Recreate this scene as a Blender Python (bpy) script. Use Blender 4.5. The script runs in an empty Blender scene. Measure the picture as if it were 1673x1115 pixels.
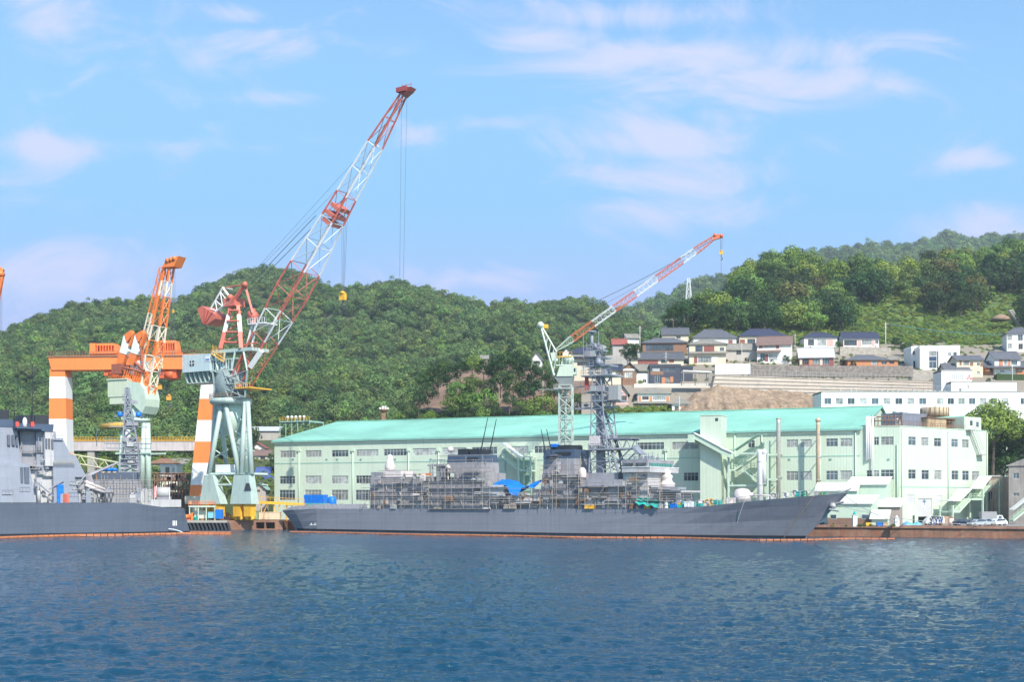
import bpy, math, random
from mathutils import Vector, Matrix, noise
R = math.radians
S = bpy.context.scene
COL = S.collection
# ---------------------------------------------------------------- camera
W0, H0 = 1673.0, 1115.0
LENS = 45.0
F = LENS / 36.0 * W0            # focal length in photo pixels
CX, HOR, HC = W0 / 2, 818.0, 7.8
cam = bpy.data.cameras.new('camera'); camo = bpy.data.objects.new('camera', cam)
COL.objects.link(camo); camo.location = (0, 0, HC); camo.rotation_euler = (R(90), 0, 0)
cam.lens = LENS; cam.sensor_width = 36; cam.shift_y = (HOR - H0 / 2) / W0
cam.clip_start = 0.5; cam.clip_end = 30000
S.camera = camo
# ---------------------------------------------------------------- world, sun, exposure
SUN_AZ = math.atan2(0.42, -0.86)      # direction towards the sun, in plan
SUN_EL = R(43)
SKY = 0.13
sdir = Vector((0.42, -0.86, 0)).normalized() * math.cos(SUN_EL) + Vector((0, 0, math.sin(SUN_EL)))
sl = bpy.data.lights.new('sun', 'SUN'); so = bpy.data.objects.new('sun', sl); COL.objects.link(so)
sl.energy = 4.2; sl.angle = R(0.5); sl.color = (1.0, 0.935, 0.83)
so.rotation_euler = sdir.to_track_quat('Z', 'Y').to_euler(); so.location = (100, -100, 300)
vs = S.view_settings; vs.view_transform = 'Standard'; vs.look = 'None'; vs.gamma = 1; vs.exposure = 0.69
w = bpy.data.worlds.new('World'); S.world = w; w.use_nodes = True
NT = w.node_tree; NT.nodes.clear()
def N(nt, t, **k):
    n = nt.nodes.new(t)
    for a, b in k.items(): setattr(n, a, b)
    return n
def lk(nt, a, b): nt.links.new(a, b)
def mth(nt, op, a, b=None, c=None, clamp=False):
    n = N(nt, 'ShaderNodeMath', operation=op, use_clamp=clamp)
    for i, v in enumerate((a, b, c)):
        if v is None: continue
        if isinstance(v, (int, float)): n.inputs[i].default_value = v
        else: lk(nt, v, n.inputs[i])
    return n.outputs[0]
def mixc(nt, f, a, b, bt='MIX'):
    n = N(nt, 'ShaderNodeMix', data_type='RGBA', blend_type=bt)
    for s, v in ((n.inputs[0], f), (n.inputs[6], a), (n.inputs[7], b)):
        if isinstance(v, (int, float)): s.default_value = v
        elif isinstance(v, tuple): s.default_value = (v[0], v[1], v[2], 1)
        else: lk(nt, v, s)
    return n.outputs[2]
def world():
    nt = NT
    sky = N(nt, 'ShaderNodeTexSky', sky_type='NISHITA', sun_disc=False)
    sky.sun_elevation = SUN_EL; sky.sun_rotation = math.atan2(sdir.x, sdir.y)
    sky.altitude = 0; sky.air_density = 1.0; sky.dust_density = 0.35; sky.ozone_density = 2.5
    tc = N(nt, 'ShaderNodeTexCoord'); sp = N(nt, 'ShaderNodeSeparateXYZ'); lk(nt, tc.outputs['Generated'], sp.inputs[0])
    x, y, z = sp.outputs
    ys = mth(nt, 'MAXIMUM', y, 0.02)
    a = mth(nt, 'DIVIDE', x, ys); b = mth(nt, 'DIVIDE', z, ys)
    # cumulus humilis / cirrus patches, given as bearings and elevations (tangents)
    cb = N(nt, 'ShaderNodeCombineXYZ'); lk(nt, mth(nt, 'MULTIPLY', a, 0.5), cb.inputs[0]); lk(nt, b, cb.inputs[1]); cb.inputs[2].default_value = 1.7
    ns = N(nt, 'ShaderNodeTexNoise'); ns.inputs['Scale'].default_value = 17; ns.inputs['Detail'].default_value = 10; ns.inputs['Roughness'].default_value = 0.62; ns.inputs['Distortion'].default_value = 1.1
    lk(nt, cb.outputs[0], ns.inputs['Vector'])
    ns2 = N(nt, 'ShaderNodeTexNoise'); ns2.inputs['Scale'].default_value = 6; ns2.inputs['Detail'].default_value = 5
    lk(nt, cb.outputs[0], ns2.inputs['Vector'])
    blobs = [(1040, 105, 260, 42, .95), (1110, 120, 120, 60, .8), (1290, 140, 230, 45, 1.0), (1330, 90, 110, 40, .8), (1080, 230, 170, 40, 1.0),
             (1090, 290, 170, 50, .75), (1120, 340, 200, 35, .6), (1480, 75, 120, 26, .7), (1610, 262, 80, 24, 1.0), (1620, 370, 150, 40, .9),
             (90, 20, 130, 90, .75), (80, 240, 110, 24, .7), (200, 240, 140, 20, .45), (320, 105, 150, 40, .45), (500, 75, 170, 28, .6), (440, 160, 90, 16, .6), (670, 214, 60, 24, .75),
             (120, 440, 260, 55, .85), (760, 455, 220, 34, .6), (330, 460, 160, 40, .5), (1040, 25, 170, 26, .7), (810, 200, 80, 16, .5), (400, 20, 60, 18, .6), (900, 70, 110, 30, .7), (1180, 200, 90, 40, .6)]
    tot = None
    for (px, py, sx, sy, k) in blobs:
        ca, cbv = (px - CX) / F, (HOR - py) / F
        dx = mth(nt, 'MULTIPLY', mth(nt, 'SUBTRACT', a, ca), F / sx); dy = mth(nt, 'MULTIPLY', mth(nt, 'SUBTRACT', b, cbv), F / sy)
        d2 = mth(nt, 'ADD', mth(nt, 'MULTIPLY', dx, dx), mth(nt, 'MULTIPLY', dy, dy))
        g = mth(nt, 'MULTIPLY', mth(nt, 'EXPONENT', mth(nt, 'MULTIPLY', d2, -1.0)), k)
        tot = g if tot is None else mth(nt, 'MAXIMUM', tot, g)
    # cover = smooth(noise + blob - threshold)
    n1 = mth(nt, 'ADD', mth(nt, 'MULTIPLY', ns.outputs[0], 0.75), mth(nt, 'MULTIPLY', ns2.outputs[0], 0.25))
    cov = mth(nt, 'SUBTRACT', mth(nt, 'ADD', n1, mth(nt, 'MULTIPLY', tot, 0.29)), 0.53)
    mr = N(nt, 'ShaderNodeMapRange', interpolation_type='SMOOTHSTEP'); lk(nt, cov, mr.inputs[0]); mr.inputs[1].default_value = 0; mr.inputs[2].default_value = 0.27; mr.inputs[4].default_value = 0.85
    mr3 = mth(nt, 'MULTIPLY', mr.outputs[0], mth(nt, 'GREATER_THAN', y, 0.02))
    # thin lavender veil low over the horizon
    veil = N(nt, 'ShaderNodeMapRange', interpolation_type='SMOOTHSTEP'); lk(nt, b, veil.inputs[0]); veil.inputs[1].default_value = 0.24; veil.inputs[2].default_value = 0.10; veil.inputs[4].default_value = 0.9
    tint = mixc(nt, 1.0, sky.outputs[0], SKYTINT, 'MULTIPLY')
    v1 = N(nt, 'ShaderNodeMapRange', interpolation_type='SMOOTHSTEP'); lk(nt, b, v1.inputs[0]); v1.inputs[1].default_value = 0.48; v1.inputs[2].default_value = 0.22; v1.inputs[4].default_value = 0.9
    v = mixc(nt, veil.outputs[0], mixc(nt, v1.outputs[0], tint, MIDC), VEILC)
    c = mixc(nt, mr3, v, CLOUDC)
    bg = N(nt, 'ShaderNodeBackground'); bg.inputs[1].default_value = SKY; lk(nt, c, bg.inputs[0])
    o = N(nt, 'ShaderNodeOutputWorld'); lk(nt, bg.outputs[0], o.inputs[0])
SKYTINT = (0.90, 1.08, 1.12); MIDC = (1.5, 3.15, 5.2); VEILC = (2.65, 2.95, 5.0); CLOUDC = (3.75, 3.9, 5.3)
world()
# ---------------------------------------------------------------- materials
MATS = {}
def mat(name, col, rough=0.6, var=0.12, sc=0.6, metal=0.0, streak=0.0, rust=0.0, spec=0.5, rustc=(0.22, 0.09, 0.04), bump=0.0, ribs=0.0, obr=0.0, coat=0.0, detail=6, fine=0.0, seam=None):
    if name in MATS: return MATS[name]
    m = bpy.data.materials.new(name); m.use_nodes = True; nt = m.node_tree; bs = nt.nodes['Principled BSDF']
    tc = N(nt, 'ShaderNodeTexCoord'); co = tc.outputs['Object']
    n1 = N(nt, 'ShaderNodeTexNoise'); n1.inputs['Scale'].default_value = sc; n1.inputs['Detail'].default_value = detail; n1.inputs['Roughness'].default_value = .65; lk(nt, co, n1.inputs['Vector'])
    lo = tuple(max(0, c * (1 - var)) for c in col); hi = tuple(min(1, c * (1 + var)) for c in col)
    mr = N(nt, 'ShaderNodeMapRange'); lk(nt, n1.outputs[0], mr.inputs[0]); mr.inputs[1].default_value = .3; mr.inputs[2].default_value = .7
    c = mixc(nt, mr.outputs[0], lo, hi)
    if streak or rust:
        mp = N(nt, 'ShaderNodeMapping'); mp.inputs['Scale'].default_value = (1.3, 1.3, 0.10); lk(nt, co, mp.inputs[0])
        n2 = N(nt, 'ShaderNodeTexNoise'); n2.inputs['Scale'].default_value = 1.0; n2.inputs['Detail'].default_value = 5; lk(nt, mp.outputs[0], n2.inputs['Vector'])
        if streak:
            r2 = N(nt, 'ShaderNodeMapRange'); lk(nt, n2.outputs[0], r2.inputs[0]); r2.inputs[1].default_value = .48; r2.inputs[2].default_value = .75; r2.inputs[4].default_value = streak
            c = mixc(nt, r2.outputs[0], c, tuple(x * .45 for x in col))
        if rust:
            n3 = N(nt, 'ShaderNodeTexNoise'); n3.inputs['Scale'].default_value = .9; n3.inputs['Detail'].default_value = 8; lk(nt, co, n3.inputs['Vector'])
            q = mth(nt, 'ADD', mth(nt, 'MULTIPLY', n2.outputs[0], .5), mth(nt, 'MULTIPLY', n3.outputs[0], .5))
            r3 = N(nt, 'ShaderNodeMapRange'); lk(nt, q, r3.inputs[0]); r3.inputs[1].default_value = .56 - rust * .1; r3.inputs[2].default_value = .66; r3.inputs[4].default_value = min(1, rust * 1.6)
            c = mixc(nt, r3.outputs[0], c, rustc)
    if seam:
        sx, sz, k = seam
        s2 = N(nt, 'ShaderNodeSeparateXYZ'); lk(nt, co, s2.inputs[0])
        f = None
        for o_, p_ in ((s2.outputs[0], sx), (s2.outputs[2], sz)):
            if not p_: continue
            fr_ = mth(nt, 'FRACT', mth(nt, 'DIVIDE', o_, p_)); g = mth(nt, 'LESS_THAN', fr_, 0.09 / p_ if p_ > .5 else .12)
            f = g if f is None else mth(nt, 'MAXIMUM', f, g)
        c = mixc(nt, mth(nt, 'MULTIPLY', f, k), c, tuple(x * .3 for x in col))
    if obr:
        oi = N(nt, 'ShaderNodeObjectInfo')
        hs = N(nt, 'ShaderNodeHueSaturation'); lk(nt, c, hs.inputs['Color'])
        lk(nt, mth(nt, 'ADD', mth(nt, 'MULTIPLY', oi.outputs['Random'], obr), 1 - obr / 2), hs.inputs['Value']); c = hs.outputs[0]
    lk(nt, c, bs.inputs['Base Color'])
    bs.inputs['Roughness'].default_value = rough; bs.inputs['Metallic'].default_value = metal
    bs.inputs['Specular IOR Level'].default_value = spec
    if coat: bs.inputs['Coat Weight'].default_value = coat
    if ribs or bump:
        h = None
        if ribs:
            s3 = N(nt, 'ShaderNodeSeparateXYZ'); lk(nt, co, s3.inputs[0])
            h = mth(nt, 'SINE', mth(nt, 'MULTIPLY', mth(nt, 'ADD', s3.outputs[0], s3.outputs[1]), 2 * math.pi / ribs))
        if bump:
            nb = N(nt, 'ShaderNodeTexNoise'); nb.inputs['Scale'].default_value = 2.2; nb.inputs['Detail'].default_value = 8; lk(nt, co, nb.inputs['Vector'])
            b1 = mth(nt, 'MULTIPLY', nb.outputs[0], 10 * bump); h = b1 if h is None else mth(nt, 'ADD', h, b1)
        bn = N(nt, 'ShaderNodeBump'); bn.inputs['Strength'].default_value = .5; bn.inputs["Distance"].default_value = .03; lk(nt, h, bn.inputs['Height']); lk(nt, bn.outputs[0], bs.inputs['Normal'])
    MATS[name] = m
    return m
# ---------------------------------------------------------------- plan frames: pixel rays met with a vertical plane in the place
class Fr:
    def __init__(s, X, Y, deg=0.0, z=0.0):
        s.O = Vector((X, Y)); s.a = R(deg); s.d = Vector((math.cos(s.a), math.sin(s.a))); s.n = Vector((-math.sin(s.a), math.cos(s.a))); s.z = z
    def l(s, px, py, v=0.0):
        rx = (px - CX) / F
        Y = (v + s.O.dot(s.n)) / (rx * s.n.x + s.n.y)
        p = Vector((rx * Y, Y))
        return Vector(((p - s.O).dot(s.d), v, HC - (py - HOR) * Y / F - s.z))
    def pxm(s, px, v=0.0):
        rx = (px - CX) / F
        return F / ((v + s.O.dot(s.n)) / (rx * s.n.x + s.n.y))
def P(px, py, Y): return Vector(((px - CX) / F * Y, Y, HC - (py - HOR) / F * Y))
def X_(px, Y): return (px - CX) / F * Y
# ---------------------------------------------------------------- mesh collecting
class MB:
    def __init__(s): s.v = []; s.f = []; s.m = []; s.sm = []
    def add(s, vs, fs, m=0, smooth=False):
        o = len(s.v); s.v += [tuple(q) for q in vs]
        for f in fs: s.f.append(tuple(i + o for i in f)); s.m.append(m); s.sm.append(smooth)
        return s
    def box(s, x0, x1, y0, y1, z0, z1, m=0):
        x0, x1 = min(x0, x1), max(x0, x1); y0, y1 = min(y0, y1), max(y0, y1); z0, z1 = min(z0, z1), max(z0, z1)
        return s.add([(x0, y0, z0), (x1, y0, z0), (x1, y1, z0), (x0, y1, z0), (x0, y0, z1), (x1, y0, z1), (x1, y1, z1), (x0, y1, z1)],
                     [(0, 3, 2, 1), (4, 5, 6, 7), (0, 1, 5, 4), (1, 2, 6, 5), (2, 3, 7, 6), (3, 0, 4, 7)], m)
    def hexa(s, b, t, m=0):           # 4 bottom points, 4 top points, counter-clockwise from above
        return s.add(list(b) + list(t), [(0, 3, 2, 1), (4, 5, 6, 7), (0, 1, 5, 4), (1, 2, 6, 5), (2, 3, 7, 6), (3, 0, 4, 7)], m)
    def prism(s, pts, vec, m=0):      # polygon swept by a vector
        n = len(pts); vec = Vector(vec); a = [Vector(p) for p in pts]; b = [p + vec for p in a]
        fs = [tuple(range(n - 1, -1, -1)), tuple(range(n, 2 * n))] + [(i, (i + 1) % n, n + (i + 1) % n, n + i) for i in range(n)]
        return s.add(a + b, fs, m)
    def tube(s, p, q, r, m=0, n=5, r2=None, caps=True):
        p, q = Vector(p), Vector(q); d = q - p
        if d.length < 1e-6: return s
        d.normalize(); u = d.orthogonal().normalized(); w_ = d.cross(u); r2 = r if r2 is None else r2
        vs = []
        for (c, rr) in ((p, r), (q, r2)):
            for i in range(n):
                a = 2 * math.pi * (i + .5) / n; vs.append(c + (u * math.cos(a) + w_ * math.sin(a)) * rr)
        fs = [(i, (i + 1) % n, n + (i + 1) % n, n + i) for i in range(n)]
        if caps: fs += [tuple(range(n - 1, -1, -1)), tuple(range(n, 2 * n))]
        return s.add(vs, fs, m, n > 6)
    def bar(s, p, q, t, m=0): return s.tube(p, q, t, m, 4)
    def path(s, pts, r, m=0, n=5):
        for a, b in zip(pts, pts[1:]): s.tube(a, b, r, m, n)
        return s
    def lathe(s, c, prof, n=16, m=0, axis='z'):
        c = Vector(c); vs = []
        for (r, h) in prof:
            for i in range(n):
                a = 2 * math.pi * i / n; x, y = r * math.cos(a), r * math.sin(a)
                vs.append(c + (Vector((x, y, h)) if axis == 'z' else Vector((h, x, y)) if axis == 'x' else Vector((x, h, y))))
        k = len(prof); fs = []
        for j in range(k - 1):
            for i in range(n): fs.append((j * n + i, j * n + (i + 1) % n, (j + 1) * n + (i + 1) % n, (j + 1) * n + i))
        fs.append(tuple(range(n - 1, -1, -1))); fs.append(tuple((k - 1) * n + i for i in range(n)))
        return s.add(vs, fs, m, True)
    def ball(s, c, r, m=0, n=12, sz=1.0):
        return s.lathe(c, [(max(.02 * r, r * math.sin(math.pi * j / 8)), -r * sz * math.cos(math.pi * j / 8)) for j in range(9)], n, m)
    def wall(s, u0, u1, z0, z1, holes, v=0.0, dep=0.25, m=0, flip=False):
        # a vertical sheet in the plane y=v with openings and their reveals
        us = sorted({u0, u1} | {h[0] for h in holes} | {h[1] for h in holes}); zs = sorted({z0, z1} | {h[2] for h in holes} | {h[3] for h in holes})
        us = [u for u in us if u0 <= u <= u1]; zs = [z for z in zs if z0 <= z <= z1]
        for a, b in zip(us, us[1:]):
            for c, d in zip(zs, zs[1:]):
                if b - a < 1e-5 or d - c < 1e-5: continue
                mu, mz = (a + b) / 2, (c + d) / 2
                if any(h[0] < mu < h[1] and h[2] < mz < h[3] for h in holes): continue
                s.add([(a, v, c), (b, v, c), (b, v, d), (a, v, d)], [(0, 1, 2, 3)], m)
        for (a, b, c, d) in holes:
            s.add([(a, v, c), (b, v, c), (b, v, d), (a, v, d), (a, v + dep, c), (b, v + dep, c), (b, v + dep, d), (a, v + dep, d)],
                  [(0, 4, 5, 1), (1, 5, 6, 2), (2, 6, 7, 3), (3, 7, 4, 0)], m)
        return s
    def build(s, name, mats, parent=None, label=None):
        me = bpy.data.meshes.new(name); me.from_pydata(s.v, [], s.f)
        for m in (mats if isinstance(mats, (list, tuple)) else [mats]): me.materials.append(m)
        me.polygons.foreach_set('material_index', s.m); me.polygons.foreach_set('use_smooth', s.sm); me.update()
        o = bpy.data.objects.new(name, me); COL.objects.link(o)
        if parent is not None: o.parent = parent
        if label: o['label'] = label
        return o
def tag(o, label, cat, group=None, kind=None):
    if label: o['label'] = label
    if cat: o['category'] = cat
    if group: o['group'] = group
    if kind: o['kind'] = kind
    return o
def thing(name, label, cat, fr=None, group=None, loc=None, rz=0.0):
    o = bpy.data.objects.new(name, None); COL.objects.link(o); o.empty_display_size = .5
    if fr is not None: o.location = (fr.O.x, fr.O.y, fr.z); o.rotation_euler = (0, 0, fr.a)
    else: o.location = loc; o.rotation_euler = (0, 0, rz)
    return tag(o, label, cat, group)
def copy_tree(o, parent=None):
    c = o.copy(); COL.objects.link(c); c.parent = parent
    for ch in list(o.children): copy_tree(ch, c)
    return c
def place(o, fr): o.location = (fr.O.x, fr.O.y, fr.z); o.rotation_euler = (0, 0, fr.a); return o
def rad(px, py): return px, py
# common paints
white = mat('white_paint', (.78, .78, .76), .5, .06, .4, streak=.12)
cream = mat('cream_paint', (.66, .70, .58), .5, .08, .5, streak=.25, rust=.10)
orange = mat('orange_paint', (.80, .20, .035), .45, .10, .25, streak=.15)
redp = mat('faded_red_paint', (.58, .15, .10), .5, .14, .4, streak=.2, rust=.15)
bluegrey = mat('pale_blue_grey_paint', (.42, .52, .47), .5, .08, .5, streak=.25, rust=.10)
paleg = mat('pale_green_steel', (.50, .62, .52), .5, .08, .5, streak=.2, rust=.08)
whitecr = mat('white_steel_paint', (.74, .74, .73), .5, .08, .5, rust=.12)
darkst = mat('dark_steel', (.05, .055, .065), .5, .2, 1)
cable_m = mat('wire_rope', (.06, .065, .08), .6, .1, 1)
yellowp = mat('yellow_paint', (.80, .42, .03), .5, .1, 1, rust=.2)
rustst = mat('rusty_steel', (.25, .14, .09), .8, .35, 1.2, rust=.3)
galv = mat('galvanised_steel', (.42, .42, .40), .5, .12, 1, metal=.2)
glass = mat('window_glass', (.05, .07, .09), .08, .8, .25, obr=.9)
glassg = mat('curtained_glass', (.30, .31, .30), .12, .6, .5, obr=.8)
alum = mat('aluminium_frame', (.55, .56, .55), .4, .08, 1)
bluetarp = mat('blue_tarpaulin', (.0, .16, .62), .45, .2, 1.2, bump=.4)
concrete = mat('grey_concrete', (.36, .34, .31), .85, .16, .25, streak=.4, bump=.1)
lightconc = mat('pale_concrete', (.55, .52, .46), .85, .10, .2, streak=.22, bump=.1)
# ================================================================ water
def water():
    m = bpy.data.materials.new('sea_water'); m.use_nodes = True; nt = m.node_tree; bs = nt.nodes['Principled BSDF']
    bs.inputs['Base Color'].default_value = WATERC + (1,); bs.inputs['Roughness'].default_value = .11; bs.inputs['IOR'].default_value = 1.333
    tc = N(nt, 'ShaderNodeTexCoord')
    h = None
    for (sx, sy, sc, det, amp, rot) in ((.55, 1.0, .16, 3, 1.0, 12), (.6, 1.0, .55, 4, .75, -18), (.5, 1.0, 1.5, 5, .55, 20), (.8, 1, 5.0, 3, .07, -5)):
        mp = N(nt, 'ShaderNodeMapping'); mp.inputs['Scale'].default_value = (sx, sy, 1); mp.inputs['Rotation'].default_value = (0, 0, R(rot)); lk(nt, tc.outputs['Object'], mp.inputs[0])
        ns = N(nt, 'ShaderNodeTexNoise'); ns.inputs['Scale'].default_value = sc; ns.inputs['Detail'].default_value = det; ns.inputs['Roughness'].default_value = .6; lk(nt, mp.outputs[0], ns.inputs['Vector'])
        q = mth(nt, 'MULTIPLY', ns.outputs[0], amp); h = q if h is None else mth(nt, 'ADD', h, q)
    # calmer and rougher patches drawn by the breeze
    ns = N(nt, 'ShaderNodeTexNoise'); ns.inputs['Scale'].default_value = .02; ns.inputs['Detail'].default_value = 4; mp = N(nt, 'ShaderNodeMapping'); mp.inputs['Scale'].default_value = (.35, 1, 1); lk(nt, tc.outputs['Object'], mp.inputs[0]); lk(nt, mp.outputs[0], ns.inputs['Vector'])
    mr = N(nt, 'ShaderNodeMapRange'); lk(nt, ns.outputs[0], mr.inputs[0]); mr.inputs[1].default_value = .35; mr.inputs[2].default_value = .65; mr.inputs[3].default_value = .55; mr.inputs[4].default_value = 1.0
    bn = N(nt, 'ShaderNodeBump'); bn.inputs['Distance'].default_value = .75; lk(nt, mr.outputs[0], bn.inputs['Strength']); lk(nt, h, bn.inputs['Height']); lk(nt, bn.outputs[0], bs.inputs['Normal'])
    import numpy as np
    # wind chop as real surface, fine where it is near; the open water round it is one flat sheet just below
    ny, nx = 560, 1250; rs = np.random.RandomState(3)
    Y = 1.0 / np.linspace(1 / 34.0, 1 / 420.0, ny); a = np.linspace(-.47, .47, nx)
    YY, AA = np.meshgrid(Y, a, indexing='ij'); XX = AA * YY; Z = np.zeros_like(XX)
    for i in range(110):
        lam = .45 * (4.2 / .45) ** rs.rand(); k = 2 * np.pi / lam; th = np.pi / 2 + rs.randn() * .62
        amp = .0042 * lam ** .52 * (.5 + rs.rand()); ph = rs.rand() * 6.28
        Z += amp * np.sin(k * (XX * np.cos(th) + YY * np.sin(th)) + ph + .9 * np.sin(XX / 17 + i) + .7 * np.sin(YY / 23 + 2 * i))
    gust = .62 + .38 * np.sin(XX / 31 + 1.3 * np.sin(YY / 47)) * np.sin(YY / 38 + 1.1 * np.sin(XX / 53 + 1)); Z *= .72 + .5 * gust
    Z = Z + .3 * np.abs(Z) ; n = nx * ny
    v = np.empty((n + 4, 3), np.float32); v[:n, 0] = XX.ravel(); v[:n, 1] = YY.ravel(); v[:n, 2] = Z.ravel()
    v[n:] = [(-9000, -400, -.6), (9000, -400, -.6), (9000, 12000, -.6), (-9000, 12000, -.6)]
    i0 = (np.arange(ny - 1)[:, None] * nx + np.arange(nx - 1)[None, :]).ravel(); q = np.stack([i0, i0 + 1, i0 + 1 + nx, i0 + nx], 1)
    q = np.vstack([q, [[n, n + 1, n + 2, n + 3]]]); me = bpy.data.meshes.new('water'); me.vertices.add(n + 4); me.vertices.foreach_set('co', v.ravel())
    me.loops.add(q.size); me.loops.foreach_set('vertex_index', q.ravel().astype(np.int32)); me.polygons.add(len(q)); me.polygons.foreach_set('loop_start', np.arange(0, q.size, 4, dtype=np.int32)); me.update(); me.validate()
    me.polygons.foreach_set('use_smooth', np.ones(len(me.polygons), bool)); me.materials.append(m)
    o = bpy.data.objects.new('water', me); COL.objects.link(o); o['kind'] = 'structure'
WATERC = (.005, .046, .088)
water()
# ================================================================ quay ground
GZ = 2.3
QR = Vector((103.7, 259.0)); QD = Vector((-167, 77)).normalized()
def quay(t): return QR + QD * t          # t metres to the left along the quay edge
asphalt = mat('quay_asphalt', (.22, .21, .20), .9, .2, .3, bump=.1)
qw = mat('rusty_quay_wall', (.26, .14, .09), .85, .35, .35, streak=.6, rust=.5, rustc=(.33, .11, .05), bump=.5)
def ground():
    pts = [quay(-140), quay(0), quay(171), Vector((-60.5, 345)), Vector((-220, 392)), Vector((-420, 430)), Vector((-420, 640)), Vector((560, 640)), Vector((560, 150))]
    mb = MB(); n = len(pts)
    mb.add([(p.x, p.y, GZ) for p in pts], [tuple(reversed(range(n)))])
    for i in range(n):
        if mb: pass
    me = mb.build('ground', asphalt)
    # normal up
    me.data.polygons[0].flip() if me.data.polygons[0].normal.z < 0 else None
    me['kind'] = 'structure'
    wb = MB()
    edge = [quay(-140), quay(0), quay(171), Vector((-60.5, 345)), Vector((-220, 392)), Vector((-420, 430))]
    for a, b in zip(edge, edge[1:]):
        d = (b - a).normalized(); nn = Vector((-d.y, d.x));  nn = nn if nn.y < 0 else -nn
        k = max(1, int((b - a).length / 6))
        for i in range(k):
            p = a + (b - a) * i / k; q = a + (b - a) * (i + 1) / k
            off = 0.05 * (i % 2)
            wb.add([(p.x + nn.x * off, p.y + nn.y * off, -3), (q.x + nn.x * off, q.y + nn.y * off, -3), (q.x + nn.x * off, q.y + nn.y * off, GZ + .02), (p.x + nn.x * off, p.y + nn.y * off, GZ + .02)], [(0, 1, 2, 3)])
            # coping stone, slightly proud and above the yard
            c = [p + nn * .35, q + nn * .35, q - nn * .8, p - nn * .8]
            wb.hexa([(v.x, v.y, GZ - .35) for v in c], [(v.x, v.y, GZ + .22 + .03 * (i % 2)) for v in c], 1)
    o = wb.build('quay_wall', [qw, mat('quay_coping', (.30, .17, .12), .9, .3, .5, rust=.4, rustc=(.36, .13, .06), bump=.3)])
    o['kind'] = 'structure'
ground()
# ================================================================ hills
def interp(t, x):
    if x <= t[0][0]: return t[0][1]
    for (a, b), (c, d) in zip(t, t[1:]):
        if x <= c: return b + (d - b) * (x - a) / (c - a)
    return t[-1][1]
class Hill:
    def __init__(s, prof, cap, amp, sc, seed): s.prof, s.cap, s.amp, s.sc, s.seed = prof, cap, amp, sc, seed
    def z(s, px, Y):
        X = X_(px, Y)
        n = noise.fractal(Vector((X / s.sc, Y / s.sc, s.seed)), .9, 2.1, 4)
        yp = interp(s.prof, Y) ; c = interp(s.cap, px)
        room = max(0.0, min(1.0, (yp - c) / 45.0))
        yp += n * s.amp * room * max(.08, min(1.0, (Y - s.prof[1][0]) / 130.0))
        if yp >= c: return HC - (yp - HOR) * Y / F
        # beyond the ridge: find where the cap was met
        lo, hi = s.prof[0][0], Y
        for _ in range(14):
            mid = (lo + hi) / 2
            if interp(s.prof, mid) > c: lo = mid
            else: hi = mid
        zc = HC - (c - HOR) * lo / F
        return zc - .22 * (Y - lo) + n * 1.0
    def over(s, px, Y): return interp(s.prof, Y) < interp(s.cap, px)
    def mesh(s, name, px0, px1, npx, Y0, Y1, nY, m):
        mb = MB(); vs = []
        for j in range(nY + 1):
            Y = Y0 + (Y1 - Y0) * max(0, j - 1) / (nY - 1)
            for i in range(npx + 1):
                px = px0 + (px1 - px0) * i / npx
                vs.append((X_(px, Y), Y, s.z(px, Y) if j else 1.5))
        fs = [(j * (npx + 1) + i, j * (npx + 1) + i + 1, (j + 1) * (npx + 1) + i + 1, (j + 1) * (npx + 1) + i) for j in range(nY) for i in range(npx)]
        mb.add(vs, fs, 0, True); o = mb.build(name, m); o['kind'] = 'structure'; return o
soil = mat('wooded_soil', (.055, .075, .025), .95, .4, .05)
grassm = mat('grass_slope', (.10, .155, .035), .95, .45, .12, bump=.5)
hA = Hill([(430, 800), (520, 732), (640, 660), (800, 575), (950, 500), (1100, 440), (1300, 400)],
          [(-80, 575), (0, 560), (60, 530), (130, 512), (200, 501), (255, 500), (290, 512), (330, 484), (380, 464), (430, 450), (480, 458), (520, 474), (560, 484), (600, 480), (650, 472), (700, 484), (750, 502), (800, 508), (870, 513), (930, 505), (975, 510), (1010, 530), (1060, 545), (1150, 570), (1250, 600)], 46, 110, 1.3)
hB = Hill([(1150, 640), (1300, 560), (1700, 470), (2100, 380)],
          [(930, 580), (1005, 528), (1050, 508), (1100, 494), (1150, 466), (1200, 456), (1260, 440), (1310, 430), (1370, 414), (1440, 414), (1500, 406), (1540, 393), (1590, 401), (1640, 394), (1720, 388)], 14, 190, 4.2)
hC = Hill([(398, 700), (425, 640), (450, 612), (475, 595), (505, 572), (540, 552), (580, 530), (640, 470), (700, 430), (760, 395)],
          [(960, 640), (990, 606), (1040, 585), (1080, 555), (1110, 532), (1150, 522), (1185, 520), (1200, 490), (1235, 450), (1290, 442), (1340, 458), (1390, 454), (1440, 460), (1490, 462), (1530, 447), (1590, 436), (1720, 420)], 4, 60, 7.7)
hD = Hill([(436, 700), (450, 672), (470, 632), (500, 598), (540, 560)],
          [(610, 702), (640, 695), (660, 672), (690, 640), (720, 612), (770, 598), (830, 592), (880, 600), (920, 612), (990, 622), (1060, 640), (1100, 690)], 3, 40, 9.1)
hA.mesh('hill', -120, 1260, 150, 430, 1350, 90, soil)
hB.mesh('far_hill', 900, 1760, 90, 1150, 2150, 50, soil)
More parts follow.
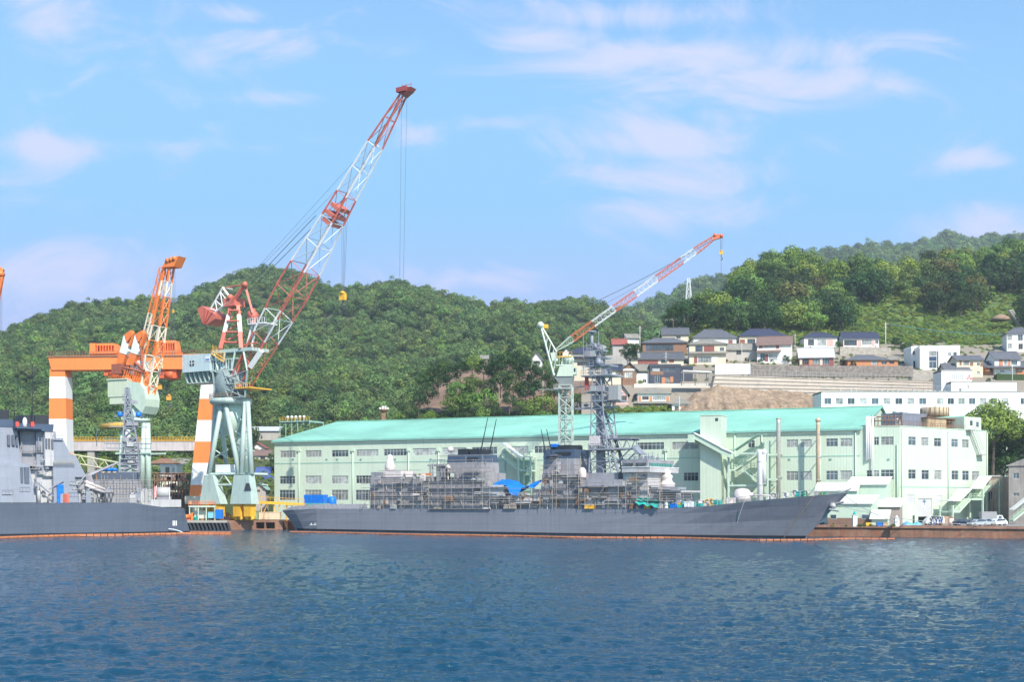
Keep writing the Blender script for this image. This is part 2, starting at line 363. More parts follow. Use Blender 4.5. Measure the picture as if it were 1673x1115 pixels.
def terrace_mat():
    # grass high up; trodden earth, paving and low weeds between the houses
    nt = grassm.node_tree; bs = nt.nodes['Principled BSDF']; g_ = bs.inputs['Base Color'].links[0].from_socket
    tc = N(nt, 'ShaderNodeTexCoord'); sp = N(nt, 'ShaderNodeSeparateXYZ'); lk(nt, tc.outputs['Object'], sp.inputs[0]); ns = N(nt, 'ShaderNodeTexNoise'); ns.inputs['Scale'].default_value = .22; ns.inputs['Detail'].default_value = 5; lk(nt, tc.outputs['Object'], ns.inputs['Vector'])
    q = mth(nt, 'ADD', sp.outputs[1], mth(nt, 'MULTIPLY', ns.outputs[0], 90)); mr = N(nt, 'ShaderNodeMapRange'); lk(nt, q, mr.inputs[0]); mr.inputs[1].default_value = 562; mr.inputs[2].default_value = 570
    lk(nt, mixc(nt, mr.outputs[0], (.27, .23, .18), g_), bs.inputs['Base Color'])
terrace_mat()
hC.mesh('hillside', 950, 1760, 120, 398, 820, 70, grassm)
hD.mesh('knoll', 605, 1105, 90, 436, 600, 40, mat('brown_rock_slope', (.20, .13, .09), .95, .4, .15, streak=.5, bump=.8))
# ================================================================ trees
def leafmat(name, col, hue=.06, spread=.45):
    m = bpy.data.materials.new(name); m.use_nodes = True; nt = m.node_tree; bs = nt.nodes['Principled BSDF']
    oi = N(nt, 'ShaderNodeObjectInfo'); tc = N(nt, 'ShaderNodeTexCoord')
    ns = N(nt, 'ShaderNodeTexNoise'); ns.inputs['Scale'].default_value = 2.3; ns.inputs['Detail'].default_value = 6; lk(nt, tc.outputs['Object'], ns.inputs['Vector'])
    mr = N(nt, 'ShaderNodeMapRange'); lk(nt, ns.outputs[0], mr.inputs[0]); mr.inputs[1].default_value = .3; mr.inputs[2].default_value = .7
    c = mixc(nt, mr.outputs[0], tuple(x * .6 for x in col), (min(1, col[0] * 1.32), col[1] * 1.28, col[2] * 1.2))
    hs = N(nt, 'ShaderNodeHueSaturation'); lk(nt, c, hs.inputs['Color'])
    r2 = mth(nt, 'FRACT', mth(nt, 'MULTIPLY', oi.outputs['Random'], 17.3))
    lk(nt, mth(nt, 'ADD', mth(nt, 'MULTIPLY', oi.outputs['Random'], spread * 2), 1 - spread), hs.inputs['Value'])
    lk(nt, mth(nt, 'ADD', mth(nt, 'MULTIPLY', r2, hue), .5 - hue * .62), hs.inputs['Hue'])
    lk(nt, hs.outputs[0], bs.inputs['Base Color']); bs.inputs['Roughness'].default_value = .6; bs.inputs['Specular IOR Level'].default_value = .25
    tr = N(nt, 'ShaderNodeBsdfTranslucent'); lk(nt, hs.outputs[0], tr.inputs[0]); mx = N(nt, 'ShaderNodeMixShader'); mx.inputs[0].default_value = .22
    lk(nt, bs.outputs[0], mx.inputs[1]); lk(nt, tr.outputs[0], mx.inputs[2]); lk(nt, mx.outputs[0], nt.nodes['Material Output'].inputs[0])
    return m
leafA = leafmat('hill_foliage', (.12, .20, .06), hue=.05, spread=.38)
leafM = leafmat('knoll_foliage', (.14, .235, .05))
leafD = leafmat('evergreen_foliage', (.046, .10, .028), spread=.35)
leafL = leafmat('bright_foliage', (.20, .29, .05), spread=.3)
leafO = leafmat('ochre_foliage', (.115, .13, .035), spread=.3)
bark = mat('tree_bark', (.12, .09, .065), .9, .3, 2)
def crown_mesh(name, seed, nl, per, leaf, m, flat=.72, lr=(.26, .44), spires=False):
    rn = random.Random(seed); mb = MB(); vs = []; fs = []
    def leafq(c, nrm, s):
        nrm = (nrm + Vector((rn.gauss(0, .22), rn.gauss(0, .22), rn.gauss(0, .22)))).normalized()
        u = nrm.orthogonal().normalized(); a = rn.random() * 6.28; w_ = nrm.cross(u)
        e = u * math.cos(a) + w_ * math.sin(a); g = nrm.cross(e); o = len(vs)
        vs.extend([c - e * s * .95, c - g * s * .5, c + e * s * 1.0, c + g * s * .55]); fs.append((o, o + 1, o + 2, o + 3))
    for k in range(nl):
        if k == 0: c = Vector((0, 0, .1)); r = .62
        else:
            th = rn.random() * 6.28; ph = math.asin(rn.uniform(-.65, 1)) ; q = rn.uniform(.50, .78)
            c = Vector((math.cos(th) * math.cos(ph) * q, math.sin(th) * math.cos(ph) * q, math.sin(ph) * q * flat)); r = rn.uniform(*lr)
            if spires: c.z += rn.random() * .4; r *= .7
        for i in range(int(per * (r / .35) ** 2)):
            d = Vector((rn.gauss(0, 1), rn.gauss(0, 1), rn.gauss(0, 1) + .25)).normalized()
            rr = r * rn.uniform(.72, 1.06); pt = c + Vector((d.x * rr, d.y * rr, d.z * rr * .8))
            if pt.z < -.85: continue
            leafq(pt, d, leaf * rn.uniform(.6, 1.3))
    mb.v = [tuple(v) for v in vs]; mb.f = fs; mb.m = [0] * len(fs); mb.sm = [False] * len(fs)
    me = bpy.data.meshes.new(name); me.from_pydata(mb.v, [], mb.f); me.materials.append(m); me.update(); return me
tpl = bpy.data.collections.new('templates')
def add_tpl(coll, me):
    o = bpy.data.objects.new(me.name, me); coll.objects.link(o); return o
far_t = bpy.data.collections.new('far_crowns'); shr_t = bpy.data.collections.new('shrub_crowns')
for i in range(5): add_tpl(far_t, crown_mesh('far_crown', 10 + i, 15, 80, .078, leafA, .8))
add_tpl(far_t, crown_mesh('far_crown', 30, 15, 80, .078, leafD, .8)); add_tpl(far_t, crown_mesh('far_crown', 31, 14, 80, .078, leafM, .8, spires=True))
for i in range(3): add_tpl(shr_t, crown_mesh('shrub_crown', 40 + i, 9, 34, .13, leafL if i < 2 else leafA, .7))
def scatter(name, pts, coll, label, cat):
    """pts: (x, y, z, r); one object whose points carry the crowns of a wood nobody could count"""
    me = bpy.data.meshes.new(name); me.from_pydata([p[:3] for p in pts], [], [])
    at = me.attributes.new('r', 'FLOAT', 'POINT'); at.data.foreach_set('value', [p[3] for p in pts])
    o = bpy.data.objects.new(name, me); COL.objects.link(o); tag(o, label, cat, kind='stuff')
    ng = bpy.data.node_groups.new(name, 'GeometryNodeTree')
    ng.interface.new_socket('Geometry', in_out='INPUT', socket_type='NodeSocketGeometry'); ng.interface.new_socket('Geometry', in_out='OUTPUT', socket_type='NodeSocketGeometry')
    gi = N(ng, 'NodeGroupInput'); go = N(ng, 'NodeGroupOutput'); ip = N(ng, 'GeometryNodeInstanceOnPoints'); ci = N(ng, 'GeometryNodeCollectionInfo')
    ci.inputs[0].default_value = coll; ci.inputs['Separate Children'].default_value = True; ci.inputs['Reset Children'].default_value = True
    rv = N(ng, 'FunctionNodeRandomValue', data_type='FLOAT_VECTOR'); rv.inputs[0].default_value = (-.12, -.12, 0); rv.inputs[1].default_value = (.12, .12, 6.28)
    na = N(ng, 'GeometryNodeInputNamedAttribute', data_type='FLOAT'); na.inputs[0].default_value = 'r'
    lk(ng, gi.outputs[0], ip.inputs['Points']); lk(ng, ci.outputs[0], ip.inputs['Instance']); ip.inputs['Pick Instance'].default_value = True
    lk(ng, rv.outputs[0], ip.inputs['Rotation']); lk(ng, na.outputs[0], ip.inputs['Scale']); lk(ng, ip.outputs[0], go.inputs[0])
    md = o.modifiers.new('scatter', 'NODES'); md.node_group = ng
    return o
rnd = random.Random(5)
def wood_pts(h, n, px0, px1, Y0, Y1, r0, r1, keep=None, lift=.55):
    out = []
    while len(out) < n:
        Y = math.sqrt(rnd.uniform(Y0 * Y0, Y1 * Y1)); px = rnd.uniform(px0, px1)
        if h.over(px, Y - 45): 
            n -= 1; continue
        if keep and not keep(px, Y): 
            n -= 1; continue
        r = rnd.uniform(r0, r1) * (1 if rnd.random() < .8 else 1.25)
        out.append((X_(px, Y), Y, h.z(px, Y) + r * lift, r))
    return out
scatter('hill_forest', wood_pts(hA, 12000, -110, 1240, 445, 1240, 4.0, 7.4, lambda px, Y: Y > (548 if 400 < px < 470 else 492) or not 95 < px < 470), far_t, 'dense green mixed forest covering the long hill behind the shipyard', 'forest')
scatter('far_forest', wood_pts(hB, 4200, 905, 1750, 1250, 2130, 8.5, 14, lift=.45), far_t, 'hazy pale green forest on the farther ridge beyond the houses', 'forest')
def yof(py):   # depth on the hillside at which the ground stands at height py of the photo
    t = hC.prof
    for (a, b), (c, d) in zip(t, t[1:]):
        if d <= py <= b: return a + (c - a) * (b - py) / (b - d)
    return t[0][0] if py > t[0][1] else t[-1][0]
# ================================================================ green shipyard hall
mint = mat('mint_cladding', (.53, .615, .49), .6, .05, .12, streak=.12, ribs=.35, seam=(5.4, 0, .25))
mintp = mat('mint_trim', (.50, .62, .49), .55, .05, .4, streak=.12)
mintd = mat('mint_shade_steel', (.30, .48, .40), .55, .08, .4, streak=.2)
roofm = mat('turquoise_roof', (.25, .55, .42), .55, .22, .05, detail=5, ribs=.8, seam=(6.0, 0, .35), streak=.12, rust=.03)
gutter = mat('roof_gutter', (.20, .36, .33), .5, .1, .5)
whroof = mat('white_metal_roof', (.76, .76, .73), .45, .06, .3, ribs=.5, rust=.06)
roller = mat('roller_shutter', (.50, .49, .50), .5, .06, .4)
mull = mat('window_mullion', (.50, .53, .50), .5, .1, 1)
HF = Fr(-68.7, 370.0, -23.7)
def make_window(root, u0, u1, z0, z1, nx=4, ny=2, v=0.0, fm=None, gm=None, dep=.25, t=.05, name='window', lab=None):
    fm = fm or mull; gm = gm or glass; fb = MB(); a, b = v + dep * .35, v + dep * .35 + .07
    fb.box(u0, u1, a, b, z0, z0 + t, 0); fb.box(u0, u1, a, b, z1 - t, z1, 0)
    fb.box(u0, u0 + t, a + .003, b - .003, z0 + t, z1 - t); fb.box(u1 - t, u1, a + .003, b - .003, z0 + t, z1 - t)
    for i in range(1, nx):
        x = u0 + (u1 - u0) * i / nx; fb.box(x - t / 2, x + t / 2, a + .006, b - .006, z0 + t, z1 - t)
    for j in range(1, ny):
        zz = z0 + (z1 - z0) * (.68 if ny == 2 else j / ny); fb.box(u0 + t, u1 - t, a + .009, b - .009, zz - t / 2, zz + t / 2)
    w_ = fb.build(name, fm, root, lab)
    pb = MB(); pb.box(u0 + .01, u1 - .01, b + .01, b + .05, z0 + .01, z1 - .01); pb.build('pane', gm, w_)
    return w_
def px_rect(fr, x0, x1, y0, y1, v=0.0):
    """opening between two photo columns; its sill and head stay level (taken at the middle)"""
    a = fr.l(x0, (y0 + y1) / 2, v); b = fr.l(x1, (y0 + y1) / 2, v); c = (x0 + x1) / 2
    return (a.x, b.x, fr.l(c, y1, v).z, fr.l(c, y0, v).z)
def hall():
    root = thing('shipyard_hall', 'very long pale mint green shipyard hall with turquoise gable roof', 'industrial hall', HF)
    L1 = HF.l(1405, 700).x; TOP0 = HF.l(448, 722).z; TOP1 = HF.l(1405, 700).z; ze = (TOP0 + TOP1) / 2; W = 35.0
    zr = (HF.l(1443, 665, W).z + HF.l(545, 692, W).z) / 2
    up = []
    for (a, b, c, d) in [(457.5, 482.7, 737, 748), (499, 525, 736.5, 747.5), (542, 569, 736, 747), (582, 618, 735, 746), (627, 664, 734, 745.3), (674, 712, 733, 744.5), (722, 762, 732, 743.8), (771, 812, 731, 743), (833, 863, 729.5, 741.5), (873, 905, 729, 741), (912, 950, 728, 740), (960, 1000, 727, 739), (1038.5, 1085, 723.5, 735.5), (1098, 1141, 722.5, 734.7), (1222, 1233, 720, 732), (1285, 1304, 718.8, 731.5), (1307.5, 1326, 718.5, 731.3), (1349.6, 1368.7, 717, 730.3), (1372.5, 1392, 716.5, 730)]:
        up.append((a, b, c, d))
    lo = [(457, 482, 778.5, 791.5), (498.5, 525, 778, 791.3), (542, 568.8, 778, 791), (581.5, 618, 777.5, 790.5), (1075, 1090, 774, 788), (1117, 1141, 772.5, 786.5), (1285, 1304, 770.5, 785.6), (1307.5, 1326, 770.5, 785.4), (1349.6, 1368.7, 769.8, 785), (1372.5, 1392, 769.5, 784.8)]
    lo2 = [(456.6, 482, 801, 818), (498, 525, 801, 818), (541.6, 568.6, 801, 818), (581, 617, 801, 818)]
    H = []; allw = up + lo + lo2
    for r in allw: H.append(px_rect(HF, *r))
    mb = MB(); mb.wall(0, L1, GZ, ze, H, 0, .3); mb.build('facade', mint, root)
    mb = MB()
    # far gable walls and back wall
    for x, t in ((0.0, .3), (L1 - .3, .3)):
        mb.prism([(x, .01, GZ), (x, 2 * W, GZ), (x, 2 * W, ze), (x, W, zr - .35), (x, .01, ze)], (t, 0, 0))
    mb.box(0.31, L1 - .31, 2 * W - .3, 2 * W, GZ, ze - .1); mb.build('gable_wall', mint, root)
    mb = MB(); ov = .5
    def slab(y0, z0, y1, z1, x0, x1, t=.25):
        mb.hexa([(x0, y0, z0), (x1, y0, z0), (x1, y1, z1), (x0, y1, z1)], [(x0, y0, z0 + t), (x1, y0, z0 + t), (x1, y1, z1 + t), (x0, y1, z1 + t)])
    sl_ = (zr - ze) / W
    slab(-ov, ze - ov * sl_ + .02, W, zr + .02, -.6, L1 + .6); slab(W, zr + .02, 2 * W + ov, ze - ov * sl_ + .02, -.6, L1 + .6)
    rf = mb.build('roof', roofm, root)
    # ridge cap, eave gutter
    g = MB(); g.box(-.6, L1 + .6, W - .5, W + .5, zr + .27, zr + .42); g.build('ridge_cap', roofm, rf)
    g = MB(); g.box(-.6, L1 + .6, -ov - .25, -ov - .02, ze - .5, ze - .1); g.build('gutter', gutter, rf)
    # horizontal flashing line and downpipes
    zf = HF.l(520, 757).z
    g = MB(); g.box(0, L1, -.08, -.003, zf - .12, zf + .12); g.build('flashing_strip', mintd, root)
    for px in (489, 577, 668, 717, 766, 825, 868, 955, 1088, 1201, 1245, 1340, 1398):
        u = HF.l(px, 750).x; g = MB(); zt = HF.l(px, 738).z if px < 1100 else ze - .6
        g.tube((u, -.22, GZ), (u, -.22, zt), .16, 0, 8); g.box(u - .45, u + .45, -.5, -.02, zt, zt + .7); g.build('downpipe', mintp, root)
    for k, h in enumerate(H):
        nx = max(2, round((h[1] - h[0]) / 1.05)); make_window(root, *h, nx=nx, ny=2, dep=.3, gm=glassg if (k * 7 % 5) < 3 else glass, t=.09)
    # small vents under the upper windows
    for px in (479, 534, 551, 590, 646, 704, 1290, 1357, 1452):
        p = HF.l(px, 751); g = MB(); g.box(p.x - .25, p.x + .25, -.2, -.003, p.z - .15, p.z + .2); g.build('wall_vent', gutter, root)
    # second parallel gable roof behind (its green end shows over the annex)
    r2 = thing('rear_hall', 'second turquoise gable roofed hall standing behind the roof tanks of the annex', 'industrial hall', Fr(*((HF.O + HF.d * (L1 - 60) + HF.n * 74)[:]), -23.7))
    mb = MB(); l2 = 88.0; w2 = 16.0
    e2 = 25.5; rz2 = 32.6
    mb.prism([(0, 0, GZ), (0, 2 * w2, GZ), (0, 2 * w2, e2), (0, w2, rz2), (0, 0, e2)], (l2, 0, 0)); mb.build('wall', mint, r2)
    mb = MB(); s2 = (rz2 - e2) / w2
    for sg in (0, 1):
        a, b = (-.5, w2) if sg == 0 else (w2, 2 * w2 + .5); za, zb = (e2 - .5 * s2, rz2) if sg == 0 else (rz2, e2 - .5 * s2)
        mb.hexa([(-.5, a, za + .02), (l2 + .5, a, za + .02), (l2 + .5, b, zb + .02), (-.5, b, zb + .02)], [(-.5, a, za + .3), (l2 + .5, a, za + .3), (l2 + .5, b, zb + .3), (-.5, b, zb + .3)])
    mb.build('roof', roofm, r2)
    # work platform with yellow rail on the far end of the roof
    pl = thing('roof_platform', 'green platform with yellow rail and white lamps on the far turquoise roof end', 'platform', HF)
    a = HF.l(477, 691, W * .82); b = HF.l(525, 691, W * .82)
    g = MB(); zt = a.z; g.box(a.x, b.x, W * .62, W * .86, zt - .3, zt); g.build('deck', mintd, pl)
    g = MB()
    for i in range(6):
        x = a.x + (b.x - a.x) * i / 5
        for y in (W * .63, W * .85): g.bar((x, y, ze + 2), (x, y, zt - .3), .12)
    for x in (a.x, b.x): g.bar((x, W * .63, zt - .5), (x, W * .85, zt - .5), .1)
    for i in range(5):
        x = a.x + (b.x - a.x) * i / 5; x2 = a.x + (b.x - a.x) * (i + 1) / 5; g.bar((x, W * .63, zt - 3), (x2, W * .63, zt - .4), .08)
    g.build('support_frame', mintd, pl)
    g = MB()
    for i in range(11):
        x = a.x + (b.x - a.x) * (i) / 10; g.bar((x, W * .63, zt), (x, W * .63, zt + 1.2), .05)
    for zz in (.6, 1.2): g.bar((a.x, W * .63, zt + zz), (b.x, W * .63, zt + zz), .05)
    g.build('guard_rail', yellowp, pl)
    for i in range(5):
        x = a.x + 1.2 + i * 1.5; g = MB(); g.tube((x, W * .7, zt), (x, W * .7, zt + 1.1), .06); g.ball((x, W * .7, zt + 1.4), .45, 0, 8); g.build('lamp', white, pl)
    return L1, ze, zr
L1, ZE, ZR = hall()
def stair_tower():
    p = HF.l(1144, 700, -6); q = HF.l(1177.6, 700, -6); zt = HF.l(1160, 679.5, -6).z
    root = thing('lift_tower', 'tall windowless mint green tower box standing against the front of the long hall', 'tower', Fr(*((HF.O)[:]), -23.7))
    g = MB(); g.box(p.x, q.x, -6, -.02, GZ, zt); g.build('tower_wall', mint, root)
    g = MB(); g.box(p.x - .12, q.x + .12, -6.12, .05, zt, zt + .18); g.build('roof_edge', mintp, root)
    g = MB(); c = HF.l(1171, 686, -6); g.box(c.x - .35, c.x + .35, -6.06, -6.003, c.z - .35, c.z + .35); g.build('vent', darkst, root)
    g = MB(); g.bar((q.x - 2, -3, zt), (q.x - 2, -3, zt + 7), .06); g.build('aerial', galv, root)
    # canopied inclined conveyor gallery running down across the tower
    s = thing('sloping_gallery', 'pale green sloping covered gallery crossing the face of the lift tower', 'gallery', Fr(*((HF.O)[:]), -23.7))
    a = HF.l(1137, 709, -6.5); b = HF.l(1181, 733, -6.5); e = HF.l(1198, 741, -6.5)
    g = MB()
    for (m, n) in ((a, b), (b, e)):
        g.hexa([(m.x, -8.2, m.z - 1.4), (n.x, -8.2, n.z - 1.4), (n.x, -6.2, n.z - 1.4), (m.x, -6.2, m.z - 1.4)], [(m.x, -8.2, m.z), (n.x, -8.2, n.z), (n.x, -6.2, n.z), (m.x, -6.2, m.z)])
    g.build('gallery_wall', mintp, s)
    g = MB()
    for (m, n) in ((a, b), (b, e)): g.hexa([(m.x - .1, -8.5, m.z + .02), (n.x + .1, -8.5, n.z + .02), (n.x + .1, -6.15, n.z + .02), (m.x - .1, -6.15, m.z + .02)], [(m.x - .1, -8.5, m.z + .2), (n.x + .1, -8.5, n.z + .2), (n.x + .1, -6.15, n.z + .2), (m.x - .1, -6.15, m.z + .2)])
    g.build('roof', whroof, s)
    g = MB(); g.box(a.x - 1.5, a.x + .1, -8.4, -.02, a.z - 2.2, a.z - .3); g.build('landing_box', mintp, s)
stair_tower()
def zigzag(name, label, pts, v, wdt, fr, roof_from=0, roofm_=None, cover=2.4, rails=True, posts=(), cat='staircase', roofs=True):
    """covered outside stair: pts = (px, py) of its landings' floor line in the plane v; flights join them"""
    root = thing(name, label, cat, Fr(*fr.O[:], math.degrees(fr.a)))
    L = [fr.l(px, py, v) for px, py in pts]
    for i, (a, b) in enumerate(zip(L, L[1:])):
        off = (.0 if i % 2 == 0 else .14)
        g = MB(); g.hexa([(a.x, v + off, a.z - .45), (b.x, v + off, b.z - .45), (b.x, v + wdt + off, b.z - .45), (a.x, v + wdt + off, a.z - .45)], [(a.x, v + off, a.z), (b.x, v + off, b.z), (b.x, v + wdt + off, b.z), (a.x, v + wdt + off, a.z)]) if a.x < b.x else g.hexa([(b.x, v + off, b.z - .45), (a.x, v + off, a.z - .45), (a.x, v + wdt + off, a.z - .45), (b.x, v + wdt + off, b.z - .45)], [(b.x, v + off, b.z), (a.x, v + off, a.z), (a.x, v + wdt + off, a.z), (b.x, v + wdt + off, b.z)])
        fl = g.build('flight' if abs(a.z - b.z) > .8 else 'landing', mintp, root)
        g = MB(); k = max(2, int((b - a).length / 1.1))
        for j in range(k + 1):
            c = a + (b - a) * j / k
            for y in (v + .05 + off, v + wdt - .05 + off): g.bar((c.x, y, c.z), (c.x, y, c.z + 1.1), .045)
        for zz in (.55, 1.1):
            for y in (v + .05 + off, v + wdt - .05 + off): g.bar((a.x, y, a.z + zz), (b.x, y, b.z + zz), .05)
        g.build('railing', mintp, fl)
        if roofs and (roof_from is not None) and i >= roof_from:
            g = MB(); lo_, hi_ = (a, b) if a.x < b.x else (b, a)
            g.hexa([(lo_.x - .1, v - .3 + off, lo_.z + cover), (hi_.x + .1, v - .3 + off, hi_.z + cover), (hi_.x + .1, v + wdt + .3 + off, hi_.z + cover), (lo_.x - .1, v + wdt + .3 + off, lo_.z + cover)],
                   [(lo_.x - .1, v - .3 + off, lo_.z + cover + .15), (hi_.x + .1, v - .3 + off, hi_.z + cover + .15), (hi_.x + .1, v + wdt + .3 + off, hi_.z + cover + .15), (lo_.x - .1, v + wdt + .3 + off, lo_.z + cover + .15)])
            g.build('canopy', roofm_ or whroof, fl)
    for (px, py0) in posts:
        t = fr.l(px, py0, v); g = MB(); g.box(t.x - .2, t.x + .2, v - .25, v + .12, GZ, t.z); g.box(t.x - .2, t.x + .2, v + wdt + .2, v + wdt + .5, GZ, t.z); g.build('post', mintp, root)
    return root
zigzag('outside_staircase', 'covered white roofed outside staircase on the middle of the hall front, above the blue tarpaulin', [(820, 745), (847, 768), (867, 768)], -4.5, 3.2, HF, posts=((847, 748), (867, 748)), cover=3.3)
_p, _q = HF.l(846, 750, -.2), HF.l(867, 803, -.2); _g = MB(); _g.box(_p.x, _q.x, -.25, -.02, _q.z, _p.z); _o = thing('stair_shade_panel', 'dark green panel painting the shade under the white roofed stair above the tarpaulin', 'shade panel', HF); _g.build('panel', mintd, _o)  # added dark sheet on the facade, paints the shade under the stair canopy
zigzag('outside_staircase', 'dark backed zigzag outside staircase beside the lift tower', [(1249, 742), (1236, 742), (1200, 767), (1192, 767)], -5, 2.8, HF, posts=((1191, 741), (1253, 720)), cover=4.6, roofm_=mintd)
zigzag('lower_staircase', 'lower zigzag flights under the staircase beside the lift tower', [(1212, 768), (1243, 792), (1268, 792)], -5.1, 2.8, HF, roofs=False, cat='staircase')
def frame_by_tower():
    root = thing('steel_frame', 'pale green open steel frame in front of the staircase beside the lift tower', 'steel frame', Fr(*HF.O[:], -23.7))
    v = -6.6; g = MB()
    a, b = HF.l(1190, 742, v), HF.l(1238, 742, v); c, d = HF.l(1190, 794, v), HF.l(1238, 794, v)
    g.box(a.x, b.x, v, v + .35, a.z - .2, a.z + .2); g.box(c.x, d.x, v + .01, v + .34, c.z - .2, c.z + .2)
    for x in (a.x, HF.l(1254, 742, v).x): g.box(x - .2, x + .2, v - .02, v + .38, GZ, a.z + (.2 if x == a.x else 3.2))
    g.build('beam', paleg, root)
    e = HF.l(1268, 742, v); g = MB(); g.box(b.x, e.x, v + .4, v + 3, e.z - .4, e.z); g.box(b.x, e.x, v + .4, v + 3, e.z - 6.3, e.z - 5.9); g.build('deck', mintp, root)
frame_by_tower()
def stacks():
    for (px, y0, y1, r, m, lab, v) in ((1271.8, 685, 838, .52, 'steel', 'tall bare steel chimney pipe with rust marks between the stairs and the hall windows', -4.5), (1336.5, 689, 838, .47, 'rust', 'tall rusty capped chimney pipe between two pairs of hall windows', -4.0), (1242, 735, 838, .72, 'w', 'short thick white ventilation pipe in front of the zigzag stairs', -9)):
        p = HF.l(px, y0, v); r_ = thing('chimney_pipe', lab, 'chimney', Fr(*(HF.O + HF.d * p.x + HF.n * v)[:], -23.7))
        mm = {'steel': mat('bare_steel_pipe', (.50, .47, .42), .42, .1, .8, metal=.3, rust=.2), 'rust': mat('rusted_pipe', (.52, .40, .27), .6, .15, .6, rust=.25), 'w': whitecr}[m]
        g = MB(); g.lathe((0, 0, 0), [(r, GZ), (r, p.z - 1), (r, p.z)], 16); g.build('shaft', mm, r_)
        g = MB()
        if m == 'rust': g.lathe((0, 0, p.z), [(r * 1.35, 0), (r * 1.35, .45), (r * .5, .9)], 16)
        elif m == 'w': g.ball((.9, 0, p.z - .6), r * 1.0, 0, 12); g.tube((.9, 0, p.z - .6), (.9, 0, p.z - 8), .5, 0, 10)
        else: g.lathe((0, 0, p.z), [(r * 1.1, 0), (r * 1.1, .2)], 16)
        g.build('cap', mm, r_)
        for k in range(4):
            zz = p.z - 3 - k * 5.5; g = MB(); g.lathe((0, 0, zz), [(r * 1.12, 0), (r * 1.12, .18)], 16); g.box(-.08, .08, r, -v if v > -8 else r + .2, zz, zz + .15); g.build('clamp', galv, r_)
stacks()
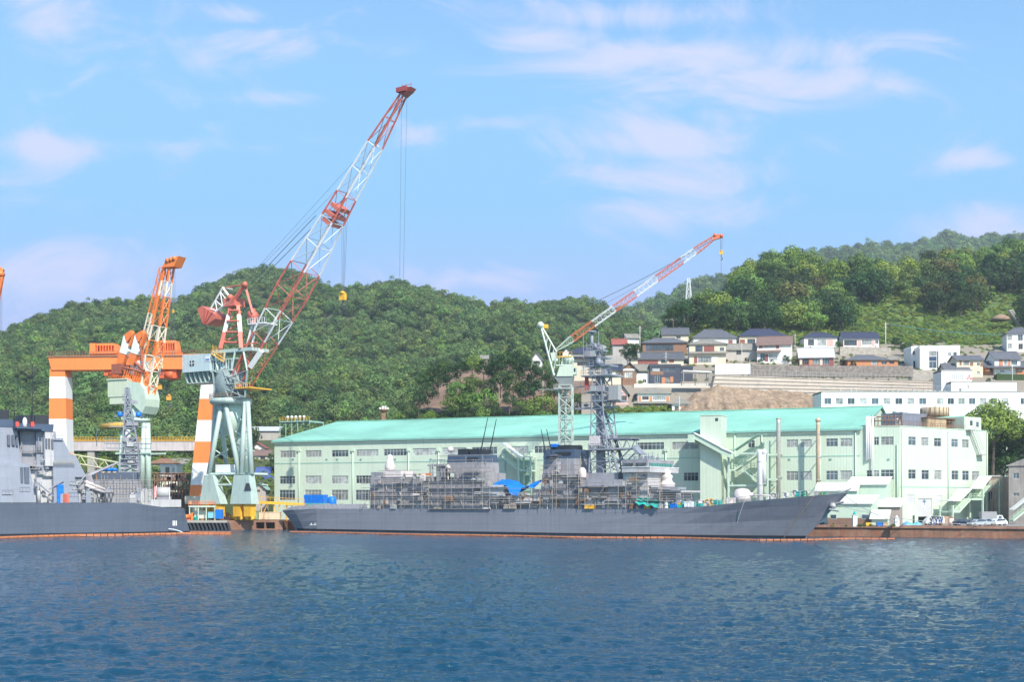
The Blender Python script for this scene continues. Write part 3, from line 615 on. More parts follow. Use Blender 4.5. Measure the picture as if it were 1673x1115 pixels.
# ---------------------------------------------------------------- annex at the near end
AC = HF.l(1470, 700); AX = AC.x
AF = Fr(*(HF.O + HF.d * AX)[:], 0)
far = Vector((.3708 * 321, 321)); ed = far - AF.O; AF = Fr(AF.O.x, AF.O.y, math.degrees(math.atan2(ed.y, ed.x))); ALEN = ed.length
def annex():
    root = thing('corner_building', 'mint green corner building with tanks on its flat roof, beside the parked cars', 'industrial building', HF)
    zt = HF.l(1470, 697).z
    up = [(1427.8, 1436, 714.5, 728), (1439, 1459.7, 714, 727.8)]; lo = [(1415.7, 1425.5, 769, 784.3), (1427.5, 1436, 769, 784.2), (1439, 1460, 768, 784)]
    H = [px_rect(HF, *r) for r in up + lo]
    g = MB(); g.wall(L1 + .02, AX, GZ, zt, H, 0, .3); g.build('front_wall', mint, root)
    for k, h in enumerate(H): make_window(root, *h, nx=max(2, round((h[1] - h[0]) / 1.0)), dep=.3, t=.09, gm=(glass, glassg)[k % 2])
    # side wall lives in its own plan frame; its holder is a part
    rot = AF.a - HF.a
    sw = bpy.data.objects.new('side_wall', None); COL.objects.link(sw); sw.parent = root; sw.location = (AX, 0, 0); sw.rotation_euler = (0, 0, rot)
    x = lambda v: 1380 + v / 4.29
    y = lambda v: 640 + v / 4.29
    rs = [(x(a), x(b), y(c), y(d)) for (a, b, c, d) in [(447, 500, 318, 378), (537, 588, 323, 383), (627, 677, 328, 387), (748, 795, 334, 391), (823, 871, 338, 396), (447, 500, 549, 615), (540, 591, 552, 618), (629, 680, 553, 619), (750, 798, 556, 621), (825, 872, 557, 624), (893, 943, 560, 626)]]
    H2 = [px_rect(AF, *r) for r in rs]
    dr = px_rect(AF, x(515), x(612), y(752), y(915)); dr = (dr[0], dr[1], GZ, dr[3])
    bl = [px_rect(AF, x(a), x(b), y(c), y(d)) for (a, b, c, d) in [(437, 490, 726, 788), (635, 683, 729, 788), (741, 800, 728, 788)]]
    sd = px_rect(AF, x(476), x(491), y(870), y(912)); sd = (sd[0], sd[1], GZ, sd[3])
    g = MB(); g.wall(0, ALEN, GZ, zt, H2 + [dr] + bl + [sd], 0, .3); g.build('wall', mint, sw)
    for k, h in enumerate(H2): make_window(root, *h, nx=2 if k not in (0,) else 2, dep=.3, t=.09, gm=(glass, glassg, glass)[k % 3]); 
    for o in list(root.children):
        if o.name.startswith('window') and o.matrix_parent_inverse: pass
    ws = [o for o in root.children if o.name.startswith('window')][len(H):]
    for o in ws: o.parent = sw
    for k, h in enumerate(bl):
        g = MB(); g.box(h[0], h[1], .1, .16, h[2], h[3]); g.build('shutter_panel', roller, sw)
    g = MB(); g.box(sd[0], sd[1], .12, .2, sd[2], sd[3]); g.build('small_door', darkst, sw)
    dz = dr[2] + (dr[3] - dr[2]) * .27
    g = MB(); g.box(dr[0], dr[1], .2, .28, dz, dr[3]); d_ = g.build('roller_door', roller, sw)
    g = MB(); g.box(dr[0], dr[1], .25, 3.5, GZ + .02, GZ + .1); g.build('door_floor', concrete, sw)
    # cross emblem on the roller door: dark cross on a white panel
    cx = (dr[0] + dr[1]) / 2 - .1; ch = (dr[3] - dr[2]) * .27; cz = dr[3] - ch * .62
    g = MB(); g.box(cx - ch * .42, cx + ch * .42, .19, .2, cz - ch * .62, cz + ch * .2); g.build('emblem_ground', white, d_)
    g = MB(); g.box(cx - ch * .13, cx + ch * .13, .17, .187, cz - ch * .42, cz + ch * .55); g.box(cx - ch * .40, cx - ch * .131, .17, .187, cz + .02, cz + ch * .30); g.box(cx + ch * .131, cx + ch * .40, .17, .187, cz + .02, cz + ch * .30)
    g.build('cross_emblem', mat('emblem_blue_grey', (.13, .2, .28), .5, .05), d_)
    # downpipes, parapet, roof slab
    for px in (x(400), x(727), x(998)):
        u = AF.l(px, 720).x; g = MB(); g.tube((u - .2, -.2, GZ), (u - .2, -.2, zt - .4), .14, 0, 8); g.build('downpipe', mintp, sw)
    g = MB(); zz = AF.l(x(600), y(672)).z; g.box(0, ALEN, -.06, -.003, zz - .1, zz + .1); g.build('flashing_strip', mintd, sw)
    g = MB(); c = HF.l(x(370), y(370)); g.tube((c.x, -.25, GZ), (c.x, -.25, c.z), .15, 0, 8); g.build('downpipe', mintp, root)
    # rest of the volume (far walls, roof) as one shell set 5 mm behind the two fronts
    A = Vector((L1 + .4, .31, 0)); B = Vector((AX, .31, 0)); d2 = Vector((math.cos(rot), math.sin(rot), 0)); n2 = Vector((-d2.y, d2.x, 0))
    Cc = Vector((AX, 0, 0)) + d2 * ALEN; D = Vector((L1 + 12, 62, 0))
    g = MB(); poly = [Vector((L1 + .4, .32, 0)), Vector((AX, .32, 0)) , Vector((AX, 0, 0)) + d2 * .35 + n2 * .32, Cc + n2 * .32 - d2 * .01, Cc + n2 * 25, D]
    g.prism([(p.x, p.y, zt - .9) for p in poly], (0, 0, .3)); g.build('roof', concrete, root)
    g = MB()
    for p, q in ((Cc + n2 * .3, Cc + n2 * 25), (Cc + n2 * 25, D)):
        dd = (q - p).normalized(); nn = Vector((-dd.y, dd.x, 0)) * .3
        g.hexa([(p.x, p.y, GZ), (q.x, q.y, GZ), (q.x + nn.x, q.y + nn.y, GZ), (p.x + nn.x, p.y + nn.y, GZ)], [(p.x, p.y, zt - .02), (q.x, q.y, zt - .02), (q.x + nn.x, q.y + nn.y, zt - .02), (p.x + nn.x, p.y + nn.y, zt - .02)])
    g.build('rear_wall', mint, root)
    g = MB(); g.box(L1 + .1, AX + .1, -.1, .35, zt, zt + .15); g.build('parapet_cap', mintp, root)
    g = MB(); g.box(-.1, ALEN + .1, -.1, .35, zt + .004, zt + .156); g.build('parapet_cap', mintp, sw)
    # penthouse at the far corner
    a, b = AF.l(x(838), y(180), .6), AF.l(x(957), y(180), .6)
    g = MB(); g.box(a.x, min(b.x, ALEN - .3), .6, 9, zt - .5, AF.l(x(900), y(180), .6).z); g.build('penthouse', mint, sw)
    for px in (x(887), x(930)):
        c = AF.l(px, y(222 if px < x(900) else 231), .6); g = MB(); g.box(c.x - .5, c.x + .5, .54, .597, c.z - .6, c.z + .6); g.build('penthouse_window', glass, sw)
    # three white pipes on the front
    for k, px in enumerate((x(153), x(166), x(180), x(196))):
        c = HF.l(px, y(180), -.6); e = HF.l(px, y(485 - k * 6 if k < 3 else 620), -.6); g = MB(); g.tube((c.x, -.6, c.z), (c.x, -.6, e.z), .2, 0, 8); 
        g.tube((c.x, -.6, c.z), (c.x + .4, 2, c.z), .2, 0, 8); g.build('vent_pipe', whitecr, root)
    # wall ladder on the far corner
    a, b = AF.l(x(880), y(268), -.7), AF.l(x(945), y(440), -.7); g = MB()
    for o_ in (0, .9):
        g.bar((a.x + o_, -.6, a.z), (b.x + o_, -.6, b.z), .1); g.bar((a.x + o_, -1.4, a.z + .9), (b.x + o_, -1.4, b.z + .9), .06)
    for i in range(16):
        c = a + (b - a) * i / 15; g.bar((c.x, -.6, c.z), (c.x + .9, -.6, c.z), .06)
    g.box(b.x - .4, b.x + 2.0, -1.6, -.02, b.z - .3, b.z); g.box(a.x - .9, a.x + 1.0, -1.4, -.02, a.z - .2, a.z); g.build('wall_ladder', galv, sw)
    return root, zt
ANX, AZT = annex()
def roof_gear():
    zt = AZT - .6; x = lambda v: 1380 + v / 4.29
    y = lambda v: 640 + v / 4.29
    # grey cooling unit
    f = AF; v = 5.0
    a, b = f.l(x(405), y(148), v), f.l(x(575), y(148), v)
    r = thing('water_tank', 'dark grey boxy water tank with a white number plate on the corner building roof', 'tank', f)
    g = MB(); g.box(a.x, b.x, v, v + 6, zt, a.z); g.build('tank_body', mat('grey_tank', (.20, .21, .25), .5, .1, .5, streak=.4, seam=(1.5, 1.5, .6)), r)
    g = MB()
    for i in range(8):
        xx = a.x + (b.x - a.x) * i / 7; g.bar((xx, v, a.z), (xx, v, a.z + 1.2), .05)
    g.bar((a.x, v, a.z + 1.2), (b.x, v, a.z + 1.2), .05); g.build('rail', galv, r)
    g = MB()
    for i in range(2): g.lathe((a.x + 1.6 + i * 3, v + 3, a.z), [(.9, 0), (.9, .5)], 16)
    g.build('hatch', galv, r)
    c = f.l(x(552), y(205), v); g = MB(); g.box(c.x - .4, c.x + .4, v - .05, v - .003, c.z - .8, c.z + .8); g.build('number_plate', white, r)
    # round wooden-looking tank on rusty shed
    v = 6.0; a, b = f.l(x(652), y(105), v), f.l(x(775), y(105), v)
    r = thing('round_tank', 'round tan coloured water tank above the rusty roof shed', 'tank', f)
    zb = f.l(x(700), y(170), v).z; cx = (a.x + b.x) / 2; rr = (b.x - a.x) / 2 * .93
    g = MB(); g.lathe((cx, v + rr, zb), [(rr, 0), (rr, a.z - zb), (rr * .96, a.z - zb), (.3, a.z - zb + .3)], 20); g.build('tank_body', mat('tan_tank', (.46, .38, .25), .7, .15, .5, streak=.6, rust=.15), r)
    g = MB()
    for i in range(20):
        an = 6.283 * i / 20; g.box(cx + (rr + .03) * math.cos(an) - .06, cx + (rr + .03) * math.cos(an) + .06, v + rr + (rr + .03) * math.sin(an) - .06, v + rr + (rr + .03) * math.sin(an) + .06, zb, a.z)
    g.build('hoop', rustst, r)
    v = 3.4; a, b = f.l(x(580), y(185), v), f.l(x(835), y(185), v)
    r = thing('roof_shed', 'rusty tan corrugated shed under the round tank on the corner building roof', 'shed', f)
    c = f.l(x(712), y(185), v)
    g = MB(); g.box(a.x, c.x, v, v + 7, zt, a.z); g.build('shed_wall', mat('tan_corrugated', (.44, .33, .20), .7, .2, .5, streak=.5, rust=.35, ribs=.4), r)
    g = MB()
    for i in range(7):
        xx = c.x + (b.x - c.x) * i / 6; g.bar((xx, v, zt), (xx, v, a.z), .09)
    for k in range(5):
        zz = zt + (a.z - zt) * (k + 1) / 5; g.bar((c.x, v, zz), (b.x, v, zz), .08)
    rn = random.Random(4)
    for i in range(9): 
        xx = rn.uniform(c.x, b.x - .8); zz = rn.uniform(zt, a.z - 1); g.box(xx, xx + rn.uniform(.4, 1), v + rn.uniform(.3, 1.4), v + 2, zz, zz + rn.uniform(.5, 1.3))
    g.build('pipe_rack', rustst, r)
    g = MB(); g.box(a.x - .3, b.x, v - .3, v + 7.3, a.z + .02, a.z + .2); g.build('roof', rustst, r)
    # pipework on the hall side
    v = 2.0; r = thing('roof_pipework', 'tangle of rusty pipes and small machines behind the parapet beside the dark tank', 'pipework', HF)
    g = MB(); a, b = HF.l(x(185), y(178), v), HF.l(x(400), y(178), v); zb = AZT - .6
    for zz in (a.z, a.z - 1.0, a.z - 2.2): g.tube((a.x, v + rn.random(), zz), (b.x, v + rn.random(), zz), .14, 0, 6)
    for i in range(10):
        xx = a.x + (b.x - a.x) * i / 9; g.bar((xx, v + .4, zb), (xx, v + .4, a.z + rn.uniform(-.2, .9)), .1)
    g.build('pipe_run', rustst, r)
    for i in range(4):
        xx = rn.uniform(a.x + 5, b.x - 1.5); g = MB(); hh = rn.uniform(1, 2.6); g.box(xx, xx + rn.uniform(.8, 1.6), v + 1.2 + i * .9, v + 1.9 + i * .9, zb, zb + hh); g.lathe((xx + .5, v + 1.5 + i * .9, zb + hh), [(.3, 0), (.3, .6)], 10); g.build('machine_box', galv, r)
    # guard rail along parapet
    rr_ = thing('roof_railing', 'thin steel railing along the parapet of the corner building', 'railing', AF)
    g = MB()
    for i in range(26): g.bar((i * 1.05 + .3, .15, AZT + .15), (i * 1.05 + .3, .15, AZT + 1.15), .04)
    for zz in (.65, 1.15): g.bar((.3, .15, AZT + zz), (26.5, .15, AZT + zz), .045)
    g.build('rail', rustst, rr_)
roof_gear()
x6 = lambda v: 1380 + v / 4.29
y6 = lambda v: 640 + v / 4.29
zigzag('covered_staircase', 'three flight white roofed covered staircase on the end wall above the parked cars', [(x6(1085), y6(660)), (x6(1030), y6(660)), (x6(965), y6(750)), (x6(890), y6(750)), (x6(810), y6(838)), (x6(755), y6(838)), ], -5.5, 3, AF, cover=2.3, posts=((x6(1085), y6(600)), (x6(965), y6(690)), (x6(755), y6(800))))
def sheds():
    """low sheds in front of the corner building"""
    F1 = Fr(*(HF.O + HF.n * -9)[:], -23.7)
    def shed(lab, px0, px1, yt, yt2, v, dpt, wm, rm, side=True, wins=(), zb=GZ, band=None):
        a, b = HF.l(px0, yt, v), HF.l(px1, yt2, v)
        r = thing('shed', lab, 'shed', Fr(*(HF.O + HF.d * a.x + HF.n * v)[:], -23.7)); L = b.x - a.x; h = a.z; rise = 1.9
        g = MB(); g.prism([(0, 0, zb), (0, dpt, zb), (0, dpt, h + rise - .1), (0, 0, h - .02)], (L, 0, 0)); g.build('wall', wm, r)
        g = MB(); g.hexa([(-.4, -.5, h), (L + .4, -.5, h), (L + .4, dpt, h + rise), (-.4, dpt, h + rise)], [(-.4, -.5, h + .15), (L + .4, -.5, h + .15), (L + .4, dpt, h + rise + .15), (-.4, dpt, h + rise + .15)]); g.build('roof', rm, r)
        if band:
            g = MB(); g.box(0, L, -.05, -.003, zb, zb + band); g.build('plinth', mat('brown_plinth', (.22, .13, .09), .8, .2), r)
        for (wx0, wx1, wy0, wy1) in wins:
            h_ = px_rect(HF, wx0, wx1, wy0, wy1, v); g = MB(); g.box(h_[0] - a.x, h_[1] - a.x, -.1, -.003, h_[2], h_[3]); f_ = g.build('window', mull, r)
            g = MB(); g.box(h_[0] - a.x + .1, h_[1] - a.x - .1, -.12, -.103, h_[2] + .1, h_[3] - .1); g.build('pane', glass, f_)
        return r
    shed('mint shed with white lean-to roof just behind the bow of the grey ship', 1352, 1424, 824, 824, -24, 10, mintp, whroof, wins=((1357, 1367, 841, 849), (1408, 1419, 841, 849)), band=1.6)
    shed('upper mint lean-to with white roof against the corner of the hall', 1385, 1448, 793, 789, -9, 8, mintp, whroof)
    shed('small white roofed upper booth beside the hall chimney above the bow', 1334, 1400, 803, 798, -12.5, 3, mintp, whroof)
    shed('low dull brown shed with a white roof at the corner of the mint building', 1434, 1470, 829, 829, -13, 5, mat('brown_shed_wall', (.33, .27, .24), .8, .12, .5), whroof)
    shed('small open white roofed canopy hut near the quay plants', 1424, 1450, 849, 849, -27, 3, mintp, whroof)
sheds()
# ---------------------------------------------------------------- concrete buildings at the photo's edge, behind the cars
def block(name, lab, cat, fr, px0, px1, yt, dpt, wm, wins=(), rise=0.0, rmat=None, extra=None, cap=True, yb=None):
    a, b = fr.l(px0, yt), fr.l(px1, yt); zb = GZ if yb is None else fr.l((px0 + px1) / 2, yb).z; L = b.x - a.x
    r = thing(name, lab, cat, Fr(*(fr.O + fr.d * a.x)[:], math.degrees(fr.a)))
    H = []
    for w_ in wins:
        h = px_rect(fr, *w_[:4]); H.append((h[0] - a.x, h[1] - a.x, max(h[2], zb + .05), min(h[3], a.z - .1)))
    zt = (a.z + b.z) / 2
    g = MB(); g.wall(0, L, zb, zt, H, 0, .25); g.box(0, L, dpt - .2, dpt, zb, zt); g.box(0, .2, .255, dpt - .2, zb, zt - .31); g.box(L - .2, L, .255, dpt - .2, zb, zt - .31)
    g.build('wall', wm, r)
    g = MB(); g.box(-.15 if cap else .2, L + .15 if cap else L - .2, -.15 if cap else .26, dpt + .1, zt + .002 if cap else zt - .3, zt + .22 if cap else zt - .1); g.build('roof', rmat or concrete, r)
    for k, h in enumerate(H):
        nx = wins[k][4] if len(wins[k]) > 4 else 2; make_window(r, *h, nx=nx, dep=.25, t=.07, gm=(glass, glassg)[(k * 3) % 2], fm=alum, ny=1 if nx < 3 else 2)
    return r
wb_ = mat('stained_grey_wall', (.30, .27, .25), .9, .25, .25, streak=.7, bump=.1)
tb_ = mat('stained_buff_wall', (.42, .33, .26), .85, .25, .4, streak=.7, rust=.12)
block('stained_building', 'weathered buff concrete building with small windows behind the parked cars', 'building', Fr(110, 326, -23.7), 1606, 1652, 781, 12, tb_, [(x6(1005), x6(1038), y6(700), y6(762)), (x6(1090), x6(1108), y6(700), y6(762))])
def edge_house():
    fr = Fr(118, 305, -23.7); r = block('grey_building', 'dark stained grey concrete building with two small windows at the end of the quay', 'building', fr, 1648, 1760, 762, 14, wb_, [(x6(1180), x6(1222), y6(572), y6(612)), (x6(1180), x6(1224), y6(712), y6(736))], cap=False)
    a = fr.l(1648, 762); b = fr.l(1760, 715)
    g = MB(); g.hexa([(-.3, -.3, a.z), (b.x - a.x, -.3, a.z), (b.x - a.x, 14, a.z), (-.3, 14, a.z)], [(-.3, -.3, a.z + .2), (b.x - a.x, -.3, b.z), (b.x - a.x, 14, b.z), (-.3, 14, a.z + .2)]); g.build('upper_wall', wb_, r)
edge_house()
ef = Fr(112, 296, 0)
zigzag('covered_staircase', 'pale covered stair rising out of frame beside the dark stained building', [(1656, 850), (1690, 822)], 0, 2.4, ef, cover=2.2)
# ================================================================ warships
hullm = mat('haze_grey_hull', (.215, .22, .255), .42, .09, .12, streak=.22, rust=.03, seam=(7.5, 2.2, .28), fine=.1, bump=.04)
shipm = mat('haze_grey_deckhouse', (.285, .28, .305), .55, .18, .35, streak=.45, rust=.16, seam=(2.4, 2.5, .2))
shipl = mat('light_grey_panels', (.46, .45, .45), .55, .10, .4, streak=.3, rust=.1, seam=(2.4, 2.5, .15))
shipd = mat('dark_blue_grey_funnel_top', (.055, .085, .14), .5, .15, .5, streak=.2)
mastm = mat('mast_grey', (.24, .26, .30), .5, .12, .6)
black = mat('black_paint', (.02, .022, .028), .5, .2, 1)
boot = mat('black_boot_topping', (.015, .015, .02), .4, .2, .4)
deckm = mat('deck_grey', (.13, .14, .16), .8, .15, .4)
wrap = mat('pinkish_white_wrap', (.62, .55, .53), .6, .12, 1.2, bump=.5)
scafm = mat('scaffold_tubes', (.36, .32, .27), .6, .25, 1.5, rust=.25)
scafp = mat('scaffold_planks', (.30, .25, .21), .8, .25, 1.0, rust=.1)
teal = mat('teal_sheet', (.02, .38, .33), .5, .15, 1, bump=.3)
def loft_hull(root, st, mats):
    """st: (u, half deck, half waterline, z deck, rake) from stern to bow; centreline at y=7"""
    g = MB(); lv = [(-1.2, .93), (0.0, 1.0), (0.5, 1.0), (.45, None), (.8, None), (1.0, None)]
    rings = []
    for (u, hd, hw, zd, rk) in st:
        pts = []
        for i, (zz, k) in enumerate(lv):
            if i < 3: z = zz; t = max(0, z) / zd
            else: t = zz; z = zd * t
            h = hw * (k or 1) if i < 2 else hw + (hd - hw) * (t ** 1.4)
            pts.append((u - rk * (1 - t), h, z))
        rings.append(pts)
    vs = []
    for r in rings:
        vs += [(x, 7 - h, z) for x, h, z in r] + [(x, 7 + h, z) for x, h, z in reversed(r)]
    m = len(lv) * 2; fs = []; ms = []
    n = len(rings)
    for i in range(n - 1):
        for j in range(m - 1):
            fs.append((i * m + j, (i + 1) * m + j, (i + 1) * m + j + 1, i * m + j + 1)); k = j if j < 6 else 10 - j
            ms.append(1 if k in (0, 1) else (2 if j == 5 else 0))
    fs.append(tuple(range(m))[::-1]); ms.append(0); fs.append(tuple((n - 1) * m + j for j in range(m))); ms.append(0)
    g.v = vs; g.f = fs; g.m = ms; g.sm = [False] * len(fs)
    return g.build('hull', mats, root)
SF = Fr(-56.2, 329.5, -33.0)
def warship():
    root = thing('warship', 'long grey warship moored broadside before the green hall, covered in scaffolding', 'warship', SF)
    data = [(461, 835, 5.2, 4.2, -4.5), (480, 833.5, 6.1, 5.4, -3.0), (517, 832, 6.9, 6.6, 0), (600, 832, 7, 6.9, 0), (800, 832, 7, 7, 0), (960, 832, 7, 7, 0), (1060, 832, 7, 6.6, 0), (1110, 830.5, 7, 6.1, 0), (1160, 827, 6.9, 5.2, 0.3), (1210, 821.5, 6.5, 4.0, 1.2), (1260, 816.5, 5.6, 2.7, 2.6), (1310, 812.2, 4.2, 1.5, 4.6), (1350, 808.9, 2.6, .7, 6.8), (1378, 806.8, .9, .15, 8.6), (1385, 806.2, .12, .06, 9.0)]
    st = []
    for px, py, hd, hw, rk in data:
        q = SF.l(px, py, 7 - hd); st.append((q.x, hd, hw, q.z, rk))
    loft_hull(root, st, [hullm, boot, deckm])
    zdk = SF.l(800, 832, 0).z
    def B(name, p0, p1, yt, yb, v0=1.0, v1=13.0, m=shipm, slope=.0, sl_end=0.0, parent=None, lab=None, sl0=None):
        a, b = SF.l(p0, yt, v0), SF.l(p1, yb, v0); zb = SF.l((p0 + p1) / 2, yb, v0).z; zt = SF.l((p0 + p1) / 2, yt, v0).z; h = zt - zb
        s0 = sl_end if sl0 is None else sl0
        g = MB(); g.hexa([(a.x - s0 * h, v0, zb), (b.x + sl_end * h, v0, zb), (b.x + sl_end * h, v1, zb), (a.x - s0 * h, v1, zb)],
                         [(a.x, v0 + slope * h, zt), (b.x, v0 + slope * h, zt), (b.x, v1 - slope * h, zt), (a.x, v1 - slope * h, zt)])
        return g.build(name, m, parent or root, lab)
    # after deckhouse and hangar
    B('deckhouse', 604, 815, 806, 832.3, .8, 13.2); B('deckhouse', 604, 700, 780, 806, 1.4, 12.6, slope=.06); B('deckhouse', 606, 626, 772, 780, 2.5, 11)
    B('deckhouse', 700, 792, 787, 806, 1.6, 12.4, slope=.05)
    B('missile_director_base', 625, 655, 770, 780, 3.5, 8.5, wrap)
    def wrapped(px, yt, yb, v, r, rings):
        p = SF.l(px, yb, v); q = SF.l(px, yt, v); h = q.z - p.z
        g = MB(); g.lathe((p.x, v, p.z), [(r * a, h * b) for a, b in rings], 14); return g.build('covered_gun', wrap, root)
    wrapped(637, 743, 770, 5.5, 1.25, [(1.0, 0), (1.05, .3), (.8, .5), (.78, .58), (.62, .60), (.68, .8), (.5, .93), (.15, 1.0)])
    # after funnel
    B('deckhouse', 742, 792, 773, 787.2, 2.5, 11.5, slope=.04)
    B('funnel', 731, 786, 756, 773.2, 3.0, 10.5, slope=.03, sl_end=.05); f1 = B('funnel_top', 731, 785, 743, 756, 3.1, 10.4, shipd, slope=.08, sl_end=.07)
    B('funnel_pipe', 748, 764, 734, 743.2, 4.5, 9, black, parent=f1); B('funnel_pipe', 768, 782, 734, 743.2, 4.5, 9, black, parent=f1)
    B('funnel_grille', 763, 780, 748, 751.5, 2.9, 3.9, black, parent=f1)
    # gallows between hangar and funnel
    a, b = SF.l(700, 762, 3), SF.l(727, 762, 3); g = MB(); zb = SF.l(710, 787, 3).z
    for x in (a.x + .5, a.x + 1.2, b.x - 1): g.bar((x, 3, zb), (x, 3, a.z), .14)
    g.box(a.x, b.x, 2.5, 6, a.z, a.z + .25); g.bar((a.x + 1, 3, a.z + 1.4), (b.x, 3, a.z + 1.4), .12)
    for i in range(5): g.bar((a.x + i * 1.1, 3, a.z), (a.x + i * 1.1 + .6, 3, a.z + 1.4), .07)
    g.box(a.x + 2.2, b.x - .6, 3.2, 6, zb, a.z); g.build('gallows', mastm, root)
    B('orange_board', 684, 703, 774, 777.5, 1.3, 1.6, orange)
    p = SF.l(732, 764, 1.6); g = MB(); g.ball((p.x, 1.6, p.z), .62, 0, 12); g.tube((p.x, 1.6, p.z - 3), (p.x, 1.6, p.z), .2); g.build('radome', wrap, root)
    p = SF.l(736, 735, 6); g = MB(); g.ball((p.x, 6, p.z), .8, 0, 12, .9); g.build('radome', wrap, root)
    # midships: boat deck, light grey boxes
    B('boat_box', 784, 822, 793, 812, .3, 4.0, shipl, slope=.05); B('boat_deck', 768, 826, 796, 797.5, -.2, 3, shipm); B('deckhouse', 770, 850, 810, 832.2, 1.5, 12)
    B('deckhouse', 838, 882, 812, 832.2, .9, 12); 
    # forward funnel
    B('deckhouse', 872, 945, 800, 832.2, .9, 13); B('funnel', 885, 942, 775, 800.2, 2.4, 11, slope=.03, sl_end=.03)
    B('funnel', 888, 938, 750, 775.2, 2.8, 10.6, slope=.03, sl_end=.06); f2 = B('funnel_top', 888, 938, 735, 750, 3.0, 10.4, shipd, slope=.08, sl_end=.05)
    B('funnel_pipe', 900, 932, 728, 735.2, 4, 9.5, black, parent=f2); B('funnel_grille', 907, 932, 739, 744, 2.9, 3.9, black, parent=f2); B('blue_sheet', 898, 909, 726, 731, 3.5, 5, bluetarp, parent=f2)
    B('lookout_platform', 889, 905, 742, 745.5, 1.2, 4, shipd, parent=f2)
    for (x0, y0, x1, y1) in ((785, 740, 797, 683), (800, 740, 811, 685), (892, 744, 884, 702), (902, 744, 893, 702)):
        a, b = SF.l(x0, y0, 3.2), SF.l(x1, y1, 3.2); g = MB(); g.tube(a, b, .17, 0, 6, .08); g.tube(a - (b - a) * .02, a + (b - a) * .09, .28, 0, 6); g.build('whip_antenna', black, root)
    # big radome beside the mast
    p = SF.l(950, 782, 1.6); q = SF.l(950, 764, 1.6); r = .95; g = MB(); g.lathe((p.x, 1.9, p.z), [(r * .85, 0), (r, .3), (r * 1.02, (q.z - p.z) * .5), (r * .9, (q.z - p.z) * .75), (r * .5, (q.z - p.z) * .95), (.05, q.z - p.z)], 16); g.build('radome', wrap, root)
    # bridge block
    B('deckhouse', 938, 1046, 795, 832.2, .9, 13.1); B('deckhouse', 952, 1016, 784, 795.2, .4, 13.4, shipm, slope=.1); B('deckhouse', 958, 1010, 773, 784.2, 2.2, 11.8)
    B('bridge_wing_roof', 940, 1018, 794, 796, -.1, 6, shipm)
    B('bridge_block', 1018, 1058, 772, 832.1, 1.0, 13.0, shipl); 
    for (x0, x1, y0, y1) in ((1023, 1032, 774, 788), (1034, 1044, 774, 788), (1024, 1044, 791, 808)):
        B('wall_panel', x0, x1, y0, y1, .92, .99, mat('primer_panel', (.56, .52, .44), .6, .1, .6, rust=.1))
    bw = B('bridge_deck', 1016, 1062, 764, 772.2, .0, 14.0, shipl); B('wing_rail', 1015, 1062, 763, 764.2, -.15, 14.2, whitecr, parent=bw)
    wh = B('wheelhouse', 1016, 1058, 751.5, 764.2, .6, 13.4, shipm, slope=-.04, sl_end=-.0)
    u0 = SF.l(1019, 759, .4); u1 = SF.l(1057, 759, .4); z0 = SF.l(1040, 762, .4).z; z1 = SF.l(1040, 757, .4).z
    uB = SF.l(1058, 757, .6).x
    for i in range(9):
        if i == 4: continue
        x = u0.x + (u1.x - u0.x) * i / 9; w_ = (u1.x - u0.x) / 9 * .72; g = MB(); g.box(x, x + w_, .05, .3, z0, z1); g.build('bridge_window', glass, wh)
    for i in range(9):
        y = 1.3 + i * 1.27; g = MB(); g.box(uB - .02, uB + .16, y, y + .95, z0, z1); g.build('bridge_window', mat('green_glass', (.06, .22, .2), .1, .3), wh)
    B('forward_deckhouse', 1056, 1078, 797, 831.8, 2, 12, shipm); B('forward_deckhouse', 1076, 1104, 806, 829.5, 2.5, 11.5, shipm)
    B('gun_platform', 1073, 1112, 802, 805, 1.2, 12.5, shipl); B('launcher_box', 1079, 1108, 796.5, 800.5, 3, 7, mastm)
    wrapped(1090, 767, 797, 8, 1.45, [(1.15, 0), (1.2, .22), (.85, .3), (.7, .45), (.85, .52), (.8, .65), (.5, .72), (.6, .86), (.3, 1.0)])
    rn = random.Random(77)
    for i in range(95):
        px = rn.uniform(604, 1068); y0 = rn.uniform(783 if px < 700 else 762 if px < 800 else 812 if px < 882 else 762 if px < 940 else 798 if px < 1018 else 776, 826); v = .75 if y0 > 806 else (1.35 if px < 700 else 2.2); w_ = rn.uniform(.3, 1.6); h_ = rn.uniform(.3, 1.8); p = SF.l(px, y0, v); g = MB()
        if i % 4 == 0: g.box(p.x, p.x + rn.uniform(3, 7), v - .7, v + .2, p.z, p.z + .14); nm = 'side_ledge'
        elif i % 4 == 1: g.tube((p.x, v - .15, p.z - 1.6), (p.x, v - .15, p.z + h_), .12, 0, 6); nm = 'side_pipe'
        elif i % 4 == 2: g.box(p.x, p.x + .75, v - .06, v + .1, p.z - .9, p.z + .9); nm = 'side_door'
        else: g.box(p.x, p.x + w_, v - .45, v + .2, p.z, p.z + h_); g.box(p.x + .1, p.x + w_ * .6, v - .6, v + .2, p.z + .1, p.z + h_ * .7); nm = 'side_locker'
        g.build(nm, (shipl, shipm, shipd if nm == 'side_door' else mastm, shipl, wrap, rustst, galv)[rn.randrange(7)] if nm != 'side_ledge' else shipl, root)
    # radar and small gear on the wheelhouse
    p = SF.l(1046, 752, 6); zt = SF.l(1046, 728, 6).z; g = MB(); g.tube((p.x, 6, p.z), (p.x, 6, p.z + 1.4), .4, 0, 8)
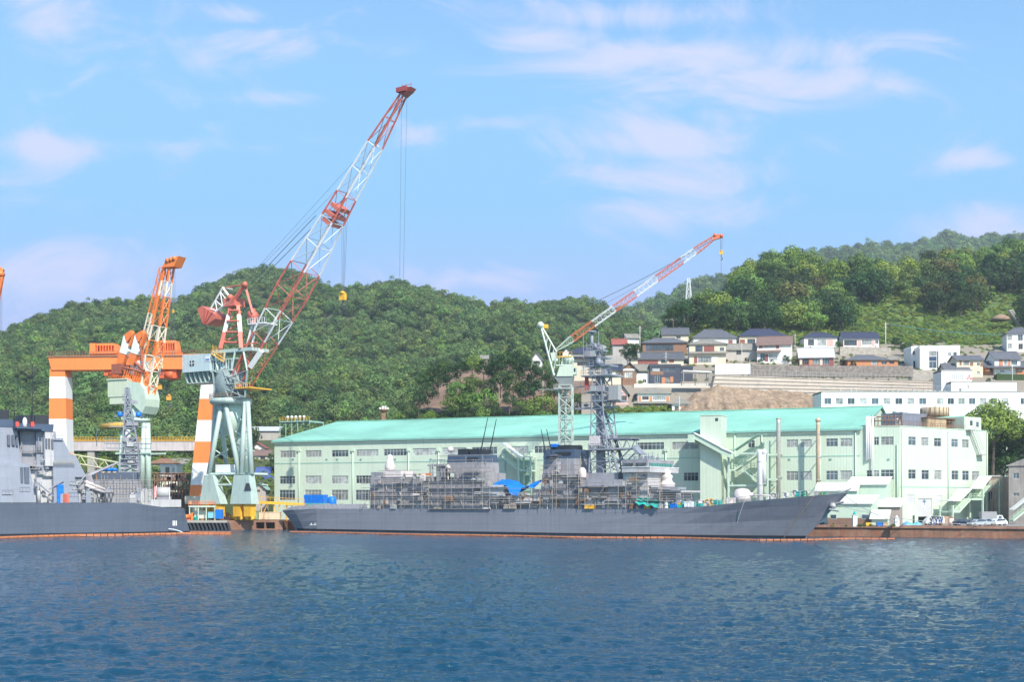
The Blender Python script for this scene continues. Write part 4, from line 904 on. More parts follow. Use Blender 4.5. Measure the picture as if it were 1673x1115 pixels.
    for i in range(5):
        y0 = 6 - 1.5 + i * .6
        g.hexa([(p.x - .9 + .25 * abs(i - 2), y0, p.z + 1.3), (p.x + .3 + .25 * abs(i - 2), y0, p.z + 1.3), (p.x + .3 + .25 * abs(i - 2), y0 + .6, p.z + 1.3), (p.x - .9 + .25 * abs(i - 2), y0 + .6, p.z + 1.3)],
               [(p.x - 1.4, y0, zt - .2 * abs(i - 2)), (p.x - .9, y0, zt - .2 * abs(i - 2)), (p.x - .9, y0 + .6, zt - .2 * abs(i - 2)), (p.x - 1.4, y0 + .6, zt - .2 * abs(i - 2))])
    g.build('fire_control_radar', mastm, root)
    rn = random.Random(9); zt = SF.l(1040, 751.5, .6).z
    for i in range(10):
        g = MB(); x = u0.x + rn.uniform(0, 1) * (u1.x - u0.x); y = rn.uniform(1.5, 12); h = rn.uniform(.6, 2.2); g.box(x - .3, x + .3, y - .3, y + .3, zt, zt + h * .5); g.bar((x, y, zt), (x, y, zt + h), .08); g.build('deck_fitting', mastm, root)
    g = MB(); 
    for i in range(14): x = u0.x + (u1.x - u0.x) * i / 13; g.bar((x, .9, zt), (x, .9, zt + 1.1), .035)
    g.bar((u0.x, .9, zt + 1.1), (u1.x, .9, zt + 1.1), .04); g.bar((u0.x, .9, zt + .6), (u1.x, .9, zt + .6), .035); g.build('bridge_rail', mastm, root)
    # forward gun: white dome and barrel
    p = SF.l(1208, 816, 5.5); q = SF.l(1208, 799, 5.5); h = q.z - p.z + .5; g = MB()
    g.lathe((p.x, 7, p.z - .5), [(1.9, 0), (1.95, h * .4), (1.75, h * .75), (1.3, h * .95), (.2, h + .1)], 18); gd = g.build('gun_turret', wrap, root)
    g = MB(); g.tube((p.x + 1.2, 7, p.z + h * .35), (p.x + 6.6, 7, p.z + h * .25), .16, 0, 8); g.tube((p.x + 1.0, 7, p.z + h * .35), (p.x + 2.4, 7, p.z + h * .34), .45, 0, 8); g.build('gun_barrel', wrap, gd)
    # stem ornaments: anchor and bow fitting, jackstaff
    p = SF.l(1368, 828, 6.4); g = MB(); g.lathe((p.x - .8, 6.1, p.z), [(.15, -.6), (.6, -.3), (.8, .2), (.4, .7)], 10); g.bar((p.x - 1, 6.1, p.z + .3), (p.x + 1.6, 5.6, p.z + .9), .22); g.bar((p.x - 1.4, 5.7, p.z - .6), (p.x + .6, 5.5, p.z - .9), .22); g.build('anchor', galv, root)
    a, b = SF.l(1290, 811, 4), SF.l(1388, 803, 7); g = MB(); g.bar(SF.l(1352, 807, 5), (b.x, 7, b.z), .1); g.bar(SF.l(1372, 806, 6), (b.x + .3, 7, b.z + .5), .16); g.build('bow_fitting', galv, root)
    # guard rails fore and aft, following the sheer
    for rng in ((461, 600), (1118, 1380)):
        g = MB(); prev = None; k = 0; px = rng[0]
        while px <= rng[1]:
            hd = interp([(d[0], d[2]) for d in data], px); py = interp([(d[0], d[1]) for d in data], px); q = SF.l(px, py, 7 - hd); q.y = 7 - hd + .15
            t = q + Vector((0, 0, 1.15)); g.bar(q, t, .05)
            if prev:
                g.bar(prev, t, .045); g.bar(prev - Vector((0, 0, .55)), t - Vector((0, 0, .55)), .035)
            prev = t; px += 9
        g.build('guard_rail', galv, root)
    # netting apron at the stern
    g = MB(); pts = [(461, 834.5), (480, 828), (500, 826), (517, 825), (560, 824.5), (600, 824)]
    for (a0, b0), (a1, b1) in zip(pts, pts[1:]):
        hd = lambda px: interp([(d[0], d[2]) for d in data], px)
        q0, q1 = SF.l(a0, interp([(d[0], d[1]) for d in data], a0), 7 - hd(a0)), SF.l(a1, interp([(d[0], d[1]) for d in data], a1), 7 - hd(a1)); t0, t1 = SF.l(a0, b0, 7 - hd(a0)), SF.l(a1, b1, 7 - hd(a1))
        g.hexa([q0, q1, q1 + Vector((0, .08, 0)), q0 + Vector((0, .08, 0))], [t0, t1, t1 + Vector((0, .08, 0)), t0 + Vector((0, .08, 0))])
    g.build('stern_net', mat('grey_netting', (.40, .38, .40), .9, .2, 1.5, streak=.3), root)
    # draught marks and water streaks, thin raised paint
    g = MB()
    for i, px in enumerate((508, 514)):
        p = SF.l(px, 855, 0); q = SF.l(px, 859, 0); g.box(p.x, p.x + .25, .0, .0 + .02, q.z, p.z)
        p2 = SF.l(px - 2, 858, 0); g.box(p2.x, p2.x + 1.1, -.03, .03, p2.z - .1, p2.z + .05)
    g.build('draught_mark', white, root)
    return root, st, data
WS, WST, WDATA = warship()
def hull_y(px): return interp([(d[0], d[2]) for d in WDATA], px)
def lattice_seg(g, A, B_, m=0, r=.12, rb=.07, kind='x'):
    """A, B_: four corners each; chords, ring at B_ and bracing on the four faces"""
    for a, b in zip(A, B_): g.tube(a, b, r, m, 5)
    for i in range(4):
        j = (i + 1) % 4; g.tube(B_[i], B_[j], rb, m, 4); g.tube(A[i], B_[j], rb, m, 4)
        if kind == 'x': g.tube(A[j], B_[i], rb, m, 4)
def ship_mast():
    root = WS
    v0, v1 = 4.5, 9.5
    def ring(y, xa, xb, va=v0, vb=v1):
        a, b = SF.l(xa, y, va), SF.l(xb, y, va); return [Vector((a.x, va, a.z)), Vector((b.x, va, a.z)), Vector((b.x, vb, a.z)), Vector((a.x, vb, a.z))]
    lev = [(773, 962, 998), (755, 963, 996), (736, 964, 993), (715, 965, 990), (692, 965.5, 987.5), (669, 966, 985), (654, 966, 984), (636, 967, 983), (614, 968, 981)]
    g = MB()
    for k, (l0, l1) in enumerate(zip(lev, lev[1:])): lattice_seg(g, ring(*l0), ring(*l1), 0, .19 - k * .009, .085)
    a, b = ring(773, 974, 985, 6.2, 7.8), ring(614, 974, 979, 6.4, 7.6); g.hexa(a, b); mb = g.build('lattice_mast', mastm, root)
    g = MB(); A, B2 = SF.l(1018, 773, 7), SF.l(984, 672, 7)
    for y in (5, 9): g.tube((A.x, y, A.z), (B2.x, y * .5 + 3.5, B2.z), .34, 0, 6)
    for t in (.2, .4, .6, .8):
        p = A + (B2 - A) * t; g.bar((p.x, 5 + 1 * t, p.z), (p.x, 9 - 1 * t, p.z), .12); g.bar((p.x, 6, p.z), (p.x - 2.4 * (1 - t * .5), 6, p.z), .12)
    g.build('mast_leg', mastm, mb)
    def plat(x0, x1, y, v0_, v1_, th=.3, rail=True, name='mast_platform'):
        a, b = SF.l(x0, y, v0_), SF.l(x1, y, v0_); g = MB(); g.box(a.x, b.x, v0_, v1_, a.z - th, a.z)
        if rail:
            n = max(3, int((b.x - a.x) / 1.0))
            for i in range(n + 1): x = a.x + (b.x - a.x) * i / n; g.bar((x, v0_, a.z), (x, v0_, a.z + 1.1), .05)
            g.bar((a.x, v0_, a.z + 1.1), (b.x, v0_, a.z + 1.1), .06); g.bar((a.x, v0_, a.z + .55), (b.x, v0_, a.z + .55), .04)
        return g.build(name, mastm, mb)
    plat(961, 999, 734, 3.5, 10); plat(939, 1004, 667, 5.8, 6.8, .35); plat(965, 1008, 655, 4.4, 9.6); plat(949, 998, 614, 4, 10); plat(936, 962, 632, 6, 7, .2); plat(956, 996, 598, 5, 9); plat(958, 990, 585, 5.5, 8.5)
    plat(960, 985, 573, 5.8, 8.2); plat(1000, 1008, 641, 5, 8); plat(952, 985, 641, 4.6, 9.4, .2)
    # top hamper
    g = MB(); a = SF.l(968, 614, 7); 
    for x in (965, 971, 977): 
        p, q = SF.l(x, 614, 6.4), SF.l(x, 560, 6.6); g.bar(p, q, .14)
    for k in range(8):
        y = 610 - k * 6.5; p, q = SF.l(965, y, 6.4), SF.l(977, y - 6, 6.4); g.bar(p, q, .08); p, q = SF.l(977, y, 6.4), SF.l(965, y - 6, 6.4); g.bar(p, q, .08); p, q = SF.l(960, y, 6.4), SF.l(982, y, 6.4); g.bar(p, q, .09)
    p, q = SF.l(967, 575, 7), SF.l(967, 545, 7); g.tube(p, q, .35, 0, 8); g.lathe(q, [(.5, 0), (1.1, .2), (1.1, .4), (.3, .6)], 12)
    g.build('topmast', mastm, mb)
    for (x, y0, y1) in ((953, 614, 540), (979.5, 614, 560), (978, 598, 540), (958, 590, 560)):
        p, q = SF.l(x, y0, 6), SF.l(x, y1, 6); g = MB(); g.tube(p, q, .07, 0, 4); g.build('mast_aerial', mastm, mb)
    rn = random.Random(3)
    for i in range(30):
        y = rn.choice([612, 597, 583, 571, 640, 653, 665]); x = rn.uniform(955, 994); v = rn.uniform(4.5, 8.5); p = SF.l(x, y, v); s_ = rn.uniform(.35, .8); g = MB()
        if i % 3: g.box(p.x - s_, p.x + s_, v - .5, v + .5, p.z, p.z + s_ * 1.7)
        else: g.lathe(p, [(s_ * .8, 0), (s_, s_), (s_ * .5, s_ * 2)], 10)
        g.build('mast_fitting', (mastm, shipm, galv)[i % 3], mb)
    g = MB(); p = SF.l(1003, 654, 4); g.box(p.x - 1.3, p.x + 1.1, 3.9, 5.5, p.z, p.z + 3.2); g.build('square_radar', mat('radar_face', (.36, .36, .35), .6, .1, 2, seam=(.4, .4, .5)), mb)
    p = SF.l(958, 626, 5); g = MB(); g.box(p.x - .4, p.x + .4, 5, 5.3, p.z - 1.6, p.z + 1.6); g.build('red_white_flag', mat('red_cloth', (.6, .07, .05), .8, .2), mb)
    # side sponson with lattice brackets
    a, b = SF.l(990, 718, 5), SF.l(1031, 718, 5); c = SF.l(1031, 733, 5); g = MB()
    for y in (5, 9):
        g.bar((a.x, y, a.z), (b.x, y, b.z), .2); g.bar((a.x, y, c.z), (b.x, y, c.z), .17); g.bar((a.x + 1, y, c.z - 4.5), (b.x, y, c.z), .17)
        for i in range(6):
            x0 = a.x + (b.x - a.x) * i / 6; x1 = a.x + (b.x - a.x) * (i + 1) / 6; g.bar((x0, y, a.z if i % 2 else c.z), (x1, y, c.z if i % 2 else a.z), .11)
    g.box(a.x, b.x, 4.8, 9.2, a.z, a.z + .2); g.box(a.x + 1, b.x + .3, 4.8, 9.2, c.z - .2, c.z); g.build('radar_sponson', mastm, mb)
    p, q = SF.l(963, 713, 4.2), SF.l(980, 728, 4.2); g = MB(); g.box(p.x, q.x, 4.1, 4.35, q.z, p.z); g.build('wrapped_panel', wrap, mb)
ship_mast()
def scaffold(lab, px0, px1, y0, y1, v, stepx=13, stepy=8.5, seed=1, planks=True, group=None):
    """tube scaffolding standing along the ship's side between two photo columns"""
    rn = random.Random(seed); a, b = SF.l(px0, y1, v), SF.l(px1, y1, v); zt = SF.l((px0 + px1) / 2, y0, v).z; zb = SF.l((px0 + px1) / 2, y1, v).z
    r = thing('scaffolding', lab, 'scaffolding', SF, group='scaffolding on the grey warship')
    n = max(2, round((b.x - a.x) / 2.5)); nz = max(1, round((zt - zb) / 2.0)); g = MB(); pl = MB()
    for i in range(n + 1):
        x = a.x + (b.x - a.x) * (i + (rn.uniform(-.35, .35) if 0 < i < n else 0)) / n
        for y in (v, v + 1.1): g.tube((x + rn.uniform(-.1, .1), y, zb), (x + rn.uniform(-.1, .1), y, zt + rn.uniform(-3.2, 1.0)), .05, 0, 4)
    for j in range(nz + 1):
        z = zb + (zt - zb) * j / nz; i0 = 0 if j < nz else rn.randint(0, n // 3); i1 = n if j < nz else rn.randint(2 * n // 3, n)
        x0 = a.x + (b.x - a.x) * i0 / n; x1 = a.x + (b.x - a.x) * i1 / n
        for dz in ((.5, 1.0) if j % 2 else (1.0,)): g.tube((x0, v, z + dz), (x1, v, z + dz), .045, 0, 4)
        g.tube((x0, v + 1.1, z + 1), (x1, v + 1.1, z + 1), .05, 0, 4)
        if j > 0 or rn.random() < .4: pl.box(x0, x1, v + .07, v + .62, z - .1, z + .02)
    for i in range(n):
        if rn.random() < .3:
            x = a.x + (b.x - a.x) * i / n; j = rn.randint(0, max(0, nz - 1)); z = zb + (zt - zb) * j / nz; g.tube((x, v - .05, z), (x + 1.9, v - .05, z + (zt - zb) / nz), .06, 0, 4)
    g.build('scaffold_tubes', scafm, r)
    cols = [shipl, shipd, scafp, rustst, wrap, shipm, darkst, yellowp, galv]
    for i in range(int(n * 1.1)):
        x = a.x + (b.x - a.x) * rn.random() * .94; j = rn.randint(0, nz); z = zb + (zt - zb - 1) * j / nz * rn.uniform(.9, 1); w_ = rn.uniform(.4, 2.4); h_ = rn.uniform(.35, 1.7); k = MB()
        k.hexa([(x, v + .15, z), (x + w_, v + .15, z), (x + w_, v + .8, z), (x, v + .8, z)], [(x + rn.uniform(0, .3), v + .3, z + h_), (x + w_, v + .2, z + h_ * rn.uniform(.6, 1)), (x + w_, v + .7, z + h_), (x + .1, v + .7, z + h_)]); k.build('hanging_sheet' if i % 2 else 'stored_bundle', cols[rn.randrange(9)], r)
    if pl.v: pl.build('plank_walkway', scafp, r)
    return r
scaffold('scaffolding round the after deckhouse at the warship stern end, below the wrapped gun', 590, 700, 776, 832, -.4, seed=1)
scaffold('scaffolding round the after funnel of the grey warship', 700, 800, 752, 832, -.5, seed=2)
scaffold('scaffolding over the boat deck under the blue tarpaulin on the warship', 800, 882, 806, 832, -.6, seed=3)
scaffold('scaffolding round the forward funnel of the grey warship', 882, 945, 752, 832, -.5, seed=4)
scaffold('scaffolding between the forward funnel and the bridge, below the lattice mast', 945, 1022, 796, 832, -.6, seed=5)
scaffold('scaffolding under the bridge windows of the grey warship', 1022, 1078, 774, 832, -.6, seed=6)
scaffold('scaffolding before the bridge around the wrapped forward gun mount', 1078, 1130, 800, 830, .6, seed=7)
def deck_clutter():
    rn = random.Random(12)
    # crumpled blue tarpaulin amidships
    g = MB(); vs = []; nx, ny = 26, 8; a, b = SF.l(803, 790, 1), SF.l(874, 790, 1)
    for j in range(ny + 1):
        for i in range(nx + 1):
            t = i / nx; s_ = j / ny; x = a.x + (b.x - a.x) * t; sag = -1.9 * math.exp(-((t - .60) / .20) ** 2) - .5 * t * (1 - t)
            z = a.z + 1.0 - 2.3 * (1 - s_) * (.45 + .45 * math.sin(t * 3.14 * 2.2 + 1) ** 2) + sag + rn.uniform(-.14, .14) + .25 * math.sin(t * 37) * (1 - s_)
            vs.append((x, .4 + s_ * 5, z))
    g.add(vs, [(j * (nx + 1) + i, j * (nx + 1) + i + 1, (j + 1) * (nx + 1) + i + 1, (j + 1) * (nx + 1) + i) for j in range(ny) for i in range(nx)], 0, True)
    r = thing('tarpaulin', 'crumpled bright blue tarpaulin slung over the middle of the grey warship', 'tarpaulin', SF); g.build('cloth', bluetarp, r)
    # teal sheet by the bridge
    g = MB(); a, b = SF.l(1040, 816, -.1), SF.l(1078, 818, -.1); vs = []
    for j in range(5):
        for i in range(13):
            t = i / 12; vs.append((a.x + (b.x - a.x) * t, -.9 + j * .5, a.z + .7 - t * .9 - (4 - j) * .35 - .4 * math.sin(t * 9) ** 2 + rn.uniform(-.08, .08)))
    g.add(vs, [(j * 13 + i, j * 13 + i + 1, (j + 1) * 13 + i + 1, (j + 1) * 13 + i) for j in range(4) for i in range(12)], 0, True)
    r = thing('sheet', 'teal green sheet hanging below the bridge of the grey warship', 'sheet', SF); g.build('cloth', teal, r)
    cols = [bluetarp, teal, whitecr, yellowp, galv, wrap, mastm, shipl, mat('green_hose', (.05, .3, .14), .5, .2, 1)]
    # odds and ends on deck: crates, drums, hose reels, each one by itself
    spots = []
    for i in range(30):
        px = rn.uniform(1050, 1130); spots.append((px, rn.uniform(.3, 1.2)))
    for i in range(16): spots.append((rn.uniform(1130, 1195), rn.uniform(1, 5)))
    for i in range(12): spots.append((rn.uniform(1225, 1350), rn.uniform(3.5, 6)))
    for i in range(14): spots.append((rn.uniform(500, 596), rn.uniform(1, 6)))
    seen = {}
    names = {0: 'blue', 1: 'teal', 2: 'white', 3: 'yellow', 4: 'steel grey', 5: 'pale pink', 6: 'dark grey', 7: 'light grey', 8: 'green'}
    for i, (px, v) in enumerate(spots):
        hd = hull_y(px); py = interp([(d[0], d[1]) for d in WDATA], px); v = max(v, 7 - hd + .5); zz = SF.l(px, py, 7 - hd).z; p = SF.l(px, py, v); k = rn.randrange(9)
        s_ = rn.uniform(.35, .8); where = 'before the bridge' if px < 1130 else 'by the forward gun' if px < 1200 else 'on the bow' if px > 1200 else ''
        if px < 600: where = 'on the open stern deck'
        kind = ('crate', 'drum', 'hose coil')[i % 3]
        f = Fr(*(SF.O + SF.d * p.x + SF.n * v)[:], -33 + rn.uniform(-20, 20), zz)
        r = thing(kind.replace(' ', '_'), f'{names[k]} {kind} lying {where} of the grey warship' if 'of' not in where else '', kind, f, group=f'{names[k]} {kind}s {where} of the warship')
        g = MB()
        if kind == 'crate':
            g.box(-s_, s_, -s_ * .7, s_ * .7, .08, s_ * 1.5); g.box(-s_ - .05, s_ + .05, -s_ * .7 - .05, s_ * .7 + .05, s_ * 1.5 - .2, s_ * 1.5 + .02)
            for xx in (-s_, 0, s_): g.box(xx - .08, xx + .08, -s_ * .7 - .06, s_ * .7 + .06, 0, s_ * 1.5)
        elif kind == 'drum': g.lathe((0, 0, 0), [(s_ * .6, 0), (s_ * .66, .05), (s_ * .6, .1), (s_ * .6, s_ * .9), (s_ * .66, s_ * .95), (s_ * .6, s_), (s_ * .6, s_ * 1.7), (s_ * .64, s_ * 1.75)], 12)
        else:
            for q in range(4):
                for w_ in range(10):
                    a0, a1 = w_ * .628, (w_ + 1) * .628; rr = s_ * (.9 - q * .1); g.tube((rr * math.cos(a0), .2 * q, s_ + rr * math.sin(a0)), (rr * math.cos(a1), .2 * q, s_ + rr * math.sin(a1)), .1, 0, 4)
        g.build('body', cols[k], r)
deck_clutter()
def things_at_stern():
    # blue container on the quay behind the stern, blue tank
    for (px0, px1, y0, y1, m, n, lab, cat) in ((497, 528, 809, 823, bluetarp, 'container', 'bright blue open container on the quay behind the warship stern', 'container'), ):
        f = Fr(-45, 343, -24, 5.4); a, b = f.l(px0, y0), f.l(px1, y1); r = thing(n, lab, cat, f); L = b.x - a.x; h = a.z - b.z
        g = MB(); g.box(a.x, b.x, 0, 2.4, b.z, a.z)
        for i in range(9): x = a.x + L * i / 8; g.box(x - .07, x + .07, -.08, -.003, b.z, a.z)
        g.build('container_body', m, r); g = MB(); g.box(a.x, b.x, -.1, 2.5, b.z - 1.2, b.z - .05); g.build('container_base', teal, r)
    f = Fr(-40, 336.0, -24, 4.6); g = MB(); c = f.l(539, 820); r = thing('tank', 'rounded blue tank beside the blue container behind the warship stern', 'tank', f); g.lathe((c.x, 1, c.z - 1.2), [(1.1, 0), (1.2, .4), (1.2, 1.9), (.9, 2.4), (.2, 2.6)], 14); g.build('tank_body', bluetarp, r)
    g = MB(); g.lathe((c.x, 1, c.z + 1.2), [(.3, 0), (.3, .3)], 10); g.build('cap', white, r)
things_at_stern()
for (x0, y0, x1, y1, hd0, nm, m_) in ((1218, 820, 1199, 881, 6.2, 'thin white rope hanging from the deck by the forward gun to the water', whitecr), (1332, 811, 1281, 882, 3.2, 'brown rope slanting down the bow to the water', mat('hemp_rope', (.36, .25, .17), .9, .2, 2))):
    a_, b_ = SF.l(x0, y0, 7 - hd0), SF.l(x1, y1, 7 - hd0 * .35); g = MB(); pts = [vv for vv in ((a_ + (b_ - a_) * t) + Vector((0, -.7 + .25 * math.sin(t * 3.1) * -1, 0)) for t in [k / 10 for k in range(11)])]; g.path(pts, .07, 0, 5)
    ro = thing('rope', nm, 'rope', SF); g.build('strand', m_, ro)
# ---------------------------------------------------------------- the second warship, stern towards us at the left edge
TF = Fr(-77.5, 302.0, 38.0)   # local x runs from its bow (negative) to its stern (0)
hull2 = mat('dark_grey_hull', (.10, .12, .16), .38, .08, .12, streak=.25, seam=(7.5, 2.0, .2))
def warship2():
    root = thing('warship', 'grey warship cut by the photo edge, dark hull with stern beside the cranes', 'warship', TF)
    zd = TF.l(120, 822, 0).z
    g = MB(); st = [(-104, 1.0, .3, zd + 3, 4), (-92, 4, 2, zd + 2, 2), (-78, 6.5, 5, zd + 1, 0), (-60, 7.6, 7, zd, 0), (-12.5, 7.6, 7.2, zd, 0), (-11, 7.5, 7.1, zd - .3, 0), (-4, 7.2, 6.6, zd - 1.2, -.5), (0.3, 6.7, 5.6, zd - 1.3, -2.0)]
    h = loft_hull(root, st, [hull2, boot, deckm])
    def B(name, p0, p1, yt, yb, v0=1.0, v1=14.0, m=shipm, slope=.0, e0=0.0, e1=0.0, parent=None):
        a, b = TF.l(p0, yt, v0), TF.l(p1, yb, v0); zb = TF.l((p0 + p1) / 2, yb, v0).z; zt = TF.l((p0 + p1) / 2, yt, v0).z; h = zt - zb
        g = MB(); g.hexa([(a.x - e0 * h, v0, zb), (b.x + e1 * h, v0, zb), (b.x + e1 * h, v1, zb), (a.x - e0 * h, v1, zb)], [(a.x, v0 + slope * h, zt), (b.x, v0 + slope * h, zt), (b.x, v1 - slope * h, zt), (a.x, v1 - slope * h, zt)])
        return g.build(name, m, parent or root)
    s2 = mat('blue_grey_deckhouse', (.25, .27, .32), .5, .07, .25, streak=.2, seam=(3.0, 2.5, .18))
    B('deckhouse', -60, 50, 757, 821.6, .0, 14, s2, slope=.10, e1=.12)
    B('recess_house', 46, 96, 770, 821.6, 2.2, 12, shipl, slope=.04, e1=.05); B('hangar', 72, 103, 716, 745, 1.7, 11, s2, slope=.06, e1=.45); B('hangar', 100, 124, 744, 780, 1.4, 12, s2, slope=.05, e1=.5); B('hangar', 88, 118, 742, 821.6, .8, 13, s2, slope=.07, e1=.14); B('hangar', 112, 150, 776, 821.6, 1.8, 12, shipm, slope=.05, e1=.3)
    B('hangar', 148, 182, 800, 821.6, 2.5, 11, shipm, slope=.05, e1=.3)
    B('after_funnel_house', 60, 92, 705, 772, 2.6, 11, s2, slope=.04, e1=.05); B('funnel_side', 74, 88, 704, 762, 1.4, 5, shipl, slope=.03)
    B('funnel_side', 33, 62, 704, 762, 3.8, 10, shipm)
    t = B('funnel_top', 30, 88, 693, 704.5, 1.4, 10.5, shipd, slope=.0, e1=-.12)
    B('platform', 27, 70, 698, 701, .2, 4, shipd, parent=t)
    for (a, b) in ((37, 56), (57, 80)): B('funnel_pipe', a, b, 678.5, 693.5, 4, 9, black, slope=.02, parent=t)
    B('forward_funnel', -40, 29, 697, 757.5, 2.4, 11, s2, slope=.09, e1=.10); t2 = B('funnel_top', -40, 24, 685, 697.5, 3, 10, shipd, slope=.02, e1=.1); B('funnel_pipe', -30, 15, 670, 685.5, 4, 9, black, parent=t2)
    B('stern_bulwark', 246, 296, 817, 829, .3, .5, shipl)
    # grilles
    for (x0, x1, y0, y1, v) in ((12.5, 17, 711, 728, 2.2), (20, 24.5, 711, 728, 2.2), (26.5, 30, 712, 729, 2.2), (75, 77.5, 717, 733, 1.2), (79.5, 82, 717, 733, 1.2), (84.5, 87.5, 718, 734, 1.2), (34, 38, 764, 790, .3), (40, 48, 764, 791, .3)):
        B('intake_grille', x0, x1, y0, y1, v, v + .5, mat('grille_grey', (.10, .12, .16), .6, .1, 1, seam=(0, .4, .5)))
    # railings, masts and fittings
    g = MB(); 
    for i in range(28):
        p = TF.l(88 + i * 1.25, 760, .7); g.bar((p.x, .7, p.z), (p.x, .7, p.z + 1.1), .05)
    p, q = TF.l(88, 752.5, .7), TF.l(122, 752.5, .7); g.bar(p, q, .05); g.build('guard_rail', galv, root)
    g = MB(); a, b = TF.l(150, 818.5, .5), TF.l(246, 818.5, .5)
    for i in range(22):
        x = a.x + (b.x - a.x) * i / 21; g.bar((x, .5, zd), (x, .5, zd + 1.1), .05)
    for dz in (.55, 1.1): g.bar((a.x, .5, zd + dz), (b.x, .5, zd + dz), .045)
    g.build('guard_rail', galv, root)
    p = TF.l(41, 692, 1); g = MB(); g.lathe((p.x, 1.2, p.z - 1.0), [(.5, 0), (.5, 1.6), (.3, 2.1), (.05, 2.3)], 12); g.build('radome', whitecr, root)
    for px in (28.5, 53.5): p = TF.l(px, 697, .3); g = MB(); g.box(p.x - .35, p.x + .35, .3, .9, p.z - .1, p.z + 1.0); g.build('red_box', mat('red_box_paint', (.6, .07, .05), .5), root)
    for (px, y0, y1) in ((29.5, 700, 600), (53, 692, 596), (23, 690, 667), (24.5, 690, 671), (52, 680, 664)):
        p, q = TF.l(px, y0, 2), TF.l(px, y1, 2); g = MB(); g.tube(p, q, .07, 0, 4); g.build('whip_antenna', black, root)
    for (x0, y0, x1, y1) in ((62, 790, 88, 812), (58, 772, 62, 818), (80, 800, 104, 786), (128, 790, 141, 776)):
        p, q = TF.l(x0, y0, .8), TF.l(x1, y1, .8); g = MB(); g.tube(p, q, .15, 0, 5); g.build('davit', mastm, root)
    # crane jib and rocket tubes on the hangar deck
    p, q = TF.l(132, 783, 2.5), TF.l(192, 757, 2.5); g = MB(); g.tube(p, q, .55, 0, 6, .22); g.build('deck_crane_jib', shipm, root)
    g = MB(); p = TF.l(138, 790, 1.5)
    for i in range(2):
        for j in range(2): g.tube((p.x + .1, 1.2 + i * .8, p.z - .4 + j * .75), (p.x + 4.6, 1.2 + i * .8, p.z - 2.2 + j * .75), .36, 0, 8)
    g.build('missile_tubes', wrap, root)
    rn = random.Random(33)
    for i in range(34):
        px = rn.uniform(56, 240); v = rn.uniform(.7, 5); zb = zd; p = TF.l(px, 815, v); s_ = rn.uniform(.3, 1.0); g = MB(); h_ = rn.uniform(.8, 3.2)
        if i % 3 == 0: g.lathe((p.x, v, zd), [(s_ * .5, 0), (s_ * .5, h_ * .7), (s_ * .3, h_)], 10)
        else: g.box(p.x - s_, p.x + s_, v, v + s_, zd, zd + h_); g.box(p.x - s_ * .5, p.x + s_ * .3, v - .1, v + s_, zd + h_, zd + h_ + .4)
        g.build('deck_fitting', (shipm, shipl, mastm, galv)[i % 4], root)
    for i in range(60):
        px = rn.uniform(2, 148); y0 = rn.uniform(710 if 30 < px < 90 else 762 if px < 30 else 790, 816); v = 2.1 if px < 30 and y0 > 762 and False else (.3 + max(0, (821 - y0) * .035) - .4 if px < 58 else 1.9 if px < 92 else 1.2); p = TF.l(px, y0, v); g = MB(); k = i % 3
        if k == 0: g.tube((p.x, v - .1, p.z - 1.2), (p.x, v - .1, p.z + 1.2), .1, 0, 6); nm = 'side_pipe'
        elif k == 1: g.box(p.x, p.x + .7, v - .2, v + .3, p.z - .4, p.z + .5); g.box(p.x + .1, p.x + .5, v - .3, v + .3, p.z, p.z + .7); nm = 'side_locker'
        else: g.box(p.x, p.x + 2.2, v - .4, v + .3, p.z, p.z + .1); [g.bar((p.x + t, v - .4, p.z), (p.x + t, v - .4, p.z + 1), .04) for t in (0, .7, 1.4, 2.2)]; g.bar((p.x, v - .4, p.z + 1), (p.x + 2.2, v - .4, p.z + 1), .04); nm = 'side_ledge'
        g.build(nm, (shipm, s2, mastm, shipl, galv)[i % 5], root)
    for (px, m) in ((99, bluetarp), (108, redp), (104, wrap)):
        p = TF.l(px, 815, .5); g = MB(); g.box(p.x - .7, p.x + .7, .5, 1.5, zd, zd + (4 if m is bluetarp else 2)); g.build('deck_locker', m, root)
    g = MB(); a, b = TF.l(158, 818, .6), TF.l(184, 818, .6)
    for i in range(8):
        x0 = a.x + (b.x - a.x) * i / 8; x1 = a.x + (b.x - a.x) * (i + 1) / 8; g.bar((x0, .4, zd + (0 if i % 2 else 2.2)), (x1, .4, zd + (2.2 if i % 2 else 0)), .12)
    g.bar((a.x, .4, zd + 2.2), (b.x, .4, zd + 2.2), .12); g.build('truss_rack', darkst, root)
    # ensign on staff at the stern, and stern lamp post
    p, q = TF.l(252, 820, 1.5), TF.l(256, 794, 1.5); g = MB(); g.tube(p, q, .08); fs = g.build('ensign_staff', whitecr, root)
    g = MB(); g.box(p.x - .1, p.x + .55, 1.45, 1.6, p.z + 1.0, q.z - .2); g.build('furled_flag', mat('ensign_cloth', (.62, .25, .25), .8, .4, 2.5), fs)
    p, q = TF.l(277, 820, 1.5), TF.l(277, 800, 1.5); g = MB(); g.tube(p, q, .1); g.build('stern_post', whitecr, root)
    p, q = TF.l(88, 823, -.05), TF.l(94, 876, -.05); g = MB(); g.tube((p.x, -.15, p.z), (q.x, .1, q.z), .06); g.build('hanging_rope', whitecr, root)
    g = MB()
    for i in range(3):
        c = TF.l(284 + i * 2.6, 855, 0); g.box(c.x - .12, c.x + .1, .36, .40, c.z - .7, c.z + .5)
    g.build('draught_mark', white, root)
    # cooling water stream from the stern
    g = MB(); a = TF.l(275, 865, 0.2)
    pts = [Vector((a.x + t * 3.2, .1 - t * 1.6, a.z * (1 - t * t))) for t in (0, .25, .5, .75, 1)]; g.path(pts, .12, 0, 5); g.build('water_jet', mat('white_water', (.7, .75, .78), .3), root)
warship2()
